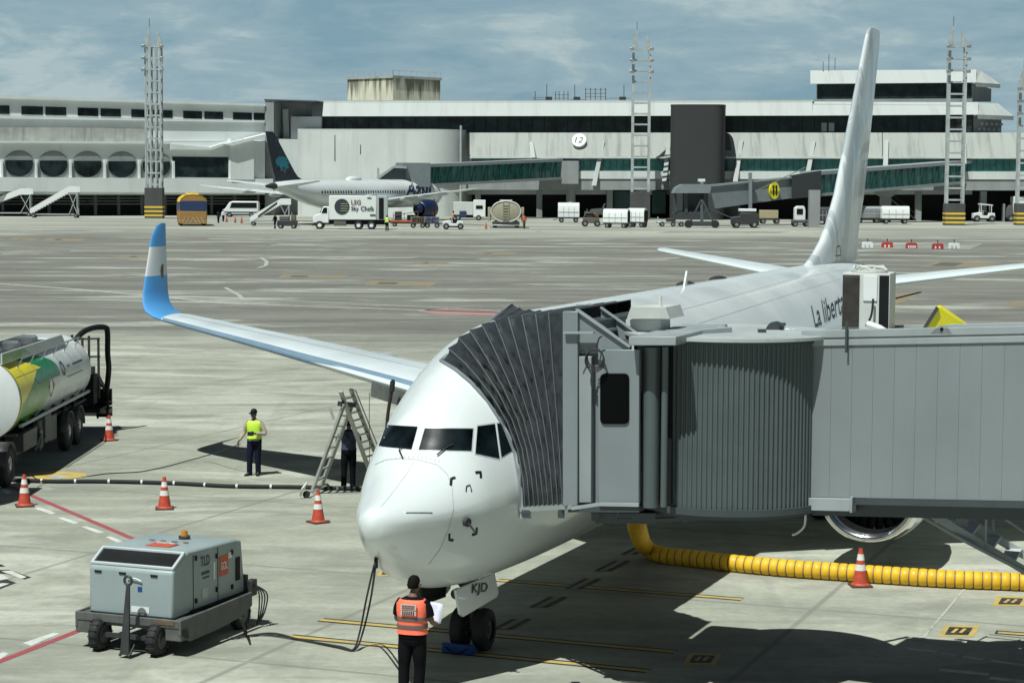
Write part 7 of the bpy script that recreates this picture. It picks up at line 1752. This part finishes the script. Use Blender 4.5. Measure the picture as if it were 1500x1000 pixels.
# plastic barriers
for i, (px_, py_, c_) in enumerate(((1271, 363, 0), (1300, 363, 1), (1335.5, 364, 2), (1374, 365, 3), (1398, 364.5, 4))):
    lab = ['pale traffic barrier touching the tail fin', 'red traffic barrier, left one of the red three', 'red and white traffic barrier, middle one of the red three', 'red traffic barrier, right one of the red three', 'pale traffic barrier at the right end of the row'][i]
    t = FT('traffic_barrier', lab, 'barrier', px_, py_, 0, 'row of traffic barriers on the taxiway'); red = c_ in (1, 2, 3)
    pprism('block', 'red' if red else 'white_paint', t, [(-8.5, 0), (-8, 7), (-6, 8.5), (6, 8.5), (8, 7), (8.5, 0)], 0, 5, .4)
    m_ = MB()
    for x in ((-3.6, 2.2) if c_ != 2 else (-4.5, -1.2, 2.0, 5.0)): m_.box((x, -.3, 2.6), (2.0, .6, 3.6))
    m_.build('white_patch', 'white_paint' if red else 'mast_white', t, smooth=False)
    m_ = MB(); m_.cyl((0, 2.5, 8.5), (0, 2.5, 12), .6, n=8); m_.ball((0, 2.5, 12.4), 1.1, 6); m_.build('lamp', 'dark_metal', t)
# small far cones
for px_, py_, lab in ((332, 325, 'tiny far cone next to the two walking workers'), (344.5, 326, 'tiny far cone, left of the pair before the white van'), (354, 326.5, 'tiny far cone, right of the pair before the white van'), (712, 335, 'tiny far cone left of the beige tanker')):
    t = FT('traffic_cone', lab, 'traffic cone', px_, py_, 0, 'small cones on the far apron'); m_ = MB(); m_.box((0, 0, .4), (4, 4, .8)); m_.build('base', 'black', t); m_ = MB(); m_.lathe((0, 0, .8), (0, 0, 1), ((0, 1.7), (8.5, .4), (8.5, .02)), 12); m_.build('cone_body', 'cone_red', t)
# ================================================================== people
def skin_body(name, J, E, parent, mt, sub=1):
    """one continuous body surface grown round a skeleton: J name -> (pos, radius), E edges"""
    names = list(J); me = bpy.data.meshes.new(name); me.from_pydata([tuple(J[k][0]) for k in names], [(names.index(a), names.index(b)) for a, b in E], [])
    o = bpy.data.objects.new(name, me); COL.objects.link(o)
    md = o.modifiers.new('Skin', 'SKIN'); md.use_smooth_shade = True
    lay = me.skin_vertices[0].data
    for i, k in enumerate(names):
        r_ = J[k][1]; lay[i].radius = r_ if isinstance(r_, tuple) else (r_, r_); lay[i].use_root = (k == 'pelvis')
    if sub: sb = o.modifiers.new('Subdivision', 'SUBSURF'); sb.levels = sub; sb.render_levels = sub
    dg = bpy.context.evaluated_depsgraph_get(); dg.update()
    m2 = bpy.data.meshes.new_from_object(o.evaluated_get(dg)); bpy.data.objects.remove(o)
    m2.name = name; m2.materials.clear(); m2.materials.append(M[mt]); m2.polygons.foreach_set('use_smooth', [True] * len(m2.polygons))
    o2 = bpy.data.objects.new(name, m2); COL.objects.link(o2); o2.parent = parent; return o2
def ringloft(mb, rings, n=24, m=None):
    """rings: (centre, half width x, half depth y)"""
    rows = []
    for (c, a, b) in rings:
        rows.append([Vector(c) + Vector((a * math.copysign(abs(math.cos(t)) ** .8, math.cos(t)), b * math.copysign(abs(math.sin(t)) ** .8, math.sin(t)), 0)) for t in [2 * math.pi * i / n for i in range(n)]])
    mb.grid(rows, closed=True, m=m, capends=True)
def person(label, loc, rz, P, girth=1.0, vest=None, shirt='cloth_tan', trousers='navy', cap=None, group=None, fine=True, scale=1.0, stripes=True, longsleeve=True, hair='hair'):
    """P: joints in metres, x right, y forward; hands given as (position, curl direction)"""
    t = thing('person', label, 'person', loc, rz, group, scale=scale)
    J = {}; E = []
    def j(k, p_, r_, par=None):
        J[k] = (Vector(p_), r_)
        if par: E.append((par, k))
    hd = Vector(P.get('head', (0, .02, 1.60))); pel = Vector(P.get('pelvis', (0, 0, .95)))
    j('pelvis', pel, (.135, .105)); j('spine', P.get('spine', (0, 0, 1.14)), (.125, .10), 'pelvis'); j('chest', P.get('chest', (0, 0, 1.33)), (.15, .11), 'spine'); j('neck0', P.get('neck', (0, -.005, 1.47)), .058, 'chest')
    fw = Vector(P.get('face', (0, 1, 0))).normalized()
    j('neck1', (Vector(P.get('neck', (0, 0, 1.47))) * .45 + hd * .55) + Vector((0, 0, -.01)), .054, 'neck0'); j('jaw', hd + fw * .012 + Vector((0, 0, -.035)), (.068, .078), 'neck1'); j('cheek', hd + fw * .004 + Vector((0, 0, .02)), (.076, .092), 'jaw'); j('crown', hd + Vector((0, 0, .085)) - fw * .008, (.068, .082), 'cheek'); j('top', hd + Vector((0, 0, .135)) - fw * .012, (.03, .04), 'crown')
    for s_, sx in (('r', 1), ('l', -1)):
        sh, el, wr = [Vector(P[s_ + k]) for k in ('sh', 'el', 'wr')]
        j(s_ + 'sh', sh, .058, 'chest'); j(s_ + 'el', el, .040, s_ + 'sh'); j(s_ + 'wr', wr, (.028, .024), s_ + 'el')
        d = (wr - el).normalized(); hdv = Vector(P.get(s_ + 'hand', d)).normalized(); side = Vector(P.get(s_ + 'thumb', (-sx * .3, .9, 0))); side = (side - hdv * side.dot(hdv)).normalized(); pn = hdv.cross(side)
        palm = wr + hdv * .055; j(s_ + 'palm', palm, (.036, .022), s_ + 'wr')
        if fine:
            for q, (o_, ln) in enumerate(((.030, .072), (.010, .082), (-.010, .076), (-.029, .060))):
                k0 = palm + hdv * .035 + side * o_; cu = P.get(s_ + 'curl', .35); k1 = k0 + hdv * ln * .55 + pn * (cu * .03 * (-sx)); k2 = k1 + hdv * ln * .40 * (1 - cu * .5) + pn * (cu * .045 * (-sx))
                j(s_ + 'f%da' % q, k0, .0105, s_ + 'palm'); j(s_ + 'f%db' % q, k1, .0092, s_ + 'f%da' % q); j(s_ + 'f%dc' % q, k2, .0078, s_ + 'f%db' % q)
            k0 = wr + hdv * .035 + side * .036; j(s_ + 'ta', k0, .0125, s_ + 'palm'); j(s_ + 'tb', k0 + hdv * .035 + side * .022, .0105, s_ + 'ta'); j(s_ + 'tc', k0 + hdv * .062 + side * .024, .0085, s_ + 'tb')
        hp, kn, an = [Vector(P[s_ + k]) for k in ('hip', 'kn', 'an')]
        j(s_ + 'hip', hp, .085, 'pelvis'); j(s_ + 'kn', kn, .056, s_ + 'hip'); j(s_ + 'an', an, .036, s_ + 'kn'); td = Vector(P.get(s_ + 'toe', (0, 1, 0))).normalized(); j(s_ + 'toe', Vector((an.x, an.y, .035)) + td * .13, (.036, .026), s_ + 'an')
    body = skin_body('body', J, E, t, 'skin', 1)
    # face
    if fine:
        m_ = MB(); sd_ = Vector((fw.y, -fw.x, 0)); e0_ = hd + fw * .096 + Vector((0, 0, .022))
        m_.ball(hd + fw * .102 + Vector((0, 0, -.002)), (.014, .014, .022), 6); m_.build('nose', 'skin', body)
        for q in (-1, 1):
            m_ = MB(); m_.ball(e0_ + sd_ * (.031 * q), .0105, 6); m_.build('eye', 'black', body)
            m_ = MB(); m_.ball(hd + sd_ * (.080 * q) + Vector((0, 0, .012)), (.012, .02, .03), 6); m_.build('ear', 'skin', body)
        m_ = MB(); m_.tube([hd + fw * .093 + sd_ * (-.022) + Vector((0, 0, -.043)), hd + fw * .098 + Vector((0, 0, -.045)), hd + fw * .093 + sd_ * .022 + Vector((0, 0, -.043))], .006, n=6); m_.build('mouth', 'brown', body)
    # clothes
    def limb(mb, pts, rr, n=14):
        P_ = catmull(pts, 5); k = len(P_); R_ = []
        for i in range(k):
            f = i / (k - 1) * (len(rr) - 1); i0 = min(int(f), len(rr) - 2); R_.append(rr[i0] + (rr[i0 + 1] - rr[i0]) * (f - i0))
        mb.tube(P_, R_, n=n)
    m_ = MB(); ringloft(m_, [(pel + Vector((0, 0, -.13)), .11, .10), (pel + Vector((0, 0, -.08)), .178, .128), (pel, .180, .130), (pel + Vector((0, 0, .12)), .165, .118)])
    for s_ in 'rl':
        hp, kn, an = [Vector(P[s_ + k]) for k in ('hip', 'kn', 'an')]; limb(m_, [hp + Vector((0, 0, .04)), hp * .5 + kn * .5, kn, kn * .5 + an * .5, an + Vector((0, 0, -.035))], [.105, .10, .078, .074, .072])
    m_.build('trousers', trousers, t, ang=80)
    m_ = MB(); ch, sp_ = Vector(P.get('chest', (0, 0, 1.33))), Vector(P.get('spine', (0, 0, 1.14)))
    tor = [(pel + Vector((0, 0, -.02)), .185, .135), (pel + Vector((0, 0, .08)), .18, .13), (sp_, .178, .128), (ch + Vector((0, 0, -.05)), .195, .138), (ch + Vector((0, 0, .06)), .195, .130), (ch + Vector((0, 0, .115)), .155, .105), (ch + Vector((0, 0, .15)), .085, .075)]
    tor = [(c, a * girth, b * girth) for c, a, b in tor]
    ringloft(m_, [(c, a * .97, b * .97) for c, a, b in tor])
    for s_ in 'rl':
        sh, el, wr = [Vector(P[s_ + k]) for k in ('sh', 'el', 'wr')]
        if longsleeve: limb(m_, [sh + (ch - sh) * .2, sh * .55 + el * .45, el, el * .5 + wr * .5, wr * .93 + el * .07], [.078, .066, .055, .048, .042])
        else: limb(m_, [sh + (ch - sh) * .2, sh * .7 + el * .3, sh * .3 + el * .7], [.078, .066, .060])
    m_.build('shirt', shirt, t, ang=80)
    if vest:
        m_ = MB(); ringloft(m_, [(c, a * 1.035, b * 1.06) for c, a, b in ([(pel + Vector((0, 0, .03)), .195 * girth, .14 * girth)] + tor[1:6])]); v = m_.build('vest', vest, t, ang=80)
        if stripes:
            m_ = MB()
            for z in (pel.z + .13, pel.z + .24):
                c = pel + (ch - pel) * ((z - pel.z) / (ch.z - pel.z)); rows = [[Vector((c.x + .1945 * girth * math.copysign(abs(math.cos(a)) ** .8, math.cos(a)), c.y + .1455 * girth * math.copysign(abs(math.sin(a)) ** .8, math.sin(a)), z + dz)) for a in [2 * math.pi * i / 28 for i in range(28)]] for dz in (-.025, .025)]
                m_.grid(rows, closed=True)
            m_.build('reflective_band', 'reflect', v)
    for s_ in 'rl':
        an = Vector(P[s_ + 'an']); td = Vector(P.get(s_ + 'toe', (0, 1, 0))).normalized(); m_ = MB(); a = Vector((an.x, an.y, 0))
        rows = []
        for f, w_, h in ((-.085, .030, .06), (-.06, .042, .095), (.0, .044, .10), (.08, .048, .07), (.15, .046, .055), (.185, .025, .04)):
            c = a + td * f; sd2 = Vector((td.y, -td.x, 0)); rows.append([c + sd2 * (w_ * math.cos(q)) + Vector((0, 0, max(0, h * (.5 + .5 * math.sin(q))))) for q in [2 * math.pi * i / 12 for i in range(12)]])
        m_.grid(rows, closed=True, capends=True); m_.build('shoe', 'black', t, ang=60)
    m_ = MB()
    if cap:
        c = hd + Vector((0, 0, .075)) - fw * .005; rows = []
        for z, k in ((-.03, 1.03), (.0, 1.06), (.04, 1.0), (.075, .75), (.09, .3), (.092, .02)): rows.append([c + Vector((.083 * k * math.cos(q), .098 * k * math.sin(q), z)) for q in [2 * math.pi * i / 20 for i in range(20)]])
        m_.grid(rows, closed=True); b0 = c + fw * .085; sd2 = Vector((fw.y, -fw.x, 0)); m_.prism([b0 - sd2 * .075 + Vector((0, 0, -.02)), b0 + sd2 * .075 + Vector((0, 0, -.02)), b0 + fw * .085 + sd2 * .045 + Vector((0, 0, -.035)), b0 + fw * .085 - sd2 * .045 + Vector((0, 0, -.035))], (0, 0, .012)); m_.build('cap', cap, body)
    else:
        c = hd + Vector((0, 0, .055)) - fw * .016; rows = []
        for z, k in ((-.075, .86), (-.03, 1.04), (.02, 1.06), (.06, .92), (.09, .6), (.105, .02)):
            off = fw * (-.02 if z < -.02 else 0); rows.append([c + off + Vector((.079 * k * math.cos(q), .092 * k * math.sin(q), z)) for q in [2 * math.pi * i / 20 for i in range(20)]])
        m_.grid(rows, closed=True); m_.build('hair', hair, body)
    return t
def stand(**k):
    P = dict(rsh=(.185, 0, 1.41), lsh=(-.185, 0, 1.41), rel=(.25, -.03, 1.13), lel=(-.25, -.03, 1.13), rwr=(.27, .05, .88), lwr=(-.27, .05, .88),
             rhip=(.09, 0, .92), lhip=(-.09, 0, .92), rkn=(.11, .02, .50), lkn=(-.11, .02, .50), ran=(.12, 0, .085), lan=(-.12, 0, .085))
    P.update(k); return P
# worker in yellow: faces the camera, his right arm (picture left) hanging out, the other forearm across the chest
g = G(373, 696)
t = person('person in yellow vest and dark cap standing on the apron, holding a dark device', tuple(g), R(178 - 7), stand(
    rel=(.27, -.02, 1.14), rwr=(.40, .06, .92), lel=(-.29, .02, 1.12), lwr=(-.08, .22, 1.13), lhand=(1, .25, .05), lthumb=(0, .2, 1), rhand=(.35, .2, -.9), rthumb=(0, 1, .2), rcurl=.8,
    ran=(.13, .03, .085), lan=(-.09, -.03, .085), rkn=(.12, .04, .5), lkn=(-.09, 0, .5), rtoe=(.5, 1, 0), ltoe=(-.1, 1, 0), face=(.35, .94, 0), head=(.01, .025, 1.60)), vest='hiviz_yellow', shirt='cloth_tan', trousers='navy', cap='black', stripes=False, scale=1.0)
m_ = MB(); m_.box((.03, .262, 1.13), (.17, .02, .11), rot=Matrix.Rotation(R(15), 3, 'X')); o = m_.build('handheld_device', 'black', None, bevel=.006); o.matrix_basis = t.matrix_basis.copy(); tag(o, 'dark handheld device held at the chest of the worker in yellow', 'device')
# man behind the step ladder, seen from behind
g = G(511, 714)
t = person('person in dark patterned vest and black trousers standing behind the step ladder', tuple(g), R(8), stand(
    rel=(.28, .10, 1.20), rwr=(.22, .32, 1.34), lel=(-.28, .10, 1.18), lwr=(-.18, .33, 1.30), ran=(.10, .05, .085), lan=(-.13, -.04, .085), rkn=(.10, .06, .5), lkn=(-.12, .0, .5), head=(0, .03, 1.60), face=(.2, 1, 0)), vest='patterned', shirt='navy', trousers='cloth_black', stripes=False, scale=1.0) if 'patterned' in M else None
# worker in orange, back to the camera, reading papers held to the right
g = G(604, 1030)
t = person('person in orange reflective vest seen from behind, reading papers near the nose wheel', tuple(g), R(-16), stand(
    rel=(.27, .03, 1.13), rwr=(.24, .27, 1.05), rhand=(-.1, 1, .15), rthumb=(-.8, .2, .6), lel=(-.25, .05, 1.13), lwr=(-.06, .27, 1.08), lhand=(.9, .5, 0), lthumb=(0, .3, 1), rcurl=.7, lcurl=.6,
    ran=(.07, .04, .085), lan=(-.12, -.03, .085), rkn=(.09, .05, .5), lkn=(-.12, .0, .5), head=(.015, .045, 1.605), face=(.35, .93, -.1)), vest='hiviz_orange', shirt='cloth_black', trousers='cloth_black', longsleeve=False, scale=1.10, girth=1.08)
vest_o = [c for c in kids(t) if c.name.startswith('vest')][0]
m_ = MB(); m_.box((0, -.172, 1.36), (.22, .02, .075)); m_.box((0, -.172, 1.28), (.22, .02, .06)); pn_ = m_.build('back_panel', 'reflect_pale', vest_o, smooth=False)
m_ = MB()
for z, n_, h in ((1.375, 9, .022), (1.345, 10, .02), (1.29, 6, .03), (1.262, 7, .018)):
    for k in range(n_):
        w_ = .18 / n_; m_.box((-.09 + w_ * (k + .5), -.184, z), (w_ * .6, .006, h))
m_.build('faint_lettering', 'letter_dark', pn_, smooth=False)
m_ = MB()
for k in range(3):
    a = Vector((.10 + .01 * k, .30 + .012 * k, 1.10)); rows = []
    for i in range(7):
        f = i / 6; rows.append([a + Vector((.17 * u, .10 * f + .03 * math.sin(2.5 * u), -.02 + .19 * f + .03 * k * f - .03 * u)) for u in (0, .33, .66, 1)])
    m_.grid(rows)
o = m_.build('paper_sheets', 'paper', None); sm = o.modifiers.new('Solidify', 'SOLIDIFY'); sm.thickness = .003; o.matrix_basis = t.matrix_basis.copy(); tag(o, 'pale paper sheets held by the worker in orange', 'papers')
# far figures
def far_person(label, px, py, hpx, rz, vest, shirt, trousers, cap=None, walk=.12):
    g = G(px, py); h = hpx * g.y / FPX
    return person(label, tuple(g), R(rz), stand(ran=(.10, walk, .085), lan=(-.10, -walk, .085), rkn=(.1, walk * .8, .5), lkn=(-.1, -walk * .1, .5), rel=(.25, -.06, 1.13), lel=(-.25, .06, 1.14), lwr=(-.24, .2, .92)), vest=vest, shirt=shirt, trousers=trousers, cap=cap, fine=False, scale=h / 1.75, stripes=False, group='workers on the far apron')
far_person('far person in dark clothes walking right of the apron bus', 320, 326.5, 18, 30, None, 'navy', 'navy')
far_person('far person in a pale top next to the apron bus cones', 327, 324.5, 17, -150, None, 'white_paint', 'cloth_black')
far_person('far person in dark clothes by the dark service cart under the tail', 403, 335, 22, 60, None, 'cloth_black', 'cloth_black')
far_person('far person in yellow vest at the rear of the catering truck', 567, 338, 23, 150, 'hiviz_yellow', 'cloth_tan', 'cloth_black', walk=.05)
far_person('far person in orange driving the small white tractor', 664, 330, 21, -90, 'hiviz_orange', 'cloth_tan', 'navy', walk=.05)
far_person('far person in dull orange walking right of the beige tanker', 767.5, 335, 22, 200, 'orange', 'brown', 'brown')
far_person('far person in white beside the concourse wall under the tail plane', 389, 307, 14, 180, None, 'white_paint', 'cloth_black')
far_person('far person in dark clothes between loader and dollies', 636, 327, 19, 120, 'orange', 'navy', 'cloth_black')
